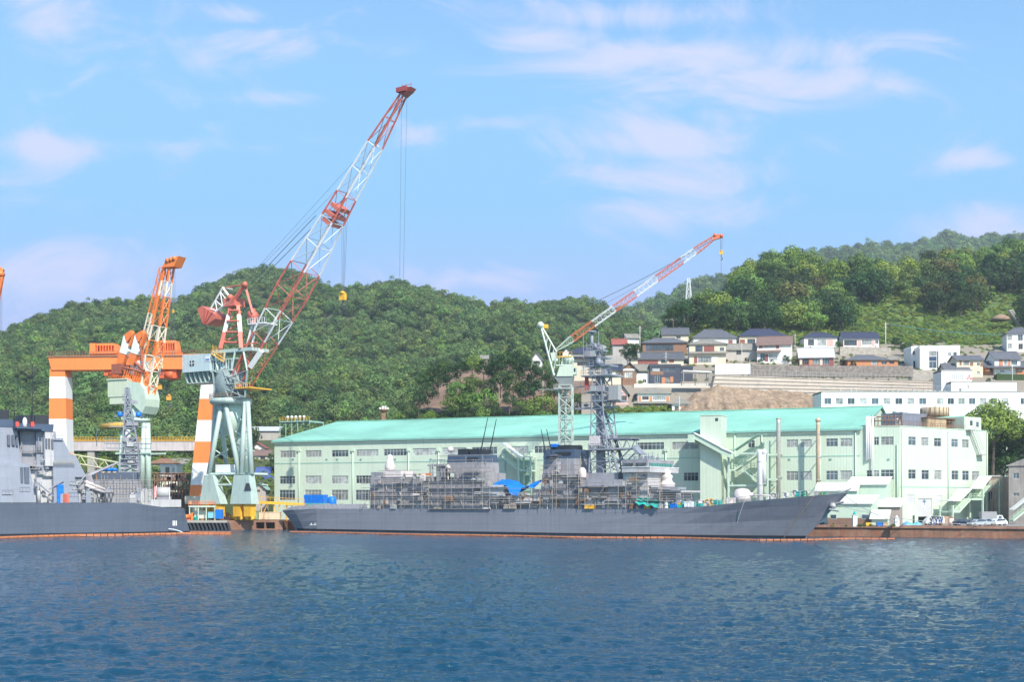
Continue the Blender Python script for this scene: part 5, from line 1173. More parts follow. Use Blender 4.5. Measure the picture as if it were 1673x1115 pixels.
def warship3():
    f = Fr(-98, 322, 14); root = thing('warship', 'third grey warship behind the left one, showing its scaffolded deckhouse and lattice mast', 'warship', f)
    def B(name, p0, p1, yt, yb, v0, v1, m=shipm, slope=.0, parent=None):
        a, b = f.l(p0, yt, v0), f.l(p1, yb, v0); g = MB(); zb = b.z; zt = a.z; h = zt - zb
        g.hexa([(a.x, v0, zb), (b.x, v0, zb), (b.x, v1, zb), (a.x, v1, zb)], [(a.x + .03 * h, v0 + slope * h, zt), (b.x - .03 * h, v0 + slope * h, zt), (b.x - .03 * h, v1, zt), (a.x + .03 * h, v1, zt)]); return g.build(name, m, parent or root)
    st = [(-34, 3, 2, 6, 0), (-20, 5, 4.6, 6, 0), (6, 5, 4.6, 5.6, 0), (f.l(284, 826, 4).x, 4, 3.4, 5.4, -1.5)]
    loft_hull(root, st, [hull2, boot, deckm])
    B('deckhouse', 150, 232, 786, 826, 3.5, 11); B('deckhouse', 160, 224, 772, 786.3, 4, 10, mat('dark_navy_house', (.07, .09, .13), .5, .1)); B('deckhouse', 228, 250, 800, 826, 4, 10, shipl); B('grey_cylinder_base', 256, 280, 812, 826, 4, 9, shipm)
    p, q = f.l(257, 806, 5), f.l(278, 806, 5); g = MB(); g.tube(p, q, 1.5, 0, 12); g.build('covered_torpedo_mount', shipl, root)
    p, q = f.l(223, 803, 3.4), f.l(241, 808, 3.4); B('grey_launcher', 223, 240, 798, 811, 2.8, 5, mastm)
    for px in (168, 177.5, 186.5):
        p = f.l(px, 772, 3.4); g = MB(); g.lathe((p.x, 4.6, p.z), [(.7, -.4), (.7, .3)], 10); dr = g.build('deck_drum', mat('tan_drum', (.4, .33, .22), .6), root); g = MB(); g.lathe((p.x, 4.6, p.z + .3), [(.85, 0), (.8, .7), (.3, .8)], 10); g.build('blue_cover', bluetarp, dr)
    # lattice mast with many platforms
    def ring(y, xa, xb, va, vb):
        a, b = f.l(xa, y, va), f.l(xb, y, va); return [Vector((a.x, va, a.z)), Vector((b.x, va, a.z)), Vector((b.x, vb, a.z)), Vector((a.x, vb, a.z))]
    lev = [(772, 198, 228), (758, 198.5, 227), (744, 199, 226), (730, 200, 225), (716, 201, 223), (700, 202, 220), (684, 203, 217), (668, 204, 214), (652, 204.5, 212), (634, 205, 210)]
    g = MB()
    for k, (a, b) in enumerate(zip(lev, lev[1:])): lattice_seg(g, ring(*a, 5, 9 - k * .25), ring(*b, 5, 8.75 - k * .25), 0, .24, .17)
    ms = g.build('lattice_mast', mastm, root)
    for (x0, x1, y, va, vb) in ((196, 228, 771, 4, 9), (197, 226, 759, 4.2, 9), (198, 226, 750, 4, 9), (199, 226, 741, 4, 9), (170, 248, 724, 5.5, 7), (174, 246, 732, 5.5, 7), (178, 240, 697, 5.5, 6.5), (186, 232, 680, 5.5, 6.5), (201, 214, 668, 5, 7), (200, 215, 652, 5, 7)):
        a, b = f.l(x0, y, va), f.l(x1, y, va); g = MB(); g.box(a.x, b.x, va, vb, a.z - .2, a.z); n = max(3, int((b.x - a.x)))
        for i in range(n + 1): x = a.x + (b.x - a.x) * i / n; g.bar((x, va, a.z), (x, va, a.z + 1.1), .045)
        g.bar((a.x, va, a.z + 1.1), (b.x, va, a.z + 1.1), .055); g.build('mast_platform', mastm, ms)
    for px in (196, 226):
        p = f.l(px, 676, 5); g = MB(); g.lathe((p.x, 5.8, p.z - .8), [(.6, 0), (.7, .4), (.6, 1.2), (.2, 1.3)], 10); g.build('blue_cover', bluetarp, ms)
    rn = random.Random(8)
    for i in range(46):
        y = rn.choice([767, 757, 748, 740, 730, 722, 696, 678, 660]); x = rn.uniform(200, 224); v = rn.uniform(4.6, 7); p = f.l(x, y, v); s_ = rn.uniform(.3, .8); g = MB(); g.box(p.x - s_, p.x + s_, v - .4, v + .4, p.z, p.z + 1.5 * s_); g.build('mast_fitting', (mastm, galv, shipm)[i % 3], ms)
    # scaffolding on its side
    r = thing('scaffolding', 'scaffolding on the deckhouse of the third warship below its lattice mast', 'scaffolding', f); g = MB()
    for i in range(20):
        p, q = f.l(150 + i * 5.2, 820, 2.6), f.l(150 + i * 5.2, 776 + rn.uniform(-6, 14), 2.6); g.bar(p, q, .06)
    for y in (785, 794, 803, 812): g.bar(f.l(150, y, 2.6), f.l(250, y, 2.6), .07)
    g.build('scaffold_tubes', scafm, r)
warship3()
# ---------------------------------------------------------------- floating oil booms
def boom(lab, pts, r=.26):
    g = MB(); rn = random.Random(len(pts)); P_ = [Vector((X_(px, F * HC / (py - HOR)), F * HC / (py - HOR), .12)) for px, py in pts]
    out = []
    for a, b in zip(P_, P_[1:]):
        n = max(1, int((b - a).length / 1.3))
        for i in range(n):
            p = a + (b - a) * (i + .06) / n; q = a + (b - a) * (i + .94) / n; wv = lambda c: Vector((0, .25 * math.sin(c.x * .23) + .1 * math.sin(c.x * 1.1), 0)); g.tube(p + wv(p), q + wv(q), r, 0, 6)
    o = g.build('oil_boom', mat('orange_float', (.42, .15, .06), .8, .2, .8), None); tag(o, lab, 'oil boom', 'floating oil booms'); return o
boom('orange floating oil boom along the whole side of the long warship', [(474, 870.5), (560, 872), (680, 875), (760, 876), (830, 877), (930, 879.6), (1040, 880.4), (1085, 880.2), (1120, 880.8), (1240, 884.5), (1330, 884), (1385, 882), (1462, 882.5)], .22)
boom('double orange floating boom under the dark stern of the left warship', [(-30, 882.5), (60, 879), (130, 877), (200, 876.5), (260, 875), (305, 874), (378, 874.5)], .40)
boom('thin orange floating boom at the quay between the two warships', [(300, 870.5), (330, 870.8), (378, 871.2)], .2)
# ================================================================ cranes
def vlerp(a, b, t): return a + (b - a) * t
def boom_truss(name, mats, root, A, B_, wA, wB, up, n, bands, r=.25, rb=.12, prof=None, hscale=1.0, kind='x'):
    """square latticed jib from A to B_; side vector is local y; bands = [(t_end, material)]; prof(t) scales the section"""
    A, B_ = Vector(A), Vector(B_); ax = (B_ - A).normalized(); side = Vector((0, 1, 0)); upv = side.cross(ax).normalized() * -1
    if upv.z < 0: upv = -upv
    g = MB()
    def ring(t):
        c = vlerp(A, B_, t); w_ = (wA + (wB - wA) * t) * (prof(t) if prof else 1); h = w_ * hscale
        return [c - side * w_ / 2 - upv * h / 2, c + side * w_ / 2 - upv * h / 2, c + side * w_ / 2 + upv * h / 2, c - side * w_ / 2 + upv * h / 2]
    for i in range(n):
        t0, t1 = i / n, (i + 1) / n; tm = (t0 + t1) / 2; m = 0
        for k, (te, mm) in enumerate(bands):
            if tm <= te: m = mm; break
        lattice_seg(g, ring(t0), ring(t1), m, r, rb, kind)
    return g.build(name, mats, root), ring
def rope(root, a, b, r=.07, name='wire_rope', sag=0):
    g = MB(); a, b = Vector(a), Vector(b)
    pts = [vlerp(a, b, i / 8) - Vector((0, 0, sag * 4 * (i / 8) * (1 - i / 8))) for i in range(9)] if sag else [a, b]
    g.path(pts, r, 0, 4); return g.build(name, cable_m, root)
def hook(root, p, s=1.0, m=None):
    g = MB(); p = Vector(p); g.box(p.x - .9 * s, p.x + .9 * s, p.y - .4 * s, p.y + .4 * s, p.z - .6 * s, p.z + 1.1 * s); g.lathe((p.x, p.y, p.z + 1.1 * s), [(.8 * s, 0), (.6 * s, .4 * s), (.1, .7 * s)], 8)
    b = g.build('hook_block', m or yellowp, root)
    g = MB(); g.tube(p - Vector((0, 0, .6 * s)), p - Vector((0, 0, 2.2 * s)), .2 * s)
    pts = [p + Vector((.7 * s * math.sin(a), 0, -2.9 * s + .7 * s * math.cos(a))) for a in [i * .55 for i in range(8)]]; g.path(pts, .2 * s, 0, 5); g.build('hook', darkst, b)
GR = mat('crane_machine_house', (.50, .61, .62), .5, .06, .4, streak=.2, ribs=.5)
# ---------------------------------------------------------------- tall level luffing crane with red and white jib
def crane_big():
    f = Fr(X_(376, 346), 346, -32); L = f.l; V = 0.0
    root = thing('jetty_crane', 'tall grey legged jetty crane with long red and white lattice jib beside the gantry', 'crane', f)
    def at(px, py, v=0.0): q = L(px, py, v); return Vector((q.x, v, q.z))
    A, T = at(393, 626), at(661, 152)
    def prof(t):
        return interp([(0, .75), (.12, .88), (.34, 1.14), (.42, 1.06), (.56, .82), (.62, .74), (.85, .52), (1, .2)], t)
    bands = [(.14, 0), (.27, 1), (.41, 0), (.55, 1), (.70, 0), (.86, 1), (1.01, 0)]
    b, ring = boom_truss('jib', [redp, whitecr], root, A, T, 5.6, 5.6, None, 12, bands, .25, .10, prof, .95, 'z')
    # foot joints and jib head
    g = MB()
    for c in ring(0)[:4]: g.lathe(c - Vector((0, .5, 0)), [(.9, 0), (.9, 1.0)], 12, 0, 'y')
    g.build('jib_foot', redp, b)
    g = MB(); hd = at(667, 147); g.box(hd.x - 2.6, hd.x + .4, -1.6, 1.6, hd.z - .5, hd.z + .6); g.hexa([(hd.x - 1, -1, hd.z - 1.6), (hd.x + 1.0, -1, hd.z - .5), (hd.x + 1.0, 1, hd.z - .5), (hd.x - 1, 1, hd.z - 1.6)], [(hd.x - 1.8, -1.2, hd.z + .3), (hd.x + 1.6, -1.2, hd.z + .3), (hd.x + 1.6, 1.2, hd.z + .3), (hd.x - 1.8, 1.2, hd.z + .3)])
    for x in (-1.8, -.6, .8): g.bar((hd.x + x, 0, hd.z + .5), (hd.x + x, 0, hd.z + 1.8), .07)
    g.bar((hd.x - 2, 0, hd.z + 1.3), (hd.x + 1.2, 0, hd.z + 1.3), .06); g.build('jib_head', mat('dark_red_paint', (.33, .06, .05), .5, .2), b)
    # trolley house half way up, white panel low down
    g = MB(); c = vlerp(A, T, .60); ax = (T - A).normalized(); sd = Vector((0, 1, 0)); up = ax.cross(sd); up = up if up.z > 0 else -up
    for t, k in ((.575, 1.0), (.60, 1.2), (.625, 1.0)):
        cc = vlerp(A, T, t); w_ = 2.2 * k
        g.hexa([cc - sd * w_ - up * 1.6 - ax * .5, cc - sd * w_ - up * 1.6 + ax * .5, cc + sd * w_ - up * 1.6 + ax * .5, cc + sd * w_ - up * 1.6 - ax * .5], [cc - sd * w_ + up * 1.4 - ax * .5, cc - sd * w_ + up * 1.4 + ax * .5, cc + sd * w_ + up * 1.4 + ax * .5, cc + sd * w_ + up * 1.4 - ax * .5])
    g.build('sheave_frame', redp, b)
    g = MB(); p, q = at(409, 600, -2.6), at(427, 573, -2.6); g.tube(p, q, .95, 0, 4); g.build('name_board', white, b)
    # ropes
    for (x0, y0, x1, y1) in ((516, 352, 409, 445), (520, 362, 411, 452)):
        rope(root, at(x0, y0, -.6), at(x1, y1 + 20, -.6), .09)
    for (x0, y0, x1, y1) in ((597, 243, 395, 466), (560, 300, 395, 468)): rope(root, at(x0, y0, .5), at(x1, y1, .5), .035)
    for x in (558.5, 562, 565, 568): rope(root, at(x, 345, 0), at(560 + (x - 562) * .35, 478, 0), .05)
    for x0, x1 in ((656, 653), (665, 659)): rope(root, at(x0, 152, 0), at(x1, 462, 0), .045)
    hook(root, at(560, 487), 1.0)
    # A-frame tower, red and white
    g = MB(); top = at(386, 505); 
    for (bx, tx, v0, v1) in ((360, 377, -3, -1), (394, 389, -3, -1), (362, 378, 3, 1), (395, 390, 3, 1)):
        p, q = at(bx, 570, v0), at(tx, 500, v1); m1, m2 = vlerp(p, q, .38), vlerp(p, q, .78)
        g.tube(p, m1, .75, 0, 4); g.tube(m1, m2, .7, 1, 4); g.tube(m2, q, .65, 0, 4)
    for y in (560, 543, 525, 508):
        a = interp([(500, 377), (570, 360)], y); c = interp([(500, 389), (570, 394)], y)
        for v in (-2.2, 2.2): g.bar(at(a, y, v), at(c, y, v), .3, 0); 
        g.bar(at(a, y, -2.2), at(c, y - 14, 2.2), .2, 0)
    g.box(*(lambda p, q: (p.x, q.x))(at(373, 500), at(392, 500)), -2, 2, at(380, 502).z, at(380, 489).z, 0)
    af = g.build('tower_frame', [redp, whitecr], root)
    g = MB(); p, q, s_ = at(372, 497), at(400, 464), at(414, 519)
    for v in (-1.6, 1.6):
        g.tube(at(380, 494, v), at(400, 465, v), .6, 0, 4); g.tube(at(400, 465, v * .6), at(413, 512, v * .6), .4, 0, 4); g.tube(at(368, 470, v), at(400, 465, v), .18, 0, 4)
    g.tube(at(400, 465, -2), at(400, 465, 2), .8, 0, 8); g.tube(at(376, 486, -2), at(376, 486, 2), .9, 0, 8)
    for i in range(4): g.bar(at(384 + i * 4, 490 - i * 6.5, -1.6), at(386 + i * 4, 486 - i * 6.5, 1.6), .25)
    g.build('top_arm', redp, root)
    g = MB(); p = at(413, 516); g.lathe(p - Vector((0, 1, 0)), [(1.3, 0), (1.3, 2)], 10, 0, 'y'); g.tube(at(413, 505), at(414, 530), .9, 0, 4); g.build('link_joint', redp, root)
    g = MB(); a, b2 = at(405, 529, -2.5), at(432, 527, -2.5); g.box(a.x, b2.x, -2.5, 2.5, a.z - .3, a.z)
    for i in range(8): x = a.x + (b2.x - a.x) * i / 7; g.bar((x, -2.5, a.z), (x, -2.5, a.z + 1.3), .07)
    g.bar((a.x, -2.5, a.z + 1.3), (b2.x, -2.5, a.z + 1.3), .07); g.build('service_platform', whitecr, root)
    # rods from platform down to the base of the jib
    g = MB()
    for (x0, y0, x1, y1, m) in ((412, 530, 404, 562, 1), (417, 530, 412, 566, 1), (404, 562, 384, 618, 0), (412, 566, 404, 600, 0), (395, 565, 420, 560, 0)):
        for v in (-1.5, 1.5): g.tube(at(x0, y0, v), at(x1, y1, v), .32, m, 5)
    g.build('back_strut', [redp, whitecr], root)
    # counterweight arm and box
    g = MB()
    a4 = [(369, 483), (372, 494)]; b4 = [(347, 512), (353, 516)]
    for v in (-1.8, 1.8):
        g.tube(at(364, 470, v), at(344, 505, v), .3, 1, 4); g.tube(at(373, 494, v), at(350, 512, v), .3, 1, 4); g.tube(at(364, 470, v), at(376, 486, v), .35, 1, 4)
        for i in range(5):
            t, t2 = i / 5, (i + 1) / 5; pa = vlerp(at(364, 470, v), at(344, 505, v), t if i % 2 else t2); pb = vlerp(at(373, 494, v), at(350, 512, v), t2 if i % 2 else t); g.tube(pa, pb, .16, 1, 4)
    for i in range(5):
        t = i / 4; pa = vlerp(at(364, 470, -1.8), at(344, 505, -1.8), t); g.bar(pa, pa + Vector((0, 3.6, 0)), .16, 1)
    g.build('counterweight_arm', [redp, whitecr], root)
    g = MB(); p = at(322, 507); pts = [at(322, 506, -2.6), at(329, 500, -2.6), at(353, 515, -2.6), at(352, 521, -2.6), at(336, 531, -2.6), at(331, 529, -2.6)]
    g.prism(pts, (0, 5.2, 0)); g.build('counterweight', redp, root)
    g = MB(); 
    for t in (.25, .5, .75):
        c = vlerp(pts[1], pts[2], t); c2 = vlerp(pts[5], pts[4], t); g.bar(c + Vector((0, -.1, .1)), c2 + Vector((0, -.1, 0)), .16)
    g.build('counterweight_band', mat('dark_red_paint', (.33, .06, .05), .5, .2), root)
    # machinery house
    a, c = at(298, 580, -3.4), at(343, 606, -3.4); a1 = at(346, 578, -3.4)
    g = MB(); g.hexa([(a.x, -3.4, c.z), (c.x, -3.4, c.z), (c.x, 3.4, c.z), (a.x, 3.4, c.z)], [(a.x, -3.4, a.z), (c.x, -3.4, a1.z), (c.x, 3.4, a1.z), (a.x, 3.4, a.z)]); mh = g.build('machine_house', GR, root)
    g = MB(); p, q = at(310, 590, -3.46), at(317, 598, -3.46); g.box(p.x, q.x, -3.5, -3.41, q.z, p.z); w_ = g.build('window', darkst, mh)
    g = MB(); m_ = (p.x + q.x) / 2; mz = (p.z + q.z) / 2; g.box(m_ - .08, m_ + .08, -3.56, -3.505, q.z, p.z); g.box(p.x, q.x, -3.57, -3.51, mz - .08, mz + .08); g.build('frame', whitecr, w_)
    g = MB(); p, q = at(335, 583, -3.46), at(343, 591, -3.46); g.box(p.x, q.x, -3.5, -3.41, q.z, p.z); em = g.build('name_plate', white, mh); g = MB(); g.box(p.x + .2, q.x - .2, -3.53, -3.505, q.z + .25, (p.z + q.z) / 2 + .1); g.build('blue_lettering_band', mat('sign_blue', (.12, .22, .5), .5, .3, 4), em)
    g = MB(); a2, c2 = at(300, 607, -3), at(344, 624, -3)
    for i in range(7):
        x = a2.x + (c2.x - a2.x) * i / 6; g.hexa([(x + .6, -2.4, c2.z), (x + .9, -2.4, c2.z), (x + .9, 2.4, c2.z), (x + .6, 2.4, c2.z)], [(x, -3, a2.z), (x + .3, -3, a2.z), (x + .3, 3, a2.z), (x, 3, a2.z)])
    g.box(a2.x + 1, c2.x + .5, -2.3, 2.3, c2.z - .1, c2.z + .15); g.box(a2.x + 1, c2.x, .0, .3, c2.z, a2.z); g.build('underframe', bluegrey, root)
    # cab and upper platform
    a, c = at(344, 590, -3), at(378, 606, -3); g = MB(); g.box(a.x, c.x, -3, 3, c.z, c.z + .5); 
    for i in range(9): x = a.x + (c.x - a.x) * i / 8; g.bar((x, -3, c.z), (x, -3, a.z), .1)
    g.box(a.x, c.x + 2, -3.02, 3.02, a.z, a.z + .3); g.build('cab_floor', bluegrey, root)
    a, c = at(360, 589, -2.6), at(370, 602, -2.6); g = MB(); g.box(a.x, c.x, -2.8, 1, c.z, a.z); cb = g.build('operator_cab', GR, root); g = MB(); g.box(a.x + .3, c.x - .3, -2.85, -2.805, c.z + .8, a.z - .4); g.build('cab_window', glass, cb)
    g = MB(); a, c = at(345, 573, -3.2), at(412, 573, -3.2); g.box(a.x, c.x, -3.2, 3.2, a.z - .9, a.z)
    for v in (-3, 3):
        for x0, x1 in ((350, 356), (368, 362), (384, 378), (398, 404)): g.bar(at(x0, 575, v), at(x1, 606, v), .32)
    g.build('upper_frame', bluegrey, root)
    g = MB()
    for i in range(10): p = at(347 + i * 2.2, 577 + i * 1.5, -3.8); g.bar(p, p + Vector((0, 0, 2.4)), .05)
    g.bar(at(347, 574, -3.8), at(368, 588, -3.8), .1); g.bar(at(345, 578, -3.8), at(366, 592, -3.8), .16); g.build('stair_rail', yellowp, root)
    # latticed slewing body between cab and ring
    g = MB()
    for k, (y0, y1, xa, xb) in enumerate(((606, 628, 347, 404), (628, 650, 350, 402))):
        R0 = [at(xa, y0, -3.6), at(xb, y0, -3.6), at(xb, y0, 3.6), at(xa, y0, 3.6)]; R1 = [at(xa + 3, y1, -3.6), at(xb - 2, y1, -3.6), at(xb - 2, y1, 3.6), at(xa + 3, y1, 3.6)]; lattice_seg(g, R0, R1, 0, .3, .2)
        for x in (365, 384): g.bar(at(x, y0, -3.6), at(x + 8, y1, -3.6), .22); g.bar(at(x, y0, -3.6), at(x - 8, y1, -3.6), .22)
    p = at(376, 640); g.lathe((p.x, 0, at(376, 650).z), [(4.4, 0), (4.2, 4), (3.6, 7.4)], 14); g.build('slewing_body', mat('slewing_steel', (.22, .28, .28), .6, .2, .8, rust=.2), root)
    g = MB(); a, c = at(384, 624, -4.2), at(408, 634, -4.2); g.box(a.x, c.x, -4.2, 4.2, c.z, c.z + .3); 
    for i in range(8): x = a.x + (c.x - a.x) * i / 7; g.bar((x, -4.2, c.z), (x, -4.2, c.z + 1.2), .06)
    g.bar((a.x, -4.2, c.z + 1.2), (c.x, -4.2, c.z + 1.2), .06); g.build('foot_platform', yellowp, root)
    # ring platform
    p = at(377, 654); g = MB(); rr = 34 / f.pxm(377) ; g.lathe((p.x, 0, p.z - .8), [(rr * .92, -.5), (rr, 0), (rr, 1.0), (rr * .8, 1.0)], 28)
    rg = g.build('ring_platform', bluegrey, root); g = MB()
    for i in range(34):
        a = i * 6.283 / 34; a2 = (i + 1) * 6.283 / 34; q = Vector((p.x + rr * math.cos(a), rr * math.sin(a), p.z + .2)); q2 = Vector((p.x + rr * math.cos(a2), rr * math.sin(a2), p.z + .2)); g.bar(q, q + Vector((0, 0, 1.2)), .06); g.bar(q + Vector((0, 0, 1.2)), q2 + Vector((0, 0, 1.2)), .06); g.bar(q + Vector((0, 0, .6)), q2 + Vector((0, 0, .6)), .05)
    g.build('ring_rail', rustst, rg)
    # portal legs
    vh = 5.5
    for (x0, x1, v) in ((363, 341, -vh), (368, 391, -vh), (401, 394, -vh), (405, 411, -vh), (352, 346, vh), (358, 372, vh), (396, 384, vh), (400, 402, vh)):
        g = MB(); g.tube(at(x0, 657, v * .55), at(x1, 776, v), .62, 0, 10, .7); g.build('portal_leg', bluegrey, root)
    g = MB()
    for y in (680, 705, 735):
        for (x0, x1) in ((350, 372), (384, 404)): g.bar(at(x0, y, 0), at(x1, y + 14, 0), .2); g.bar(at(x1, y, 0), at(x0, y + 14, 0), .2)
    p = at(377, 657); g.lathe((p.x, 0, at(377, 712).z), [(1.5, 0), (2.6, 3.5), (3.4, 8.5)], 12); g.build('centre_column', paleg, root)
    g = MB(); a, c = at(342, 776, -vh), at(390, 776, -vh); zt, zb = a.z, at(366, 793, -vh).z
    for v in (-vh, vh):
        g.bar((a.x, v, zt), (c.x, v, zt), .35); g.bar((a.x, v, zb), (c.x, v, zb), .3); mx = (a.x + c.x) / 2
        g.bar((a.x, v, zt), ((a.x + mx) / 2, v, zb), .22); g.bar((mx, v, zt), ((a.x + mx) / 2, v, zb), .22); g.bar((mx, v, zt), ((c.x + mx) / 2, v, zb), .22); g.bar((c.x, v, zt), ((c.x + mx) / 2, v, zb), .22)
        g.bar(((a.x + mx) / 2, v, zb), (a.x, v, zb - 3.5), .25)
    for x in (a.x, c.x): g.bar((x, -vh, zt), (x, vh, zt), .35)
    g.box(a.x, c.x, -vh, vh, zt + .2, zt + .5); g.build('portal_beam', bluegrey, root)
    for (x0, x1, xb0, xb1, v) in ((387, 411, 382, 417, -vh), (338, 352, 332, 366, -vh), (392, 408, 388, 412, vh), (340, 352, 334, 366, vh)):
        g = MB(); t0, t1 = at(x0, 777, v), at(x1, 777, v); b0, b1 = at(xb0, 824, v), at(xb1, 824, v)
        g.hexa([(b0.x, v - 1.4, b0.z), (b1.x, v - 1.4, b0.z), (b1.x, v + 1.4, b0.z), (b0.x, v + 1.4, b0.z)], [(t0.x, v - 1.1, t0.z), (t1.x, v - 1.1, t0.z), (t1.x, v + 1.1, t0.z), (t0.x, v + 1.1, t0.z)]); lg = g.build('leg_foot', bluegrey, root)
        if x0 == 387:
            p, q = at(399, 790, v - 1.36), at(410, 802, v - 1.36); g = MB(); mx = (p.x + q.x) / 2; g.prism([(p.x, v - 1.45, q.z), (q.x, v - 1.45, q.z), (mx + .5, v - 1.45, p.z), (mx - .5, v - 1.45, p.z)], (0, .25, 0)); g.build('leg_opening', darkst, lg)
        for k in range(2):
            xc = b0.x + (b1.x - b0.x) * (.25 + .5 * k); g = MB(); g.box(xc - 1.2, xc + 1.2, v - 1, v + 1, GZ + 1.2, b0.z - .02); 
            for w_ in (-.8, .8): g.lathe((xc + w_, v - .5, GZ + .75), [(.6, 0), (.6, 1.0)], 12, 0, 'y')
            g.build('bogie', yellowp, root)
    g = MB(); p, q = at(352, 760, -4), at(375, 776, -4); g.box(p.x, q.x, -4, 0, q.z + .5, p.z); g.build('switch_house', white, root)
crane_big()
# ---------------------------------------------------------------- orange gantry crane
def gantry():
    f = Fr(X_(90, 400), 400, -4); L = f.l
    root = thing('gantry_crane', 'huge orange goliath gantry crane with red and white banded legs', 'crane', f)
    def at(px, py, v=0.0): q = L(px, py, v); return Vector((q.x, v, q.z))
    g = MB(); a, b = at(78, 582, -3), at(358, 578, -3); c = at(84, 605, -3); d = at(358, 603, -3)
    g.hexa([(c.x, -3, c.z), (d.x, -3, d.z), (d.x, 3, d.z), (c.x, 3, c.z)], [(a.x, -3, a.z), (b.x, -3, b.z), (b.x, 3, b.z), (a.x, 3, a.z)]); gm = mat('orange_girder', (.86, .235, .05), .5, .07, .15, streak=.12, seam=(7.5, 0, .18)); gb = g.build('girder', gm, root)
    g = MB(); 
    for i in range(60): x = a.x + (b.x - a.x) * i / 59; z = a.z + (b.z - a.z) * i / 59; g.bar((x, -3.1, z), (x, -3.1, z + 1.2), .07)
    g.bar((a.x, -3.1, a.z + 1.2), (b.x, -3.1, b.z + 1.2), .07); g.bar((a.x, -3.1, a.z + .6), (b.x, -3.1, b.z + .6), .05); g.box(a.x, b.x, -3.3, -3.003, a.z - .4, a.z - .05); g.build('walkway_rail', rustst, gb)
    bands = [(603, 616, 'o'), (616, 651, 'w'), (651, 685, 'o'), (685, 740, 'w'), (740, 775, 'o'), (775, 822, 'w')]
    def leg(xs0, xs1, y0, y1, bnds, v0, v1, tw=1.0):
        g = MB()
        for (ya, yb, k) in bnds:
            ta, tb = (ya - y0) / (y1 - y0), (yb - y0) / (y1 - y0)
            pa0, pa1 = at(interp([(0, xs0[0]), (1, xs1[0])], ta), ya, v0), at(interp([(0, xs0[1]), (1, xs1[1])], ta), ya, v0); pb0, pb1 = at(interp([(0, xs0[0]), (1, xs1[0])], tb), yb, v0), at(interp([(0, xs0[1]), (1, xs1[1])], tb), yb, v0)
            g.hexa([(pb0.x, v0, pb0.z), (pb1.x, v0, pb0.z), (pb1.x, v1, pb0.z), (pb0.x, v1, pb0.z)], [(pa0.x, v0, pa0.z), (pa1.x, v0, pa0.z), (pa1.x, v1, pa0.z), (pa0.x, v1, pa0.z)], 0 if k == 'o' else 1)
        return g.build('leg', [gm, white], root)
    l1 = leg((81, 106), (78, 112), 605, 840, bands + [(822, 838, 'o')], -2.6, 2.6)
    l2 = leg((331, 349), (309, 340), 603, 812, [(603, 626, 'o'), (626, 652, 'w'), (652, 687, 'o'), (687, 722, 'w'), (722, 757, 'o'), (757, 793, 'w'), (793, 811, 'o')], -2.6, 2.6)
    g = MB(); a, b = at(86, 605, -2.0), at(120, 622, -2.0); g.build('x', gm, root) if False else None
    p, q = at(302, 811, -4), at(352, 824, -4); g = MB(); g.box(p.x, q.x, -4, 4, q.z, p.z - .02); g.box(p.x + 2, q.x - 2, -3.4, 3.4, GZ + 1.4, q.z - .02); g.build('sill_beam', mat('cream_beam', (.66, .58, .42), .6, .1, .5, rust=.2), root)
    p, q = at(72, 840, -4), at(120, 850, -4); g = MB(); g.box(p.x, q.x, -4, 4, GZ + .3, p.z - .02); g.build('sill_beam', gm, root)
    # trolleys on top
    for (x0, x1, yt) in ((146, 192, 561), (252, 290, 556)):
        a, b = at(x0, yt, -2.4), at(x1, 579, -2.4); g = MB(); H_ = a.z - b.z; L_ = b.x - a.x
        g.box(a.x, b.x, -2.4, 2.4, b.z + .1, b.z + H_ * .25); g.box(a.x, a.x + L_ * .2, -2.2, 2.2, b.z + H_ * .25, a.z); g.box(a.x + L_ * .22, b.x - L_ * .12, -1.8, 1.8, a.z - H_ * .2, a.z - .05); g.box(a.x + L_ * .25, a.x + L_ * .8, 0, 1.7, b.z + H_ * .25, a.z - H_ * .2)
        for i in range(7): x = a.x + L_ * (.25 + .1 * i); g.bar((x, -1.8, b.z + H_ * .25), (x, -1.8, a.z - H_ * .1), .16)
        g.hexa([(b.x - L_ * .12, -2, b.z), (b.x, -2, b.z), (b.x, 2, b.z), (b.x - L_ * .12, 2, b.z)], [(b.x - L_ * .14, -2, a.z - H_ * .1), (b.x - L_ * .1, -2, a.z - H_ * .1), (b.x - L_ * .1, 2, a.z - H_ * .1), (b.x - L_ * .14, 2, a.z - H_ * .1)])
        g.build('trolley', gm, root)
    for (x0, x1, y0, y1) in ((170, 194, 603, 614), (258, 288, 603, 618)):
        a, b = at(x0, y0, -2.2), at(x1, y1, -2.2); g = MB(); g.box(a.x, b.x, -2.2, 2.2, b.z, a.z - .05); g.lathe(((a.x + b.x) / 2 + .5, -2.4, (a.z + b.z) / 2 - .3), [(1.5, 0), (1.6, 4.8)], 14, 0, 'y'); g.build('under_trolley', mat('deep_orange_paint', (.70, .12, .03), .5, .2, .5), root)
    for (x, y) in ((261, 632), (276, 650)):
        for dx in (-1, 1): rope(root, at(x + dx, 615), at(x + dx, y), .07)
        hook(root, at(x, y + 2), .8, mat('orange_hook', (.75, .35, .05), .5))
gantry()
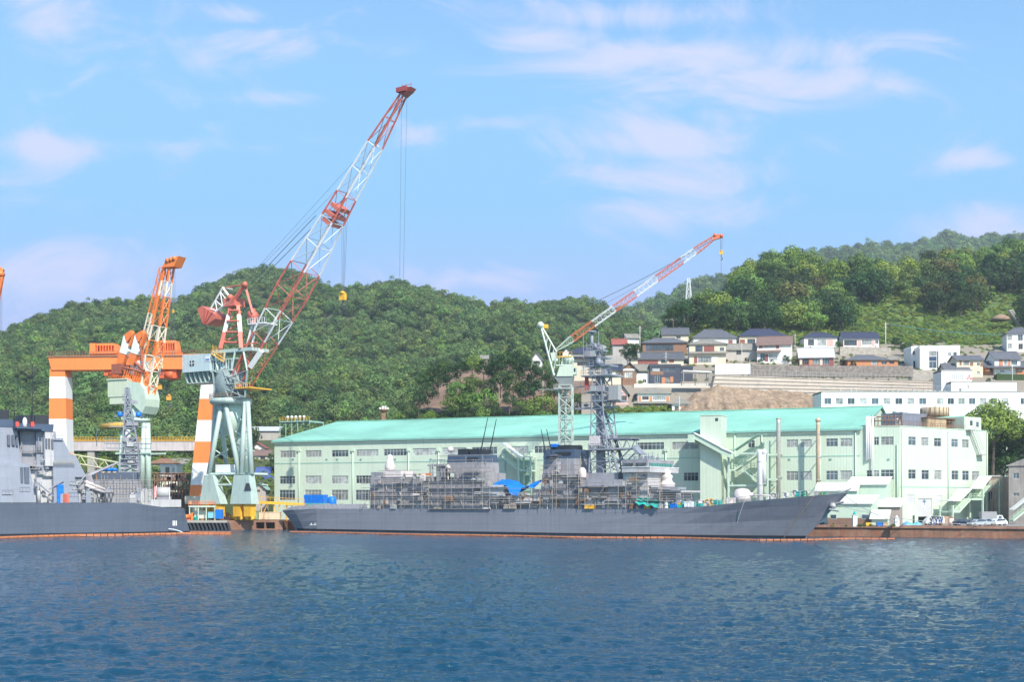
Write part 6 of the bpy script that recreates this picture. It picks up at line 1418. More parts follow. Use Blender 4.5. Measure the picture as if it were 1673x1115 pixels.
# ---------------------------------------------------------------- orange and cream jib crane behind the left warship
def crane_left():
    f = Fr(X_(215, 352), 352, -24); L = f.l
    root = thing('jib_crane', 'steep orange and cream jib crane with pale green machine house behind the left warship', 'crane', f)
    crm = mat('cream_jib_paint', (.72, .64, .50), .5, .1, .5, rust=.2)
    def at(px, py, v=0.0): q = L(px, py, v); return Vector((q.x, v, q.z))
    for (name, pts, r) in (('a', [(282, 437), (264, 560), (256, 605), (248, 640), (238, 668)], .55), ('b', [(267, 437), (248, 520), (232, 600)], .5)):
        pass
    A, T = at(239, 655), at(277, 436)
    b, ring = boom_truss('jib', [orange, crm], root, A, T, 2.5, 2.1, None, 9, [(.12, 0), (.30, 1), (.44, 0), (.60, 1), (.78, 0), (.93, 1), (1.01, 0)], .30, .12, lambda t: interp([(0, 1.0), (.3, 1.35), (.7, 1.05), (1, .8)], t), 1.0, 'z')
    A2, T2 = at(226, 606), at(266, 438)
    b2, _ = boom_truss('jib_strut', [orange, crm], root, A2, T2, 1.6, 1.2, None, 9, [(.2, 0), (.5, 1), (.75, 0), (1.01, 0)], .18, .08, None, 1.0, 'z')
    g = MB(); a, c = at(263, 437, -1.8), at(291, 421, -1.8)
    g.hexa([(a.x, -1.6, a.z), (a.x + 4.2, -1.6, a.z), (a.x + 4.2, 1.6, a.z), (a.x, 1.6, a.z)], [(a.x + 1.5, -1.6, c.z - .4), (c.x, -1.6, c.z + .5), (c.x, 1.6, c.z + .5), (a.x + 1.5, 1.6, c.z - .4)]); 
    for i in range(3): g.lathe((a.x + 2 + i * 1.1, -1.9, c.z - .5 + .2 * i), [(.6, 0), (.6, 3.8)], 10, 0, 'y')
    g.build('jib_head', orange, b)
    for x in (283, 286, 279): rope(root, at(x, 437), at(x - 1, 588), .045)
    hook(root, at(283, 510), .35); hook(root, at(263, 600), .6, mat('cream_hook', (.7, .55, .3), .5))
    for x in (262, 265): rope(root, at(x, 560), at(263 + (x - 263) * .3, 597), .05)
    rope(root, at(266, 445), at(212, 540), .05); rope(root, at(262, 470), at(232, 540), .05)
    # paired counterweight blades
    for (dx, v) in ((0, 2.4), (18, -2.4)):
        g = MB(); W_ = lambda x, y: at(x + dx, y, v)
        g.prism([W_(203, 547), W_(213, 540), W_(216, 547), W_(207, 560)], (0, 1.4, 0), 0); g.prism([W_(202, 548), W_(206, 560), W_(209, 574), W_(206, 580), W_(195, 576)], (0, 1.3, 0), 1); g.prism([W_(194, 577), W_(205, 581), W_(199, 598), W_(190, 594)], (0, 1.4, 0), 0)
        g.prism([W_(216, 546), W_(219, 545), W_(212, 566), W_(209, 566)], (0, 1.2, 0), 0)
        g.build('counterweight_blade', [orange, white], root)
    g = MB()
    for v in (-2, 2):
        g.tube(at(228, 545, v), at(233, 600, v), .35, 0, 4); g.tube(at(207, 580, v), at(236, 606, v), .4, 0, 4); g.tube(at(200, 600, v), at(238, 610, v), .3, 0, 4)
    g.box(*(lambda p, q: (p.x, q.x))(at(190, 595), at(205, 595)), -2, 2, at(200, 612).z, at(200, 596).z); g.build('link_frame', [mat('rust_red_steel', (.30, .09, .05), .7, .3, 1)], root)
    # mast: orange and white banded posts
    for (x0, x1, y0, y1, mm) in ((222, 233, 590, 608, 1), (221, 236, 608, 630, 0), (206, 211, 606, 622, 0), (213, 219, 594, 612, 1), (216, 222, 612, 625, 0)):
        a, c = at(x0, y0, -1.4), at(x1, y1, -1.4); g = MB(); g.box(a.x, c.x, -1.4, 1.4, c.z, a.z); g.build('mast_post', [orange, white][mm], root)
    g = MB()
    for i in range(8):
        p, q = at(200 + i * 4, 620, -2), at(206 + i * 4, 600, -2); g.bar(p, q, .14)
    for i in range(14): p = at(178 + i * 3.2, 622, -3); g.bar(p, p + Vector((0, 0, 1.3)), .06)
    g.bar(at(178, 615.5, -3), at(220, 615.5, -3), .07); g.build('upper_railing', orange, root)
    # machine house
    mh_m = mat('pale_green_house', (.55, .60, .44), .55, .06, .5, streak=.2)
    a, c = at(176, 622, -3), at(208, 648, -3); g = MB(); g.box(a.x, c.x, -3, 3, c.z, a.z); m_ = g.build('machine_house', mh_m, root)
    a2, c2 = at(179, 648, -2.8), at(206, 660, -2.8); g = MB(); g.box(a2.x, c2.x, -2.8, 2.8, c2.z, a2.z - .02); g.build('machine_house_base', mh_m, m_)
    g = MB(); g.box(a.x - .3, c.x, -3.3, 3.3, a.z + .02, a.z + .35); g.build('roof', mh_m, m_)
    g = MB(); pts = [at(209, 623, -2.9), at(228, 626, -2.9), at(235, 636, -2.9), at(238, 652, -2.9), at(237, 664, -2.9), at(232, 676, -2.9), at(228, 672, -2.9), at(218, 662, -2.9), at(208, 660, -2.9)]
    g.prism(pts, (0, 5.8, 0)); g.build('slewing_house', mat('curved_green_steel', (.52, .62, .50), .5, .08, .4, streak=.25), root)
    # ring, legs
    p = at(222, 688); g = MB(); g.lathe((p.x, 0, p.z), [(3.6, -.4), (3.9, 0), (3.9, .5), (3.2, .5)], 20)
    for i in range(20): an = i * .314; g.bar((p.x + 3.9 * math.cos(an), 3.9 * math.sin(an), p.z + .5), (p.x + 3.9 * math.cos(an), 3.9 * math.sin(an), p.z + 1.7), .07)
    g.lathe((p.x, 0, p.z + .5), [(2.6, 0), (2.4, 3)], 14); g.build('ring_platform', paleg, root)
    for (x0, x1, v) in ((236, 232, -3), (241, 243, -3), (202, 196, -3), (208, 212, -3), (208, 200, 3), (235, 240, 3)):
        g = MB(); p, q = at(x0, 692, v * .6), at(x1, 800, v); g.tube(p, q, .75, 0, 10, .85); g.tube(q, (q.x, q.y, GZ), .85, 0, 10); g.build('portal_leg', paleg, root)
    g = MB(); a, c = at(190, 740, -3), at(246, 740, -3); g.box(a.x, c.x, -3.4, -2.7, a.z - .5, a.z); g.box(a.x, c.x, 2.7, 3.4, a.z - .5, a.z); g.build('portal_beam', paleg, root)
    g = MB(); a, c = at(166, 692, -4), at(180, 702, -4)
    g.tube((a.x, -4, a.z - 1), (c.x + 5, -3.6, a.z - .6), .9, 0, 8); g.build('yellow_hoist', mat('mustard_paint', (.55, .33, .06), .6, .3, 1), root)
crane_left()
# tip of one more crane at the frame's edge
def crane_edge():
    f = Fr(X_(-32, 380), 380, 10); root = thing('jib_crane', 'orange jib tip with hanging ropes at the photo edge, mostly out of frame', 'crane', f)
    def at(px, py, v=0.0): q = f.l(px, py, v); return Vector((q.x, v, q.z))
    boom_truss('jib', [orange, white], root, at(-42, 640), at(0, 452), 3.2, 1.6, None, 12, [(.3, 0), (.6, 1), (1.01, 0)], .3, .14)
    g = MB(); p = at(2, 448); g.prism([(p.x - 1.5, -1, p.z - 1.6), (p.x + .2, -1, p.z - 1.5), (p.x + .8, -1, p.z + 1.4), (p.x - .2, -1, p.z + 2.1), (p.x - 1.4, -1, p.z + 1)], (0, 2, 0)); g.lathe((p.x, -1.3, p.z), [(.9, 0), (.9, 2.6)], 10, 0, 'y'); g.build('jib_head', orange, root)
    for x in (.5, 3): rope(root, at(x, 450), at(x, 556), .04)
    g = MB(); g.box(at(-70, 640).x, at(-30, 640).x, -3, 3, at(-50, 665).z, at(-50, 640).z); g.build('machine_house', cream, root)
    for x in (-66, -34):
        g = MB(); g.tube(at(x + 8 * (1 if x < -50 else -1), 665), (at(x, 800).x, 0, GZ), .8, 0, 8); g.build('portal_leg', paleg, root)
crane_edge()
# ---------------------------------------------------------------- tower jib crane behind the warship
def crane_tower():
    f = Fr(X_(924, 312), 312, -8); L = f.l
    root = thing('tower_crane', 'slender pale green tower crane with long low slung red and white jib', 'crane', f)
    pg = mat('pale_cream_green', (.50, .58, .47), .5, .06, .5, rust=.08); jr = mat('jib_red', (.66, .15, .06), .5, .12, .5)
    def at(px, py, v=0.0): q = L(px, py, v); return Vector((q.x, v, q.z))
    g = MB(); ys = [848, 830, 812, 794, 776, 758, 740, 722, 704, 686, 668, 650, 630]
    def ring(y): a, b = at(913, y, -1.6), at(934, y, -1.6); return [Vector((a.x, -1.6, a.z)), Vector((b.x, -1.6, a.z)), Vector((b.x, 1.6, a.z)), Vector((a.x, 1.6, a.z))]
    for a, b in zip(ys, ys[1:]): lattice_seg(g, ring(a), ring(b), 0, .2, .11)
    g.tube(at(924, 848), at(924, 630), .3, 0, 6); g.build('tower', mat('tower_steel', (.40, .47, .42), .5, .1, .6), root)
    g = MB(); p, q = at(898, 636, -2.6), at(946, 636, -2.6); g.box(p.x + 1, q.x - 2, -2.6, 2.6, p.z, p.z + .25)
    for i in range(12): x = p.x + 1 + (q.x - p.x - 3) * i / 11; g.bar((x, -2.6, p.z), (x, -2.6, p.z + 1.1), .05)
    g.bar((p.x + 1, -2.6, p.z + 1.1), (q.x - 2, -2.6, p.z + 1.1), .05); g.bar(at(880, 637), at(912, 637), .09); g.bar(at(905, 637), at(912, 628), .08); g.build('lower_platform', galv, root)
    g = MB(); p, q = at(905, 616, -1.8), at(936, 630, -1.8); g.hexa([(p.x + 1.6, -1.3, q.z), (q.x - .4, -1.3, q.z), (q.x - .4, 1.3, q.z), (p.x + 1.6, 1.3, q.z)], [(p.x, -1.8, p.z), (q.x, -1.8, p.z), (q.x, 1.8, p.z), (p.x, 1.8, p.z)]); g.build('slewing_ring', mat('slewing_grey', (.25, .28, .27), .6, .1), root)
    a, c = at(909, 599, -2), at(936, 615, -2); g = MB(); g.prism([(a.x, -2, c.z), (c.x, -2, c.z), (c.x, -2, a.z + .3), (a.x + .8, -2, a.z)], (0, 4, 0)); g.build('machine_house', pg, root)
    a, c = at(936, 600, -1.6), at(941, 612, -1.6); g = MB(); g.box(a.x + .02, c.x, -1.6, 1.2, c.z, a.z); cb = g.build('operator_cab', pg, root); g = MB(); g.box(a.x + .2, c.x - .1, -1.66, -1.605, c.z + .6, a.z - .3); g.build('cab_window', glass, cb)
    g = MB(); p, q = at(908, 596, -1.6), at(936, 596, -1.6); g.box(p.x, q.x, -1.6, 1.6, p.z - .3, p.z); g.lathe(((p.x + q.x) / 2 + 1, -1.2, p.z + 1.3), [(1.2, 0), (1.2, 2.4)], 14, 0, 'y'); g.box(p.x + 1.2, q.x - .6, -.5, .5, p.z, p.z + 2.2)
    for i in range(6): x = p.x + (q.x - p.x) * i / 5; g.bar((x, -1.6, p.z), (x, -1.6, p.z + 1.8), .06)
    g.build('winch_deck', pg, root)
    g = MB(); p = at(922, 583, -1.4); g.box(p.x - 1.8, p.x + 1.8, -1.4, 1.4, p.z - .1, p.z + .1); 
    for i in range(6): g.bar((p.x - 1.8 + i * .72, -1.4, p.z), (p.x - 1.8 + i * .72, -1.4, p.z + 1.1), .05)
    g.bar((p.x - 1.8, -1.4, p.z + 1.1), (p.x + 1.8, -1.4, p.z + 1.1), .05); g.build('winch_rail', yellowp, root)
    # A-frame mast
    g = MB()
    for v in (-1.2, 1.2):
        g.tube(at(883, 532, v * .5), at(905, 614, v), .28, 0, 5); g.tube(at(884, 532, v * .5), at(909, 575, v), .24, 0, 5)
        for t in (.2, .4, .6, .8, .95):
            p = vlerp(at(883, 532, v * .5), at(905, 614, v), t); q = vlerp(at(884, 532, v * .5), at(909, 575, v), min(1, t * 1.05)); g.bar(p, q, .13)
    g.lathe(at(883, 531, -1), [(.8, 0), (.8, 2)], 12, 0, 'y')
    g.hexa([at(902, 590, -1.2), at(912, 590, -1.2), at(912, 590, 1.2), at(902, 590, 1.2)], [at(899, 577, -1.2), at(909, 575, -1.2), at(909, 575, 1.2), at(899, 577, 1.2)]); g.bar(at(905, 614, 0), at(906, 590, 0), .3); g.build('mast_frame', pg, root)
    g = MB(); g.box(*(lambda p, q: (p.x, q.x))(at(888, 532, -.8), at(895, 532, -.8)), -.8, .8, at(890, 537).z, at(890, 531).z); g.bar(at(889, 541), at(894, 537), .1); g.build('mast_winch', yellowp, root)
    A, T = at(908, 573), at(1170, 386)
    bands = [(.095, 2), (.23, 0), (.37, 1), (.51, 0), (.64, 1), (.79, 0), (.86, 1), (1.01, 0)]
    b, _ = boom_truss('jib', [jr, whitecr, pg], root, A, T, 1.7, 1.7, None, 38, bands, .085, .035, lambda t: interp([(0, .25), (.09, .95), (.9, .95), (1, .45)], t), .9, 'z')
    g = MB(); p, q = at(1168, 388, -.7), at(1181, 383, -.7); g.hexa([(p.x - .6, -.6, p.z - .6), (q.x - .3, -.6, q.z - .7), (q.x - .3, .6, q.z - .7), (p.x - .6, .6, p.z - .6)], [(p.x - .3, -.6, p.z + .7), (q.x, -.6, q.z + .1), (q.x, .6, q.z + .1), (p.x - .3, .6, p.z + .7)]); g.lathe((q.x - .3, -.7, q.z - .3), [(.4, 0), (.4, 1.4)], 10, 0, 'y'); g.lathe((p.x, -.7, p.z + .6), [(.4, 0), (.4, 1.4)], 10, 0, 'y'); g.build('jib_head', jr, b)
    for v in (-.5, .5): rope(root, at(883, 531, v), at(1172, 387, v), .055, sag=1.2)
    rope(root, at(900, 545), at(1120, 425), .03)
    for x in (1176.5, 1180): rope(root, at(x, 386), at(1178.3 + (x - 1178) * .4, 411), .04)
    hook(root, at(1178.3, 414), .45); rope(root, at(1178.3, 420), at(1178.2, 480), .035)
crane_tower()
# ================================================================ hillside town
tile = mat('dark_grey_tiles', (.11, .115, .13), .55, .15, .8, ribs=.35, obr=.3)
navyt = mat('navy_tiles', (.045, .05, .085), .4, .15, .8, ribs=.35)
greyt = mat('weathered_tiles', (.25, .235, .20), .75, .2, .8, streak=.3, ribs=.35)
redr = mat('red_roof', (.30, .09, .07), .6, .15, .8)
metr = mat('pale_metal_roof', (.52, .55, .60), .4, .08, .5, ribs=.5)
blur = mat('blue_roof', (.08, .12, .32), .5, .1, .6, ribs=.4)
wcream = mat('cream_render', (.62, .55, .42), .8, .08, .3, streak=.2); wwhite = mat('white_render', (.74, .73, .69), .75, .05, .3, streak=.15)
wgrey = mat('grey_render', (.42, .39, .35), .8, .1, .3, streak=.3); wbrown = mat('brown_boards', (.24, .13, .08), .8, .2, .8); wblack = mat('black_boards', (.045, .05, .075), .6, .15, .6, seam=(.5, 0, .3)); wor = mat('orange_brick_wall', (.50, .21, .10), .8, .15, 1.5); wred = mat('red_shutters', (.24, .07, .055), .6, .15, 1)
wpink = mat('pink_render', (.60, .38, .33), .8, .1, .4)
stone = mat('rubble_stone_wall', (.22, .19, .165), .9, .4, .9, streak=.5, bump=1.2)
def house(lab, px0, px1, yb, ye, yt, wm, rm, kind='hip', Y=None, yaw=0, dpt=8.0, wins=(), mids=(), panels=(), drop=5.0, group=None):
    Y = Y or yof(yb) - 1.5
    fr = Fr(X_(px0, Y), Y, yaw); L = fr.l(px1, yb).x; z0 = fr.l(px0, yb).z; ze = fr.l((px0 + px1) / 2, ye).z; zt = max(ze + .3, fr.l((px0 + px1) / 2, yt, dpt / 2).z)
    r = thing('house', lab, 'house', fr, group=group)
    H = []
    for w_ in wins: h = px_rect(fr, *w_[:4]); H.append((max(.15, h[0]), min(L - .15, h[1]), max(h[2], z0 + .1), min(h[3], ze - .1)))
    g = MB(); g.wall(0, L, z0 - drop, ze, H, 0, .2); g.box(0, L, dpt - .2, dpt, z0 - drop, ze - .02)
    if kind == 'gable': 
        for x in (0, L - .2): g.prism([(x, .01, z0 - drop), (x, dpt - .21, z0 - drop), (x, dpt - .21, ze - .03), (x, dpt / 2, zt - .18), (x, .01, ze - .03)], (.2, 0, 0))
    else:
        for x in (0, L - .2): g.box(x, x + .2, .01, dpt - .21, z0 - drop, ze - .03)
    if kind == 'gablex': g.prism([(0, .002, ze), (L, .002, ze), (L / 2, .002, zt - .15)], (0, .2, 0))
    g.build('wall', wm, r)
    g = MB(); o = .7; t = .22
    if kind == 'hip':
        i = min(L * .32, dpt / 2); b = [(-o, -o, ze), (L + o, -o, ze), (L + o, dpt + o, ze), (-o, dpt + o, ze)]
        g.add(b + [(p[0], p[1], p[2] + t) for p in b] + [(i, dpt / 2, zt), (L - i, dpt / 2, zt)], [(3, 2, 1, 0), (0, 1, 5, 4), (1, 2, 6, 5), (2, 3, 7, 6), (3, 0, 4, 7), (4, 5, 9, 8), (6, 7, 8, 9), (5, 6, 9), (7, 4, 8)])
        g.box(i - .3, L - i + .3, dpt / 2 - .2, dpt / 2 + .2, zt - .05, zt + .2)
    elif kind == 'gable':
        s_ = (zt - ze) / (dpt / 2)
        for (a, za, b, zb) in ((-o, ze - o * s_, dpt / 2, zt), (dpt / 2, zt, dpt + o, ze - o * s_)): g.hexa([(-.5, a, za), (L + .5, a, za), (L + .5, b, zb), (-.5, b, zb)], [(-.5, a, za + t), (L + .5, a, za + t), (L + .5, b, zb + t), (-.5, b, zb + t)])
        g.box(-.52, L + .52, dpt / 2 - .2, dpt / 2 + .2, zt + t - .04, zt + t + .16)
    elif kind == 'gablex':
        s_ = (zt - ze) / (L / 2)
        for (a, za, b, zb) in ((-o, ze - o * s_, L / 2, zt), (L / 2, zt, L + o, ze - o * s_)): g.hexa([(a, -.8, za), (b, -.8, zb), (b, dpt + .4, zb), (a, dpt + .4, za)], [(a, -.8, za + t), (b, -.8, zb + t), (b, dpt + .4, zb + t), (a, dpt + .4, za + t)])
    else: g.box(-.12, L + .12, -.12, dpt + .12, ze + .003, zt)
    g.build('roof', rm, r)
    for k, h in enumerate(H):
        n = wins[k][4] if len(wins[k]) > 4 else max(2, round((h[1] - h[0]) / 1.2))
        if h[3] > h[2] + .2: make_window(r, *h, nx=n, ny=1, dep=.2, t=.08, gm=(glass, glassg)[(k + int(px0)) % 2], fm=alum if k % 3 else wbrown)
    for (a0, a1, y0, y1, m) in panels:
        h = px_rect(fr, a0, a1, y0, y1); g = MB(); g.box(h[0], h[1], -.07, -.004, h[2], h[3]); g.build('wall_panel', m, r)
    for (a0, a1, y_, ov) in mids:
        a, b = fr.l(a0, y_), fr.l(a1, y_); g = MB(); g.hexa([(a.x, -ov, a.z - .45), (b.x, -ov, a.z - .45), (b.x, -.003, a.z + .25), (a.x, -.003, a.z + .25)], [(a.x, -ov, a.z - .28), (b.x, -ov, a.z - .28), (b.x, -.003, a.z + .45), (a.x, -.003, a.z + .45)]); g.build('porch_roof', rm, r)
    return r
house('small white house peeking out of the trees above all the others', 1089, 1113, 538, 527, 521, wwhite, greyt, 'gable', wins=((1103, 1110, 529, 534),), dpt=6)
house('red roofed shed at the upper end of the town, left of the round trees', 1001, 1024, 570, 562, 555, wgrey, redr, 'gable', Y=520, dpt=6)
house('little white house beside the red roofed shed', 1024, 1044, 560, 552, 547, wwhite, greyt, 'gable', Y=535, dpt=6, yaw=10)
house('large brown house with stacked dark tiled roofs and a glazed veranda', 1050, 1122, 577, 561, 553, wbrown, tile, 'hip', yaw=-4, dpt=9, wins=((1055, 1100, 563, 574, 9),), drop=4)
house('upper storey of the large brown house with tan walls under a dark tiled roof', 1082, 1125, 560, 546, 537, wcream, tile, 'gable', yaw=-4, dpt=8, wins=((1105, 1112, 549, 554, 2),))
house('house under a wide grey hipped roof at the centre of the town', 1133, 1203, 567, 553, 539, wwhite, tile, 'hip', dpt=10, wins=((1150, 1164, 556, 562, 2),), panels=((1190, 1197, 556, 564, wred),))
house('two storey cream house with red brown shutters and grey roof', 1126, 1186, 595, 563, 556, wcream, greyt, 'hip', dpt=9, yaw=-5, wins=((1136, 1148, 565, 575, 2), (1140, 1162, 583, 593, 5), (1176, 1183, 568, 574, 2)), panels=((1150, 1167, 565, 575, wred), (1134, 1139, 583, 594, wred), (1163, 1172, 584, 592, white)), mids=((1126, 1189, 577, 1.2),))
house('long low grey house with two windows beside the white gabled house', 1184, 1238, 589, 571, 563, wgrey, greyt, 'gable', dpt=8, wins=((1203, 1211, 573, 580, 2), (1222, 1230, 573, 580, 2)))
house('house with broad navy hipped roof at the wood edge', 1208, 1284, 564, 550, 538, wcream, navyt, 'hip', dpt=10, wins=((1221, 1234, 554, 562, 3),), panels=((1209, 1217, 555, 562, wred),))
house('white two storey house with a tall plain gable and red brown window band', 1237, 1293, 592, 563, 551, wwhite, mat('brown_tiles', (.20, .13, .11), .6, .15, .8), 'gable', dpt=11, yaw=-14, wins=((1247, 1268, 565, 569, 4), (1242, 1250, 578, 590, 2), (1256, 1270, 578, 589, 4)), panels=((1240, 1246, 565, 569.5, wred), (1268, 1273, 564, 570, wred), (1250, 1255, 579, 591, wred)), mids=((1236, 1276, 575, 1.4),))
house('long single storey house with dark grey roof and bright red shutters', 1030, 1117, 599, 586, 577, wcream, tile, 'gable', dpt=8, wins=((1080, 1090, 588, 594, 2),), panels=((1042, 1075, 589, 596, wred), (1093, 1101, 588, 593, wred)))
house('narrow cream house with small navy roof beside the lattice mast', 989, 1016, 627, 604, 597, wcream, navyt, 'gable', dpt=7, wins=((1006, 1014, 607, 613, 2), (994, 1000, 607, 624, 2)))
house('white gabled house with a brown timber balcony', 1017, 1040, 628, 604, 595, wbrown, tile, 'gablex', dpt=8, wins=((1020, 1034, 608, 618, 4),), panels=((1017.5, 1038, 603, 606, white), (1018, 1036, 618, 622, wbrown)))
house('white walled house next to the balcony house with a grey roof', 1039.5, 1061, 627, 605, 597, wwhite, greyt, 'gable', dpt=8, Y=yof(628), wins=((1041, 1058, 607, 611, 3), (1050, 1056, 620, 626, 2)))
house('black modern box house with orange entrance doors', 1062, 1112, 628, 600, 597.5, wblack, mat('black_roof', (.04, .045, .06), .5), 'flat', dpt=9, wins=((1084, 1104, 601, 608, 3), (1066, 1078, 602, 607, 2), (1070, 1078, 614, 626, 2), (1087, 1095, 617, 626, 2)), panels=((1081, 1087, 617, 627, wor), (1095, 1100, 616, 625, wor), (1062.5, 1084, 607, 613, wbrown)))
house('black side wing of the modern box house, behind the carport', 1112.5, 1132, 622, 602, 599.5, wblack, mat('black_roof', (.04, .045, .06), .5), 'flat', dpt=7, Y=yof(628) + 4)
house('pink gabled house behind the lattice mast of the warship', 1006, 1026, 658, 643, 632, wpink, navyt, 'gablex', dpt=8, wins=((1009, 1024, 647, 655, 4),))
house('wide beige roofed house with tan wall panels above the turquoise roof', 1042, 1094, 658, 644, 635, wwhite, greyt, 'hip', dpt=9, wins=((1049, 1060, 648, 654, 3), (1066, 1088, 648, 654.5, 6)), panels=((1043, 1048, 648, 656, wor), (1061, 1065.5, 648, 656, wor), (1088.5, 1093.5, 648, 656, wor)), mids=((1036, 1094, 658, 1.8),))
house('small low house with drooping grey roof in front of the cut cliff', 1098, 1131, 677, 661, 653, wwhite, greyt, 'hip', Y=408, dpt=8, wins=((1102, 1109, 664, 672, 2), (1122, 1128, 664, 671, 2)), panels=((1112, 1119, 664, 676, wor),))
house('white house at the left of the town beside the tower crane', 868, 886, 598, 588, 578, wwhite, greyt, 'gablex', Y=505, dpt=8, wins=((871, 882, 590, 595, 3),), drop=9)
house('distant pale house in the trees of the rocky knoll', 786, 797, 592, 586, 582, wpink, greyt, 'gable', Y=520, dpt=6, drop=9)
house('navy roofed house behind the tower crane cab', 932, 982, 607, 578, 568, wcream, navyt, 'hip', Y=478, dpt=9, wins=((943, 975, 592, 598, 6), (950, 958, 599, 604, 2)), mids=((934, 990, 584, 1.6),), drop=9)
house('pale gable house just right of the tower crane jib foot', 919, 934, 607, 577, 570, wwhite, navyt, 'gablex', Y=482, dpt=8, wins=((923, 930, 585, 591, 2),), drop=9)
house('single storey house with long dark roof and tan panels by the stone terrace', 1314, 1368, 567, 552, 544, wwhite, navyt, 'hip', dpt=8, wins=((1320, 1330, 555, 565, 3), (1335, 1350, 555, 565, 4)), panels=((1351, 1361, 555, 566, wpink),))
house('single storey house with flat dark roof and three white screens', 1378, 1436, 567, 552, 544, wwhite, navyt, 'gable', dpt=8, wins=((1379, 1400, 556, 565, 5), (1408, 1424, 555, 564, 4), (1430, 1435, 556, 562, 2)), panels=((1401, 1407, 556, 566, wpink), (1424.5, 1429, 556, 566, wpink)))
house('bright red house with pale metal roof and cream shutters', 1306, 1362, 597, 583, 570, wred, metr, 'gable', dpt=9, yaw=-8, wins=((1311, 1321, 586, 596, 3), (1328, 1339, 586, 596, 3), (1344, 1355, 585, 596, 3)), panels=((1306.5, 1310.5, 587, 597, wcream), (1339.5, 1343.5, 586, 597, wcream), (1322, 1327, 587, 597, wor)))
house('low orange brown house with dark tiled roof below the stone wall', 1385, 1450, 599, 589, 581, wor, tile, 'hip', dpt=8, wins=((1423, 1434, 589.5, 597, 3), (1440, 1449, 590, 596, 2)))
house('small orange brown house with a grey roof beside the steps', 1450, 1467, 598, 589, 583, wor, greyt, 'hip', dpt=6, wins=((1453, 1461, 590, 595, 2),))
r_ = house('white modern cube house with a tall navy window panel', 1503, 1568, 604, 571, 568.5, wwhite, white, 'flat', dpt=12, yaw=-3, wins=((1518, 1530, 574, 582, 1), (1518, 1530, 591, 602, 2), (1548.5, 1554, 576, 582, 1), (1557.5, 1563, 576, 582, 1), (1541, 1546, 592, 603, 1)), panels=((1518, 1530, 583, 590, mat('navy_panel', (.03, .05, .11), .3)), (1531, 1533, 574, 603, darkst)))
house('recessed corner of the white cube house with open balconies', 1489, 1502.6, 604, 570.5, 568.5, wwhite, white, 'flat', dpt=9, Y=yof(604) + 5, wins=((1491, 1502, 574, 580, 1), (1492, 1502, 590, 603, 2)))
house('cream two storey house with brown shutters behind the white sign block', 1563, 1606, 615, 588, 583, wcream, tile, 'gable', dpt=8, wins=((1574, 1583, 590, 597, 3), (1596, 1601, 593, 598, 2), (1596, 1601, 607, 613, 1)), panels=((1568, 1571, 590, 597, wbrown), (1585, 1590, 592, 598, wbrown), (1602, 1606, 593, 599, wbrown)))
house('low house with a small dark roof gable against the white sign block', 1544, 1583, 613, 604, 596, wcream, tile, 'gable', dpt=7, Y=yof(618))
house('grey roofed house with orange wall panels at the town end', 1625, 1667, 612, 586, 576, wwhite, tile, 'gable', dpt=9, wins=((1640, 1646, 588, 597, 2), (1652, 1662, 589, 597, 3), (1634, 1641, 604, 609, 2)), panels=((1632, 1638.5, 588, 598, wor), (1647, 1651, 588, 598, wor)), mids=((1610, 1672, 600, 2),))
house('low side wing of the grey roofed house with orange panel', 1610, 1629, 613, 600, 592, wor, tile, 'gable', dpt=8, Y=yof(613) + 1, wins=((1617, 1628, 602, 609, 3),))
house('orange and white annex cut by the photo edge', 1661, 1700, 612, 600, 592, wor, tile, 'gable', dpt=8, Y=yof(613) - 1, wins=((1664, 1671, 602, 608, 2),))
house('tall narrow dark roofed house high up at the photo edge', 1645, 1695, 573, 545, 536, wwhite, tile, 'hip', dpt=9, yaw=-10, wins=((1646, 1653, 548, 556, 2), (1663, 1671, 547, 557, 2), (1646, 1653, 562, 570, 2), (1664, 1671, 562, 571, 2)))
# lower houses behind the cranes
for a in (('white house with dark red roof between crane leg and hall', 409, 433, 740, 732, 725, wwhite, redr, 'gablex', 505), ('white house with brown roof below the red roofed one', 416, 447, 754, 744, 737, wwhite, mat('brown_tiles', (.2, .13, .11)), 'gable', 490), ('small house with a bright blue roof by the hall corner', 418, 440, 781, 773, 765, wwhite, blur, 'gable', 462),
          ('lower house with blue roof in front of the other blue one', 424, 446, 792, 784, 777, wwhite, blur, 'hip', 452), ('green roofed shed beside the crane foot', 414, 434, 806, 799, 791, wgrey, mintd, 'gablex', 425), ('brown roofed house under the long girder', 245, 285, 768, 758, 750, wcream, wbrown, 'hip', 470), ('grey roofed white house under the long girder', 278, 306, 766, 758, 751, wwhite, greyt, 'gable', 480),
          ('cream site hut on the rusty trestle', 262, 289, 775, 762, 760, cream, metr, 'flat', 425), ('small tan house far under the girder end', 176, 200, 752, 744, 738, wor, greyt, 'hip', 500), ('white cottage at the left forest foot', 306, 322, 718, 712, 706, wwhite, navyt, 'hip', 540)):
    house(a[0], *a[1:8], a[8], Y=a[9], dpt=7, wins=(((a[1] * .7 + a[2] * .3), (a[1] * .45 + a[2] * .55), a[4] + 2, a[3] - 1.5, 3), ((a[1] * .3 + a[2] * .7), (a[1] * .12 + a[2] * .88), a[4] + 2, a[3] - 1.5, 2)), drop=6)
house('long grey greenhouse roof at the forest foot behind the hall', 409, 464, 706, 704, 699, wgrey, metr, 'gable', Y=540, dpt=8, drop=4)
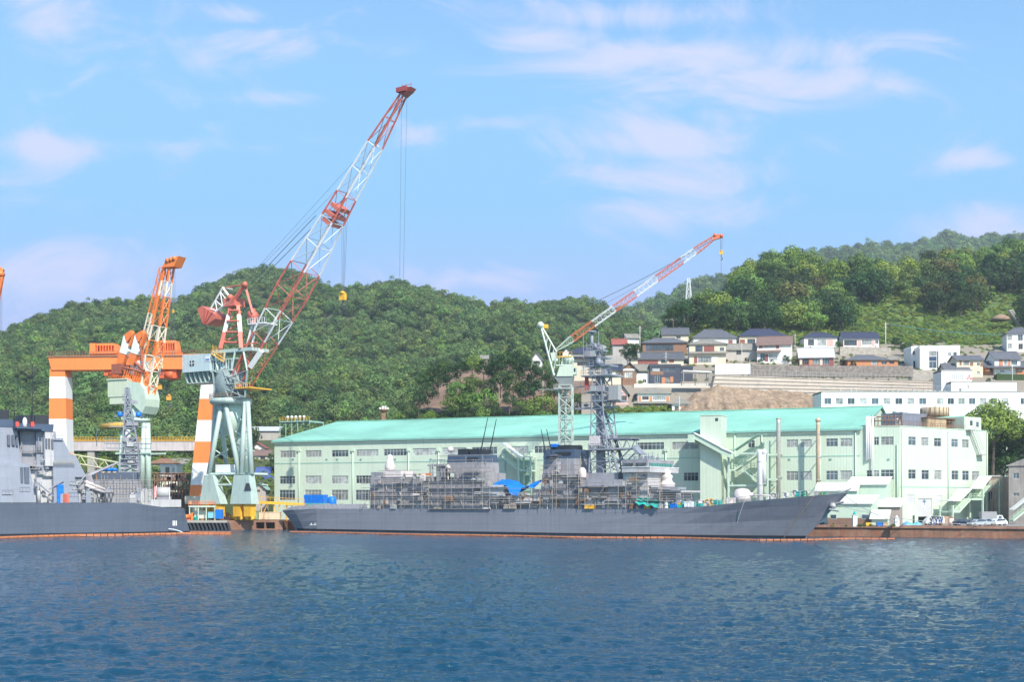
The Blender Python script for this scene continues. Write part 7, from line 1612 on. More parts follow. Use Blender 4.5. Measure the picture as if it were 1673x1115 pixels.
# ---------------------------------------------------------------- terrace walls, cliff
def slabwall(name, lab, cat, Y, p0, p1, y0t, y1t, yb, th, m, courses=0, posts=None):
    f = Fr(X_(p0, Y), Y, 0); r = thing(name, lab, cat, f); a = f.l(p0, y0t); b = f.l(p1, y1t); zb = f.l(p0, yb).z; g = MB(); n = max(1, courses)
    for k in range(n):
        t0, t1 = k / n, (k + 1) / n; s_ = .55 * k
        za0, za1 = zb + (a.z - zb) * t0, zb + (a.z - zb) * t1; zc0, zc1 = zb + (b.z - zb) * t0, zb + (b.z - zb) * t1
        g.hexa([(s_ * .7, s_, za0), (b.x, s_, zc0), (b.x, s_ + th, zc0), (s_ * .7, s_ + th, za0)], [(s_ * .7 + .2, s_ + .15, za1 - .08), (b.x, s_ + .15, zc1 - .08), (b.x, s_ + th, zc1 - .08), (s_ * .7 + .2, s_ + th, za1 - .08)])
        if n > 1: g.hexa([(s_ * .7, s_ - .12, za1 - .35), (b.x, s_ - .12, zc1 - .35), (b.x, s_ + .14, zc1 - .35), (s_ * .7, s_ + .14, za1 - .35)], [(s_ * .7, s_ - .12, za1 - .1), (b.x, s_ - .12, zc1 - .1), (b.x, s_ + .14, zc1 - .1), (s_ * .7, s_ + .14, za1 - .1)])
    g.build('wall_face', m, r)
    if posts:
        g = MB(); k = int(posts); s_ = .55 * (n - 1) + .3
        for i in range(k + 1): x = s_ + (b.x - s_ - .3) * i / k; z = a.z + (b.z - a.z) * i / k; g.bar((x, s_ + .3, z - .1), (x, s_ + .3, z + 2.1), .06)
        for dz in (.8, 2.0): g.bar((s_, s_ + .3, a.z + dz), (b.x - .3, s_ + .3, b.z + dz), .05)
        g.build('fence', galv, r)
    return r
pinkc = mat('pale_pink_concrete', (.50, .43, .36), .85, .08, .3, streak=.3, seam=(2.6, 0, .12), bump=.1)
slabwall('retaining_wall', 'long pale stepped concrete retaining wall below the hillside terrace', 'retaining wall', 416, 1160, 1541, 611, 624, 652, 6, pinkc, 6, 56)
slabwall('terrace_wall', 'white sheeted wall in front of the cream house with shutters', 'wall', 427, 1168, 1226, 594.5, 594, 612, 1.5, mat('white_sheeting', (.66, .68, .72), .6, .05, .4, ribs=.9))
slabwall('stone_wall', 'dark rubble stone terrace wall below the red house', 'stone wall', 432, 1224, 1492, 597, 598, 616, 2.5, stone)
slabwall('stone_wall', 'lighter stone wall above the low orange house', 'stone wall', yof(580), 1372, 1456, 566, 568, 584, 2, mat('light_rubble', (.36, .32, .27), .9, .3, .9, bump=1))
slabwall('terrace_wall', 'grey concrete terrace wall at the upper left end of the town', 'wall', yof(600), 988, 1046, 581, 577, 606, 2, concrete)
slabwall('terrace_wall', 'tan terrace wall under the black box house', 'wall', yof(634), 1035, 1165, 627, 626, 640, 2, lightconc)
slabwall('stone_wall', 'brown stone wall between cube house and sign block', 'stone wall', yof(622), 1490, 1556, 604, 608, 628, 2, mat('light_rubble', (.36, .32, .27), .9, .3, .9, bump=1))
slabwall('hedge_wall', 'dark green hedge terrace below the orange panelled house', 'wall', yof(622), 1628, 1700, 611, 612, 630, 3, leafD)
def cliff():
    top = [(1095, 676), (1108, 664), (1122, 650), (1142, 640), (1160, 634), (1185, 632), (1240, 637), (1300, 641), (1350, 645)]
    n = 170; m = 16; vs = []
    for j in range(m + 1):
        t = j / m
        for i in range(n + 1):
            px = 1090 + 262 * i / n; Y = 394 + 19 * t; yt = interp(top, px); y = 694 + (yt - 694) * t
            X = X_(px, Y); gl = noise.fractal(Vector((X / 3.2, t * .5, 3.1)), 1, 2, 5) - 1.1 * abs(noise.noise(Vector((X / 4.5 + t * .8, .3 * t, 8)))) + (.25 if int(t * 16) % 4 == 0 else 0); vs.append((X, Y + gl * 2.6 * math.sin(t * 3.14), HC - (y - HOR) * Y / F + gl * .8 * t))
    g = MB(); g.add(vs, [(j * (n + 1) + i, j * (n + 1) + i + 1, (j + 1) * (n + 1) + i + 1, (j + 1) * (n + 1) + i) for j in range(m) for i in range(n)], 0, True)
    o = g.build('cliff', mat('brown_cut_rock', (.30, .215, .145), .95, .4, .35, streak=1.0, bump=1.0)); o['kind'] = 'structure'
cliff()
def carport():
    f = Fr(X_(1116, 420), 419, 0); r = thing('carport', 'white flat roofed carport on thin posts beside the black box house', 'carport', f); a, b = f.l(1116, 607), f.l(1163, 609); zb = f.l(1116, 628).z
    g = MB(); g.hexa([(a.x, 0, a.z), (b.x, 0, b.z), (b.x, 6, b.z), (a.x, 6, a.z)], [(a.x, 0, a.z + .35), (b.x, 0, b.z + .35), (b.x, 6, b.z + .35), (a.x, 6, a.z + .35)]); g.build('roof', whitecr, r)
    for t in (.02, .5, .9):
        for y in (.3, 5.5): g = MB(); x = a.x + (b.x - a.x) * t; g.bar((x, y, zb), (x, y, min(a.z, b.z)), .14); g.build('post', galv, r)
carport()
# ---------------------------------------------------------------- long white office building with sign block
def x8(v): return 1300 + v / 4.485
OF = Fr(X_(1342, 386), 386, 0)
OFW = [(x8(a), x8(b), 651, 661, 2) for a, b in ((210, 260), (293, 346), (381, 432), (469, 520), (557, 607), (642, 694), (730, 782), (818, 869), (905, 957), (1034, 1080), (1113, 1160), (1191, 1238), (1270, 1316), (1350, 1395), (1430, 1475), (1510, 1555), (1648, 1690))]
ofw = mat('white_office_wall', (.74, .73, .70), .7, .04, .3, streak=.12, seam=(5.2, 0, .1))
ob_ = block('office_building', 'long white office building with a single row of windows behind the hall roofs', 'office building', OF, 1342, 1760, 641, 11, ofw, OFW, yb=706)
rn = random.Random(2)
g = MB(); a = OF.l(1345, 641, 5)
for i in range(24):
    x = 2 + i * 1.6 ; g.box(x, x + .5, 5, 5.6, a.z, a.z + rn.choice([.3, .4, .9, .5]))
g.build('roof_vents', galv, ob_)
g = MB()
for i in range(60): g.bar((i * .65 + .4, .5, a.z), (i * .65 + .4, .5, a.z + 1.4), .03)
g.bar((.4, .5, a.z + 1.4), (39, .5, a.z + 1.4), .04); g.build('roof_railing', galv, ob_)
S2 = Fr(X_(1538, 400), 400, 0)
sb = block('sign_block', 'tall white roof block with a faint red three diamond emblem above the office building', 'building', S2, 1538, 1588, 606, 8, ofw, [(1551, 1554, 633, 640, 1)], yb=660)
g = MB()
for k in range(6): p = S2.l(1556 + k * 3.3, 611); q = S2.l(1557.2 + k * 3.3, 620.5); g.box(p.x, q.x, -.06, -.004, q.z, p.z)
g.build('slot_opening', mat('slot_grey', (.32, .32, .33), .8), sb)
S3 = Fr(X_(1554, 396), 396, 0)
sc_ = block('upper_office', 'lower white upper storey to the side of the sign block, two small windows', 'building', S3, 1554, 1661, 625, 8, ofw, [(1567, 1571, 635, 640, 2), (1580, 1584, 630, 637, 2)], yb=660)
# emblem: three rhombi meeting at a point, and the disc beside it
g = MB(); c = S2.l(1583.5, 617.5); R_ = 1.15
for an in (90, 210, 330):
    e = Vector((math.cos(R(an)), 0, math.sin(R(an)))); s1 = Vector((math.cos(R(an + 30)), 0, math.sin(R(an + 30)))) * .58; s2 = Vector((math.cos(R(an - 30)), 0, math.sin(R(an - 30)))) * .58
    o_ = Vector((c.x, -.12, c.z)); g.prism([o_, o_ + s2 * R_, o_ + e * R_, o_ + s1 * R_][::-1], (0, .1, 0))
g.build('diamond_emblem', mat('faded_emblem_red', (.62, .20, .17), .6, .1), sb)
# ---------------------------------------------------------------- poles, pylon, wires
def pole(lab, px, yt, yb, Y, r=.16, arm=True, cat='utility pole', name='utility_pole'):
    f = Fr(X_(px, Y), Y, 0); o = thing(name, lab, cat, f); a, b = f.l(px, yt), f.l(px, yb); g = MB(); g.tube((0, 0, b.z - 2), (0, 0, a.z), r, 0, 8, r * .7); g.build('shaft', lightconc, o)
    if arm: g = MB(); g.bar((-1, 0, a.z - .8), (1, 0, a.z - .8), .09); g.bar((-.8, 0, a.z - 1.8), (.8, 0, a.z - 1.8), .08); g.build('cross_arm', galv, o)
pole('utility pole at the upper left end of the town', 1045.5, 533, 577, 495); pole('utility pole by the stone terrace before the wood', 1447, 527, 578, 520, .2); pole('pole rising in front of the carport wall', 1088, 575, 600, 446, .12)
pole('utility pole near the navy roofed houses at the wood', 1299, 545, 580, 520, .12); pole('utility pole before the tall house at the photo edge', 1652, 546, 575, 520, .13); pole('utility pole at the orange panelled house', 1654, 595, 626, 430, .13); pole('thin pole by the beige roofed house', 1110, 648, 690, 404, .12); pole('pole over the low house before the cliff', 1212, 560, 612, 440, .1, False)
pole('short post with cross arm under the tower crane', 887, 622, 700, 436, .12); pole('lamp post on the long girder at the forest foot', 158, 700, 720, 419, .12, False, 'lamp post', 'lamp_post')
def pylon():
    f = Fr(X_(1125, 1150), 1150, 0); o = thing('radio_mast', 'thin white lattice radio mast on the far ridge', 'radio mast', f); g = MB(); ys = [515, 503, 491, 479, 467, 455]
    def rg(y): k = interp([(455, 1.0), (515, 3.4)], y); z = f.l(1125, y).z; return [Vector((-k, -k, z)), Vector((k, -k, z)), Vector((k, k, z)), Vector((-k, k, z))]
    for a, b in zip(ys, ys[1:]): lattice_seg(g, rg(a), rg(b), 0, .28, .14)
    g.build('mast', white, o)
pylon()
def wires(name, lab, p, q, Yp, Yq, sag, r=.05, m=None):
    a, b = P(*p, Yp), P(*q, Yq); g = MB(); pts = [a + (b - a) * (i / 14) - Vector((0, 0, sag * 4 * (i / 14) * (1 - i / 14))) for i in range(15)]; g.path(pts, r, 0, 4); tag(g.build(name, m or cable_m), lab, 'cable')
wires('power_line', 'blue green power line sagging across the bright grass slope', (1450, 529), (1652, 547), 520, 520, 1.2, .09, mat('blue_green_cable', (.05, .25, .32), .6)); wires('power_line', 'thin power line from the town pole toward the cliff', (1088, 577), (1299, 548), 446, 520, 2, .03)
def girder():
    f = Fr(X_(118, 438), 438, 0); o = thing('girder_bridge', 'long grey box girder with yellow railing crossing behind the left cranes', 'girder', f); a, b, c = f.l(112, 721), f.l(330, 721), f.l(112, 737)
    g = MB(); g.box(a.x, b.x, 0, 4, c.z, a.z); g.build('box_girder', mat('stained_girder', (.52, .47, .46), .8, .12, .3, streak=.5, seam=(3, 0, .2)), o)
    g = MB(); g.box(a.x, b.x, -.3, -.003, a.z, a.z + .3); n = 46
    for i in range(n + 1): x = a.x + (b.x - a.x) * i / n; g.bar((x, -.2, a.z + .3), (x, -.2, a.z + 1.3), .06)
    for dz in (.8, 1.3): g.bar((a.x, -.2, a.z + dz), (b.x, -.2, a.z + dz), .06)
    g.build('guard_rail', yellowp, o)
    for x in (5, (a.x + b.x) / 2, b.x - 3): g = MB(); g.box(x, x + 2.4, .5, 3.5, GZ, c.z - .01); g.build('pier', concrete, o)
    f = Fr(X_(120, 400), 400, 0); o = thing('conveyor_bridge', 'pale yellow green sloping lattice conveyor bridge behind the left warship', 'conveyor', f); g = MB(); A, B_ = f.l(112, 742), f.l(200, 758); 
    for dz in (0, -2.6):
        for y in (0, 2): g.bar((A.x, y, A.z + dz), (B_.x, y, B_.z + dz), .22)
    for i in range(9):
        p = A + (B_ - A) * (i / 9); q = A + (B_ - A) * ((i + 1) / 9); g.bar((p.x, 0, p.z - (2.6 if i % 2 else 0)), (q.x, 0, q.z - (0 if i % 2 else 2.6)), .16)
    g.build('truss', mat('pale_yellow_green', (.5, .5, .33), .6, .1), o); g = MB()
    for t in (.1, .5, .9): p = A + (B_ - A) * t; g.bar((p.x, 1, GZ), (p.x, 1, p.z - 2.6), .3)
    g.build('support_leg', rustst, o)
    f = Fr(X_(245, 398), 398, 0); rn = random.Random(6); o = thing('trestle', 'rusty brown steel trestle and pipe racks behind the gantry leg', 'trestle', f); g = MB(); zs = [f.l(245, y).z for y in (815, 800, 786, 774)]
    for i in range(9):
        x = i * 2.2
        for y in (0, 5, 10): g.bar((x, y, GZ), (x, y, zs[3]), .16)
    for z in zs:
        for y in (0, 5, 10): g.bar((0, y, z), (17.6, y, z), .14)
        for i in range(9): g.bar((i * 2.2, 0, z), (i * 2.2, 10, z), .1)
    for i in range(16): x = rn.randint(0, 7) * 2.2; z = rn.choice(zs[:-1]); g.bar((x, -.1, z), (x + 2.2, -.1, z + 2.8), .1)
    g.build('steel_frame', rustst, o)
    for i in range(20): x = rn.uniform(0, 15); z = rn.choice(zs[:-1]); g = MB(); g.box(x, x + rn.uniform(.8, 2.5), 1, 4, z + .15, z + rn.uniform(.8, 2)); g.build('stacked_steel', mat('rust_brown_load', (.22, .14, .11), .85, .5, .6), o)
girder()
def tower_light():
    f = Fr(X_(627, 445), 445, 0); o = thing('floodlight_mast', 'dark rusty floodlight mast with white lamps behind the hall ridge', 'floodlight mast', f); a, b = f.l(627, 672), f.l(627, 692); g = MB(); g.hexa([(-1, -1, GZ), (1, -1, GZ), (1, 1, GZ), (-1, 1, GZ)], [(-.7, -.7, a.z), (.7, -.7, a.z), (.7, .7, a.z), (-.7, .7, a.z)]); g.lathe((0, 0, a.z - .9), [(.6, 0), (1.7, 1.2), (1.7, 1.5)], 10); g.build('mast', rustst, o)
    for x in (-1.5, -.6, .3, 1.1): g = MB(); g.box(x, x + .6, -.4, .2, a.z + .6, a.z + 1.2 + (.5 if abs(x) < .7 else 0)); g.build('lamp', white, o)
tower_light()
def steps():
    Y = 560; f = Fr(X_(1648, Y), Y, 0); o = thing('hill_steps', 'pale concrete steps climbing the bright slope near the photo edge', 'steps', f); a, b = f.l(1650, 507), f.l(1667, 531); g = MB()
    for i in range(22): p = a + (b - a) * i / 21; g.box(p.x - .6, p.x + 1.0, -1.2, 1.5, p.z - .5, p.z)
    g.build('flight', lightconc, o)
    f = Fr(X_(1622, 560), 560, 0); o = thing('bare_bank', 'bare brown earth bank at the top of the concrete steps', 'earth bank', f); g = MB(); p = f.l(1640, 512); g.lathe((p.x - 1, 1, p.z - 3), [(4.5, 0), (3.6, 1.2), (2.0, 2.2), (.5, 2.7)], 9); g.build('earth', mat('bare_earth', (.30, .2, .13), .95, .3, .8, bump=1), o)
steps()
# ---------------------------------------------------------------- individual trees
crT = [crown_mesh('crown', 60 + i, 26, 95, .062, (leafD, leafM, leafD, leafL, leafO)[i], .85, (.20, .34)) for i in range(5)]
bigT = [crown_mesh('crown', 80 + i, 60, 300, .042, (leafM, leafD)[i], .85, (.16, .27)) for i in range(2)]
def trunk_mesh():
    g = MB(); g.tube((0, 0, -1.25), (.03, .02, -.3), .045, 0, 7, .03)
    for a in range(5): g.tube((.03, .02, -.38), (.45 * math.cos(a * 1.26), .45 * math.sin(a * 1.26), .05 + .1 * (a % 2)), .02, 0, 5, .01)
    me = bpy.data.meshes.new('trunk'); me.from_pydata(g.v, [], g.f); me.materials.append(bark); me.update(); return me
TRK = trunk_mesh()
def tree(lab, c, r, me, group, cat='tree', name='tree', sq=1.0):
    o = bpy.data.objects.new(name, None); COL.objects.link(o); o.location = c; o.rotation_euler = (0, 0, rnd.random() * 6.28); o.scale = (r, r, r * sq); tag(o, lab, cat, group)
    for nm, m_ in (('crown', me), ('trunk', TRK)): q = bpy.data.objects.new(nm, m_); COL.objects.link(q); q.parent = o
    return o
KL = {0: 'dense dark evergreen tree in the wood on the slope above the houses', 1: 'mid green broadleaf tree in the wood on the slope above the houses', 2: 'deep green rounded tree in the wood on the slope above the houses', 3: 'bright yellow green tree in the wood on the slope above the houses', 4: 'ochre tinted tree in the wood on the slope above the houses'}
placed = []
def far_enough(x, y, d): return all((x - a) ** 2 + (y - b) ** 2 > d * d for a, b in placed)
n = 0; tries = 0
while n < 250 and tries < 9000:
    tries += 1; px = rnd.uniform(1095, 1745); Y = rnd.uniform(548, 745)
    yp = interp(hC.prof, Y); cap = interp(hC.cap, px)
    if yp < cap - 14 or (1380 < px < 1660 and yp > 512 + 12 * math.sin(px / 40)) or (px >= 1380 and px < 1560 and yp > 540) or (px > 1600 and px < 1680 and yp > 480): continue
    if px < 1200 and yp > 548: continue
    x = X_(px, Y)
    if not far_enough(x, Y, 8.4): continue
    placed.append((x, Y)); r = rnd.uniform(6.2, 10.2); k = rnd.choice([3, 1, 1, 2, 3] if yp < cap + 22 else [0, 0, 2, 2, 0, 2, 1, 4] if yp < 520 else [0, 2, 1, 0, 2]); sq = rnd.uniform(.85, 1.15)
    tree(KL[k], (x, Y, hC.z(px, Y) + r * .78 * sq), r, crT[k], 'trees of the wood above the houses', sq=sq); n += 1
# scrub between the houses and up the bright slope
def scr(px, Y):
    yp = interp(hC.prof, Y); return yp > interp(hC.cap, px) - 4
pts = []
while len(pts) < 3400:
    px = rnd.uniform(1120, 1745); Y = rnd.uniform(520, 640); pts.append((X_(px, Y), Y, hC.z(px, Y) + .3, rnd.uniform(.8, 2.0)))
for i in range(750):
    px = rnd.uniform(985, 1700); Y = rnd.uniform(440, 530); pts.append((X_(px, Y), Y, hC.z(px, Y) + .1, rnd.uniform(.5, 1.2)))
scatter('scrub', pts, shr_t, 'bright green scrub and bamboo covering the slope around the houses', 'scrub')
pts = []
for i in range(420): px = rnd.uniform(985, 1130); Y = rnd.uniform(398, 412); pts.append((X_(px, Y), Y, hC.z(px, Y) + .5, rnd.uniform(.8, 1.7)))
for i in range(420): px = rnd.uniform(640, 960); Y = rnd.uniform(437, 447); pts.append((X_(px, Y), Y, hD.z(px, Y) + .5, rnd.uniform(1.2, 2.6)))
for i in range(900): px = rnd.uniform(-60, 398) if i % 8 else rnd.uniform(398, 460); Y = rnd.uniform(425, 505); pts.append((X_(px, Y), Y, hA.z(px, Y) + .3, rnd.uniform(1.0, 2.4) * (1 if px < 398 else .6)))
for i in range(40): px = rnd.uniform(1150, 1340); pts.append((X_(px, 399), 399, P(px, 676, 399).z, rnd.uniform(.5, 1.2)))
scatter('undergrowth', pts, shr_t, 'low undergrowth along the foot of the slopes behind the hall', 'undergrowth')
# knoll behind the hall: (px, py of crown centre, radius px, kind)
KN = [(655, 686, 14, 1), (668, 672, 17, 0), (684, 655, 18, 0), (700, 640, 17, 2), (716, 624, 18, 0), (735, 612, 19, 2), (752, 602, 16, 0), (772, 597, 18, 1), (790, 604, 17, 2), (808, 598, 20, 0), (828, 592, 20, 2), (848, 594, 19, 0), (868, 602, 18, 2), (886, 610, 14, 0), (690, 620, 14, 2), (708, 606, 13, 0), (725, 600, 12, 1),       (750, 640, 20, 1), (772, 632, 20, 1), (742, 662, 22, 1), (768, 658, 24, 1), (792, 652, 21, 1), (800, 634, 16, 2), (758, 682, 18, 2), (786, 680, 18, 1), (700, 684, 14, 3), (806, 672, 15, 2), (818, 620, 20, 0), (838, 632, 22, 2), (858, 640, 20, 0), (842, 612, 17, 0), (872, 628, 18, 2), (832, 655, 15, 2), (850, 664, 14, 1), (868, 670, 20, 1), (884, 682, 18, 1), (892, 660, 20, 1), (905, 640, 17, 2), (912, 676, 18, 1), (900, 622, 15, 0), (940, 660, 18, 2), (955, 682, 16, 1), (975, 672, 15, 1), (1000, 682, 13, 3), (1025, 574, 15, 2), (1040, 571, 13, 0), (1030, 582, 14, 0), (1100, 512, 16, 2), (1118, 508, 15, 0)]
KK = {0: 'dark evergreen tree clinging to the rocky knoll behind the hall', 1: 'bushy mid green tree on the rocky knoll behind the hall', 2: 'deep green tree on the rocky knoll behind the hall', 3: 'yellow green bush on the rocky knoll behind the hall'}
for (px, py, rp, k) in KN:
    Y = interp([(700, 440), (672, 452), (632, 472), (598, 500), (560, 540), (500, 600)], py + rp * .6) - 3; r = rp / F * Y * (1.24 if px < 985 else 1.1)
    up = px > 985
    tree(KK[k] if not up else ('dark tree beside the red roofed shed in the town' if py > 540 else 'dark tree above the little white top house'), P(px, py, Y), r, crT[k], 'trees on the rocky knoll' if not up else ('dark trees beside the red roofed shed' if py > 540 else 'dark trees above the top house'))
for i, (px, py, rp, k, lab) in enumerate([(1622, 702, 56, 0, 'huge round leafy tree behind the corner building, in front of the offices'), (1675, 720, 54, 1, 'large dark leafy tree at the photo edge beside the huge round tree'), (1640, 762, 40, 1, 'broad leafy tree low between corner building and grey building'), (1598, 742, 34, 0, 'leafy tree partly hidden by the end wall of the corner building')]):
    tree(lab, P(px, py, 352 + i * 3), rp / F * 355 * 1.06, bigT[k], None)
for i, (px, py, rp) in enumerate([(1186, 590, 3), (1220, 589, 5), (1242, 591, 5), (1262, 590, 4), (1285, 587, 8), (1298, 590, 7), (1324, 562, 4), (1340, 563, 4), (1370, 562, 6), (1377, 591, 6), (1394, 595, 6), (1310, 565, 4), (1118, 590, 4), (1030, 620, 8), (1046, 626, 6), (1480, 570, 13), (1464, 560, 10), (1180, 601, 3), (1602, 600, 5), (1615, 622, 5), (1300, 600, 5)]):
    Y = yof(py + rp) ; tree('small clipped garden tree standing before a hillside house', P(px, py, Y), max(rp, 4) / F * Y * 1.1, crT[(0, 2, 1)[i % 3]], 'garden trees among the houses', name='garden_tree')
# ================================================================ quay front: cars, people, plants, machines
tyre = mat('tyre_rubber', (.02, .02, .02), .9, .1); rimm = mat('wheel_rim', (.45, .46, .48), .35, .05, metal=.6); lampm = mat('headlight_glass', (.6, .62, .62), .15, .05); tailm = mat('tail_light', (.4, .02, .02), .3, .05)
def car(lab, px, py, paint, yaw, kind='hatch', s=1.0, cat='car'):
    Y = (HC - GZ) * F / (py - HOR); f = Fr(X_(px, Y), Y, yaw, GZ); o = thing('parked_car' if cat == 'car' else kind, lab, cat, f, 'vehicles parked on the quay')
    prof = {'hatch': [(-2.1, .35), (-2.15, .9), (-1.9, 1.0), (2.0, 1.0 - .15), (2.15, .6), (2.1, .35)], 'van': [(-2.2, .35), (-2.25, 1.1), (-2.2, 1.2), (2.0, 1.05), (2.25, .7), (2.2, .35)], 'pickup': [(-2.1, .4), (-2.1, .95), (-.2, .95), (1.9, 1.0), (2.1, .7), (2.1, .4)]}[kind]
    cab = {'hatch': [(-1.95, 1.0), (-1.6, 1.48), (.4, 1.52), (1.25, .93)], 'van': [(-2.2, 1.2), (-2.1, 1.95), (1.0, 1.98), (1.95, 1.1)], 'pickup': [(.05, .96), (.1, 1.78), (1.2, 1.78), (1.85, 1.0)]}[kind]
    g = MB(); g.prism([(x, -.82, z) for x, z in prof][::-1], (0, 1.64, 0)); n = len(cab); g.add([(x, -.78, z) if i in (0, n - 1) else (x, -.64, z) for i, (x, z) in enumerate(cab)] + [(x, .78, z) if i in (0, n - 1) else (x, .64, z) for i, (x, z) in enumerate(cab)], [tuple(range(n))[::-1], tuple(range(n, 2 * n))] + [(i, i + 1, n + i + 1, n + i) for i in range(n - 1)])
    if kind == 'pickup':
        for y in (-.82, .76): g.box(-2.1, 0, y, y + .06, .95, 1.25)
        g.box(-2.1, -2.04, -.76, .76, .95, 1.25)
    b = g.build('body', paint, o)
    c0, c1, c2, c3 = cab
    for sgn in (-1, 1):
        g = MB(); lerp = lambda p, q, t: (p[0] + (q[0] - p[0]) * t, p[1] + (q[1] - p[1]) * t)
        q = [lerp(c0, c1, .18), lerp(c0, c1, .86), lerp(c2, c1, .06), lerp(c3, c2, .12)]; q[0] = (q[0][0] + .2, q[0][1]); q[1] = (q[1][0] + .12, q[1][1]); q[3] = (q[3][0] - .25, q[3][1])
        yy = lambda z: sgn * (.79 - .14 * (z - c0[1]) / (c1[1] - c0[1]) + .012); g.prism([(x, yy(z), z) for x, z in q], (0, sgn * .012, 0)); g.build('side_window', glass, b)
    g = MB(); g.add([(c3[0] + .012 - .08, -.68, c3[1] + .06), (c3[0] + .012 - .08, .68, c3[1] + .06), (c2[0] + .03, .58, c2[1] - .05), (c2[0] + .03, -.58, c2[1] - .05)], [(0, 1, 2, 3)]); g.build('windscreen', glass, b)
    for x in (-1.35, 1.35):
        for y in (-.86, .66):
            g = MB(); g.lathe((x, y, .32), [(.32, 0), (.32, .2)], 14, 0, 'y'); w_ = g.build('wheel', tyre, o); g = MB(); g.lathe((x, y - .01 if y < 0 else y + .01, .32), [(.19, 0), (.19, .2)], 10, 0, 'y'); g.build('rim', rimm, w_)
    for y in (-.72, .5):
        g = MB(); xf = prof[-2][0]; g.box(xf - .12, xf + .02, y, y + .22, .62, .78); g.build('headlight', lampm, o); g = MB(); xr = prof[1][0]; g.box(xr - .02, xr + .1, y, y + .2, .7, .88); g.build('tail_light', tailm, o)
    return o
cw = mat('white_car_paint', (.78, .78, .78), .25, .02, coat=.6); cs = mat('silver_car_paint', (.50, .52, .54), .3, .03, metal=.4, coat=.5); cn = mat('navy_car_paint', (.02, .03, .06), .22, .03, coat=.7)
car('dark navy car parked nose out beside the silver cars', 1574, 859.5, cn, 8)
car('silver hatchback between the navy car and the white cars', 1597, 860.5, cs, 200)
car('second silver car beside the white one on the quay', 1612, 860, cs, 30)
car('white car at the end of the parked row', 1629, 859.5, cw, 200)
car('dark car parked behind the silver hatchback', 1597, 857, cn, 12)
car('white van parked in front of the roller door', 1525, 858.5, cw, 190, 'van', cat='van')
car('small white pickup truck parked under the ship bow', 1353, 858, cw, 0, 'pickup', cat='pickup truck')
def boxtruck():
    Y = 292; f = Fr(X_(1604, Y), Y, -3, GZ); o = thing('box_truck', 'grey box truck with white cab behind the parked cars', 'truck', f, 'vehicles parked on the quay'); g = MB(); g.box(0, 3.4, 0, 2, .8, 2.9); g.build('cargo_box', mat('grey_box', (.3, .3, .31), .6, .1), o)
    g = MB(); g.prism([(3.45, .1, .5), (5.0, .1, .5), (5.0, .1, 1.3), (4.6, .1, 2.1), (3.45, .1, 2.1)][::-1], (0, 1.8, 0)); cb = g.build('cab', cw, o); g = MB(); g.box(3.8, 4.5, .07, .098, 1.35, 1.9); g.build('side_window', glass, cb)
    for x in (.8, 4.2):
        for y in (-.02, 1.78): g = MB(); g.lathe((x, y, .4), [(.4, 0), (.4, .24)], 14, 0, 'y'); w_ = g.build('wheel', tyre, o); g = MB(); g.lathe((x, y - .02, .4), [(.2, 0), (.2, .2)], 10, 0, 'y'); g.build('rim', rimm, w_)
boxtruck()
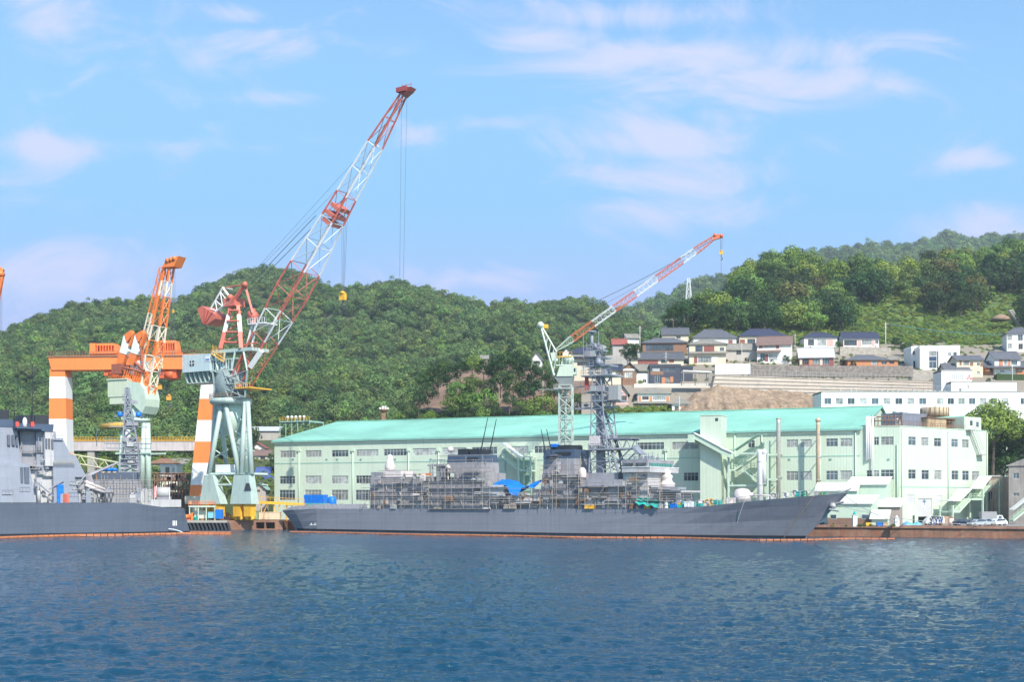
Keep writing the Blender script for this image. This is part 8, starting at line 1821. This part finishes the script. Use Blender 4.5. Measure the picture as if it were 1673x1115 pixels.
# people
def person(lab, px, py, top, leg, yaw, pose=0, helm=None):
    Y = (HC - GZ) * F / (py - HOR); s_ = .04 * (pose % 3)
    J = {'pel': (0, 0, .95), 'sp': (0, .01, 1.2), 'ch': (0, 0, 1.40), 'nk': (0, 0, 1.50), 'hd': (0, -.02, 1.63), 'tp': (0, -.01, 1.72)}
    for k, sx in (('l', -1), ('r', 1)):
        J[k + 'hip'] = (sx * .1, 0, .90); J[k + 'kn'] = (sx * .13, -.03 - s_ * sx * 2, .49); J[k + 'an'] = (sx * .14, .03 + s_ * sx * 2, .08); J[k + 'to'] = (sx * .16, -.12 + s_ * sx * 2, .04)
        J[k + 'sh'] = (sx * .19, 0, 1.40); fw = (.05, .22, .1)[(pose + (sx > 0)) % 3]; J[k + 'el'] = (sx * .27, -fw * .4, 1.14); J[k + 'wr'] = (sx * .25, -fw - .05, .93 + fw * .6); J[k + 'ha'] = (sx * .25, -fw - .10, .86 + fw * .6)
    ed = [('pel', 'sp'), ('sp', 'ch'), ('ch', 'nk'), ('nk', 'hd'), ('hd', 'tp')]
    for k in 'lr': ed += [('pel', k + 'hip'), (k + 'hip', k + 'kn'), (k + 'kn', k + 'an'), (k + 'an', k + 'to'), ('ch', k + 'sh'), (k + 'sh', k + 'el'), (k + 'el', k + 'wr'), (k + 'wr', k + 'ha')]
    Rd = {'pel': .15, 'sp': .14, 'ch': .16, 'nk': .06, 'hd': .10, 'tp': .07, 'hip': .10, 'kn': .07, 'an': .05, 'to': .045, 'sh': .08, 'el': .055, 'wr': .04, 'ha': .045}
    ks = list(J); me = bpy.data.meshes.new('body'); me.from_pydata([J[k] for k in ks], [(ks.index(a), ks.index(b)) for a, b in ed], []); tmp = bpy.data.objects.new('body', me); COL.objects.link(tmp)
    tmp.modifiers.new('s', 'SKIN'); sv = me.skin_vertices[0].data
    for i, k in enumerate(ks): r = Rd.get(k) or Rd[k[1:]]; sv[i].radius = (r, r * (.75 if k in ('pel', 'sp', 'ch') else 1)); sv[i].use_root = (k == 'pel')
    tmp.modifiers.new('u', 'SUBSURF').levels = 1
    dg = bpy.context.evaluated_depsgraph_get(); m2 = bpy.data.meshes.new_from_object(tmp.evaluated_get(dg)); bpy.data.objects.remove(tmp); m2.name = 'body'
    m2.materials.clear()
    for m in (top, leg, mat('skin', (.48, .29, .2), .6), tyre): m2.materials.append(m)
    for p in m2.polygons: z = p.center.z; p.material_index = 3 if z < .07 else 1 if z < .93 and abs(p.center.x) < .21 else 2 if z > 1.5 or (abs(p.center.x) > .2 and p.center.y < -.08 and z < .95) else 0; p.use_smooth = True
    o = thing('person', lab, 'person', Fr(X_(px, Y), Y, yaw, GZ)); b = bpy.data.objects.new('body', m2); COL.objects.link(b); b.parent = o
    g = MB(); g.lathe((0, -.015, 1.64), [(.15, 0), (.125, .02), (.118, .07), (.08, .12), (.01, .14)], 12); g.build('helmet', helm or white, o)
wb = mat('work_blue', (.03, .08, .30), .8, .15, 3); wn = mat('work_navy', (.03, .04, .09), .8, .15, 3); wr_ = mat('work_red', (.5, .06, .05), .8, .1, 3); wg = mat('work_grey', (.35, .37, .4), .8, .1, 3)
person('person in navy work clothes and white helmet, first of the group by the van', 1521.5, 860.5, wn, wn, 30, 0); person('person in bright blue jacket standing at the van front', 1529.5, 860.5, wb, wn, -40, 1)
person('person in blue with red trousers near the van', 1534.5, 861, wb, wr_, 100, 2); person('person in grey jacket and blue trousers beside the van group', 1526, 861, wg, wb, 200, 1, yellowp); person('person in blue overalls a step away from the van group', 1538.5, 860.3, wb, wb, 10, 0)
# plants, posts, bits on the quay
def gp(px, py): Y = (HC - GZ) * F / (py - HOR); return (X_(px, Y), Y, GZ)
for (px, py, rp, k, lab) in ((1404, 863, 4.5, 0, 'dark green bush on the quay edge beside the white pillar'), (1411, 862.5, 4.5, 1, 'lighter green bush next to the dark one on the quay edge'), (1423, 862, 4, 3, 'yellow green tuft before the canopy hut'), (1459, 862.5, 4.6, 1, 'rounded bush on the quay edge near the brown shed'), (1361, 862, 3, 3, 'low yellowish weeds on the quay under the bow'), (1383, 862, 3, 1, 'small green weeds on the quay under the anchor')):
    c = gp(px, py); Y = c[1]; r = rp / F * Y * 1.2; tree(lab, (c[0], c[1], GZ + r * .55), r, crT[k], None, 'bush', 'bush', .8)
def pillar(lab, px, py, yt, capm=None):
    c = gp(px, py); f = Fr(c[0], c[1], 0, GZ); o = thing('pillar', lab, 'pillar', f); h = f.l(px, yt).z; g = MB(); g.box(-.45, .45, -.4, .4, 0, h * .72); g.box(-.55, .55, -.5, .5, h * .72, h * .76); g.build('plinth', whitecr, o)
    g = MB(); g.lathe((0, 0, h * .76), [(.34, 0), (.36, h * .1), (.2, h * .15), (.12, h * .26)], 12); g.build('lamp_top', capm or whitecr, o)
pillar('white pillar topped by a teal lamp at the quay edge', 1396.5, 861, 836, teal); pillar('slim white pillar topped with a white lamp by the brown shed', 1465, 861, 843)
def misc():
    rn = random.Random(21)
    c = gp(1476, 860.5); f = Fr(c[0], c[1], 0, GZ); o = thing('tarpaulin_heap', 'heap under crumpled light blue sheeting on the quay', 'covered heap', f); g = MB(); vs = []
    for j in range(7):
        for i in range(17): t, s_ = i / 16, j / 6; vs.append((t * 4.2, s_ * 1.8, 1.25 * math.sin(math.pi * min(1, max(0, t))) ** .5 * math.sin(math.pi * s_) ** .5 * (.7 + .3 * math.sin(t * 9)) + rn.uniform(0, .12)))
    g.add(vs, [(j * 17 + i, j * 17 + i + 1, (j + 1) * 17 + i + 1, (j + 1) * 17 + i) for j in range(6) for i in range(16)], 0, True); g.build('sheeting', mat('light_blue_sheet', (.12, .38, .62), .5, .2, 2, bump=.5), o)
    c = gp(1551, 859); f = Fr(c[0], c[1], 0, GZ); o = thing('hand_cart', 'red framed cart with a white box between the van and the navy car', 'cart', f); g = MB(); g.box(0, 1.1, 0, .8, .5, .6); [g.bar((x, y, .1), (x, y, 1.7), .05) for x in (0, 1.1) for y in (0, .8)]; g.bar((0, 0, 1.7), (1.1, 0, 1.7), .05); g.build('frame', wr_, o); g = MB(); g.box(.1, 1.0, .1, .7, .61, 1.5); g.build('box', white, o)
    for x in (.15, .95): g = MB(); g.lathe((x, -.05, .15), [(.15, 0), (.15, .1)], 10, 0, 'y'); g.build('wheel', tyre, o)
    c = gp(1542, 858.6); f = Fr(c[0], c[1], 0, GZ); o = thing('timber_crate', 'tall tan timber crate behind the white van', 'crate', f); g = MB(); g.box(0, 1.6, 1, 2.4, .1, 1.9)
    for x in (0, .75, 1.5): g.box(x, x + .1, .95, .997, 0, 1.95)
    g.build('boards', mat('tan_timber', (.42, .3, .18), .8, .2, 2), o)
    for i, (px, lab, m) in enumerate(((1437, 'small blue barrow with round load on the quay', bluetarp), (1418, 'low yellow box beside the bushes on the quay', yellowp), (1445, 'orange tan crate near the brown shed on the quay', mat('tan_timber', (.42, .3, .18), .8, .2, 2)))):
        c = gp(px, 861.5); f = Fr(c[0], c[1], 10 * i, GZ); o = thing(('barrow', 'box', 'crate')[i], lab, ('barrow', 'box', 'crate')[i], f); g = MB(); g.box(-.6, .6, -.4, .4, .25, .8); g.box(-.65, .65, -.45, .45, .8, .9); [g.bar((x, -.3, 0), (x, -.3, .25), .06) for x in (-.5, .5)]; [g.bar((x, .3, 0), (x, .3, .25), .06) for x in (-.5, .5)]; g.build('body', m, o)
    # mooring posts along the quay edge
    for k, t in enumerate((6, 16, 27, 38, -8)):
        p = quay(t); q = Vector((p.x + .3, p.y + 1.2)); f = Fr(q.x, q.y, 0, GZ); o = thing('bollard', 'rusty mooring bollard on the quay edge', 'bollard', f, 'bollards along the quay edge'); g = MB(); g.lathe((0, 0, 0), [(.3, 0), (.2, .15), (.2, .45), (.34, .55), (.3, .7)], 12); g.build('post', rustst, o)
    # mooring lines of the long warship
    for i, (a, b, lab) in enumerate(((SF.l(1376, 807, 6.5), quay(22), 'grey mooring line from the bow to the quay edge'), (SF.l(1352, 822, 6.4), quay(6), 'second mooring line from the bow to a far bollard'))):
        A = Vector((*(SF.O + SF.d * a.x + SF.n * a.y), a.z)); B_ = Vector((b.x, b.y + 1, GZ + .5)); g = MB(); pts = [A + (B_ - A) * (k / 12) - Vector((0, 0, 1.2 * 4 * (k / 12) * (1 - k / 12))) for k in range(13)]; g.path(pts, .06, 0, 4); tag(g.build('mooring_line', galv), lab, 'mooring line')
misc()
def pier():
    rn = random.Random(31)
    # working pier between the two ships
    f = Fr(X_(300, 337), 337, 0); L = f.l(462, 850).x
    o = thing('working_pier', 'brown stained working pier between the two warships with dark openings', 'pier', f); g = MB(); z1 = f.l(400, 851).z
    H = [(f.l(418, 850).x, f.l(432, 850).x, .3, z1 - .5), (f.l(434, 850).x, f.l(449, 850).x, .3, z1 - .5)]
    g.wall(f.l(372, 850).x, L, -2, z1, H, 0, 5); g.add([(f.l(372, 850).x, 0, z1), (L, 0, z1), (L, 12, z1), (f.l(372, 850).x, 12, z1)], [(0, 1, 2, 3)]); g.add([(L, 0, -2), (L, 12, -2), (L, 12, z1), (L, 0, z1)], [(0, 1, 2, 3)])
    g.add([(H[0][0], 5, .3), (H[1][1], 5, .3), (H[1][1], 5, z1 - .5), (H[0][0], 5, z1 - .5)], [(0, 1, 2, 3)]); g.build('quay_face', qw, o)
    g = MB(); x1 = f.l(372, 850).x; g.box(0, x1 - .02, -1, 12, z1 - .6, z1 - .01); g.build('deck_slab', concrete, o)
    for i in range(13): x = .5 + i * 1.0; g = MB(); g.hexa([(x, -.7, -1), (x + .4, -.7, -1), (x + .4, 1, -1), (x, 1, -1)], [(x - 1.0, -.9, z1 - .62), (x - .5, -.9, z1 - .62), (x - .5, 1, z1 - .62), (x - 1.0, 1, z1 - .62)]); g.build('fender_pile', darkst, o)
    g = MB(); g.box(0, x1, 4, 4.3, -2, z1 - .62); g.build('back_wall', black, o)
    # yellow footbridge to the hall
    f2 = Fr(X_(420, 340), 340, 0); o = thing('footbridge', 'yellow steel footbridge between crane foot and hall', 'footbridge', f2); a, b = f2.l(420, 819), f2.l(497, 823); g = MB(); g.hexa([(a.x, 0, a.z - .7), (b.x, 0, b.z - .7), (b.x, 2, b.z - .7), (a.x, 2, a.z - .7)], [(a.x, 0, a.z), (b.x, 0, b.z), (b.x, 2, b.z), (a.x, 2, a.z)]); g.build('deck', yellowp, o); g = MB()
    for i in range(12): p = a + (b - a) * (i / 11); g.bar((p.x, .1, p.z), (p.x, .1, p.z + 1.1), .05)
    g.bar((a.x, .1, a.z + 1.1), (b.x, .1, b.z + 1.1), .06); g.build('railing', yellowp, o); g = MB()
    for i in range(4): x = a.x + (b.x - a.x) * (.08 + .27 * i); g.bar((x, .6, GZ), (x, .6, a.z - .7), .16); g.bar((x, .6, GZ + .6), (x + 1.6, .6, a.z - .8), .1)
    g.build('trestle_leg', yellowp, o)
    def cont(lab, x0, x1, y0, y1, Y, m, cat='container', stripes=True):
        f = Fr(X_(x0, Y), Y, 0); o = thing(cat.replace(' ', '_'), lab, cat, f); a, b = f.l(x0, y0), f.l(x1, y1); g = MB(); g.box(0, b.x, 0, 2.4, b.z + .12, a.z); n = int(b.x / .5)
        for i in range(n + 1): x = b.x * i / max(1, n); g.box(x - .05, x + .05, -.06, -.003, b.z + .12, a.z)
        g.box(-.08, b.x + .08, -.09, 2.48, b.z, b.z + .115); g.build('body', m, o); g = MB(); g.box(-.05, b.x + .05, -.08, 2.45, a.z + .003, a.z + .14); g.build('lid', m, o)
    cont('cream container with rusty edge on the working pier', 423, 457, 838, 849.5, 338, mat('cream_container', (.66, .52, .34), .6, .12, 1, rust=.4)); cont('green mesh container on the working pier', 404, 421, 837, 849.5, 338, mat('green_container', (.22, .38, .22), .6, .2, 1, rust=.25)); cont('bright blue machine box under the crane legs', 352, 363, 834, 848, 339, bluetarp, 'machine box'); cont('pale blue tank box under the crane legs', 340, 351, 838, 847, 340, mat('pale_blue_box', (.2, .5, .65), .5, .1), 'tank box'); cont('grey white hut under the green platform on the pier', 318, 336, 836, 848, 341, cream, 'hut')
    f3 = Fr(X_(306, 339), 339, 0); o = thing('platform', 'pale green steel platform with orange rail beside the left warship stern', 'platform', f3); a, b = f3.l(308, 827), f3.l(352, 827); g = MB(); g.box(a.x, b.x, 0, 3, a.z - .4, a.z); [g.bar((a.x + (b.x - a.x) * t, y, GZ), (a.x + (b.x - a.x) * t, y, a.z - .4), .16) for t in (.03, .35, .65, .97) for y in (.2, 2.8)]; g.build('deck', paleg, o); g = MB()
    for i in range(12): x = a.x + (b.x - a.x) * i / 11; g.bar((x, .05, a.z), (x, .05, a.z + 1.2), .06)
    for dz in (.4, .8, 1.2): g.bar((a.x, .05, a.z + dz), (b.x, .05, a.z + dz), .06)
    g.build('railing', orange, o)
    # yellow winches and trolleys under the portal
    cols = [yellowp, orange, yellowp, galv, rustst, teal]
    for i in range(26):
        px = rn.uniform(366, 418) if i % 3 else rn.uniform(306, 366); Y = rn.uniform(338.5, 344); py = rn.uniform(838, 850); f = Fr(X_(px, Y), Y, rn.uniform(-20, 20), GZ + .02); k = rn.randrange(6); kind = ('winch', 'cable drum', 'tool chest')[i % 3]; cn_ = ('yellow', 'orange', 'yellow', 'grey', 'rusty', 'teal')[k]
        o = thing(kind.replace(' ', '_'), f'{cn_} {kind} standing on the working pier around the crane legs', kind, f, f'{cn_} {kind}s on the working pier'); g = MB(); s_ = rn.uniform(.7, 1.3)
        if kind == 'winch': g.box(-1 * s_, 1 * s_, -.5, .5, 0, .3); g.lathe((-.6 * s_, 0, .9 * s_), [(.75 * s_, 0), (.45 * s_, .12), (.45 * s_, 1.1 * s_), (.75 * s_, 1.2 * s_)], 14, 0, 'x'); g.box(-1.0 * s_, -.7 * s_, -.4, .4, .3, 1.4 * s_); g.box(.7 * s_, 1.1 * s_, -.4, .4, .3, 1.7 * s_)
        elif kind == 'cable drum': g.lathe((0, -.5, .9 * s_), [(.9 * s_, 0), (.9 * s_, .1), (.5 * s_, .12), (.5 * s_, .88), (.9 * s_, .9), (.9 * s_, 1.0)], 16, 0, 'y')
        else: g.box(-.8 * s_, .8 * s_, -.4, .4, .1, 1.1 * s_); g.box(-.85 * s_, .85 * s_, -.45, .45, 1.1 * s_, 1.2 * s_); g.bar((-.8 * s_, 0, 1.2 * s_), (-.8 * s_, 0, 2.0 * s_), .05); g.bar((.8 * s_, 0, 1.2 * s_), (.8 * s_, 0, 2.0 * s_), .05); g.bar((-.8 * s_, 0, 2.0 * s_), (.8 * s_, 0, 2.0 * s_), .05)
        g.build('body', cols[k], o)
pier()
# ================================================================ haze
def haze():
    mb = MB(); mb.box(-1500, 1500, -60, 2400, -1.2, 460)
    m = bpy.data.materials.new('haze_air'); m.use_nodes = True; nt = m.node_tree; nt.nodes.clear()
    o = N(nt, 'ShaderNodeOutputMaterial'); v = N(nt, 'ShaderNodeVolumePrincipled'); v.inputs['Color'].default_value = (.80, .90, 1.0, 1); v.inputs['Density'].default_value = HAZE; v.inputs['Anisotropy'].default_value = .2
    lk(nt, v.outputs[0], o.inputs['Volume'])
    ob = mb.build('haze', m); ob['kind'] = 'stuff'
HAZE = .00015
haze()
bpy.context.scene.cycles.volume_bounces = 0
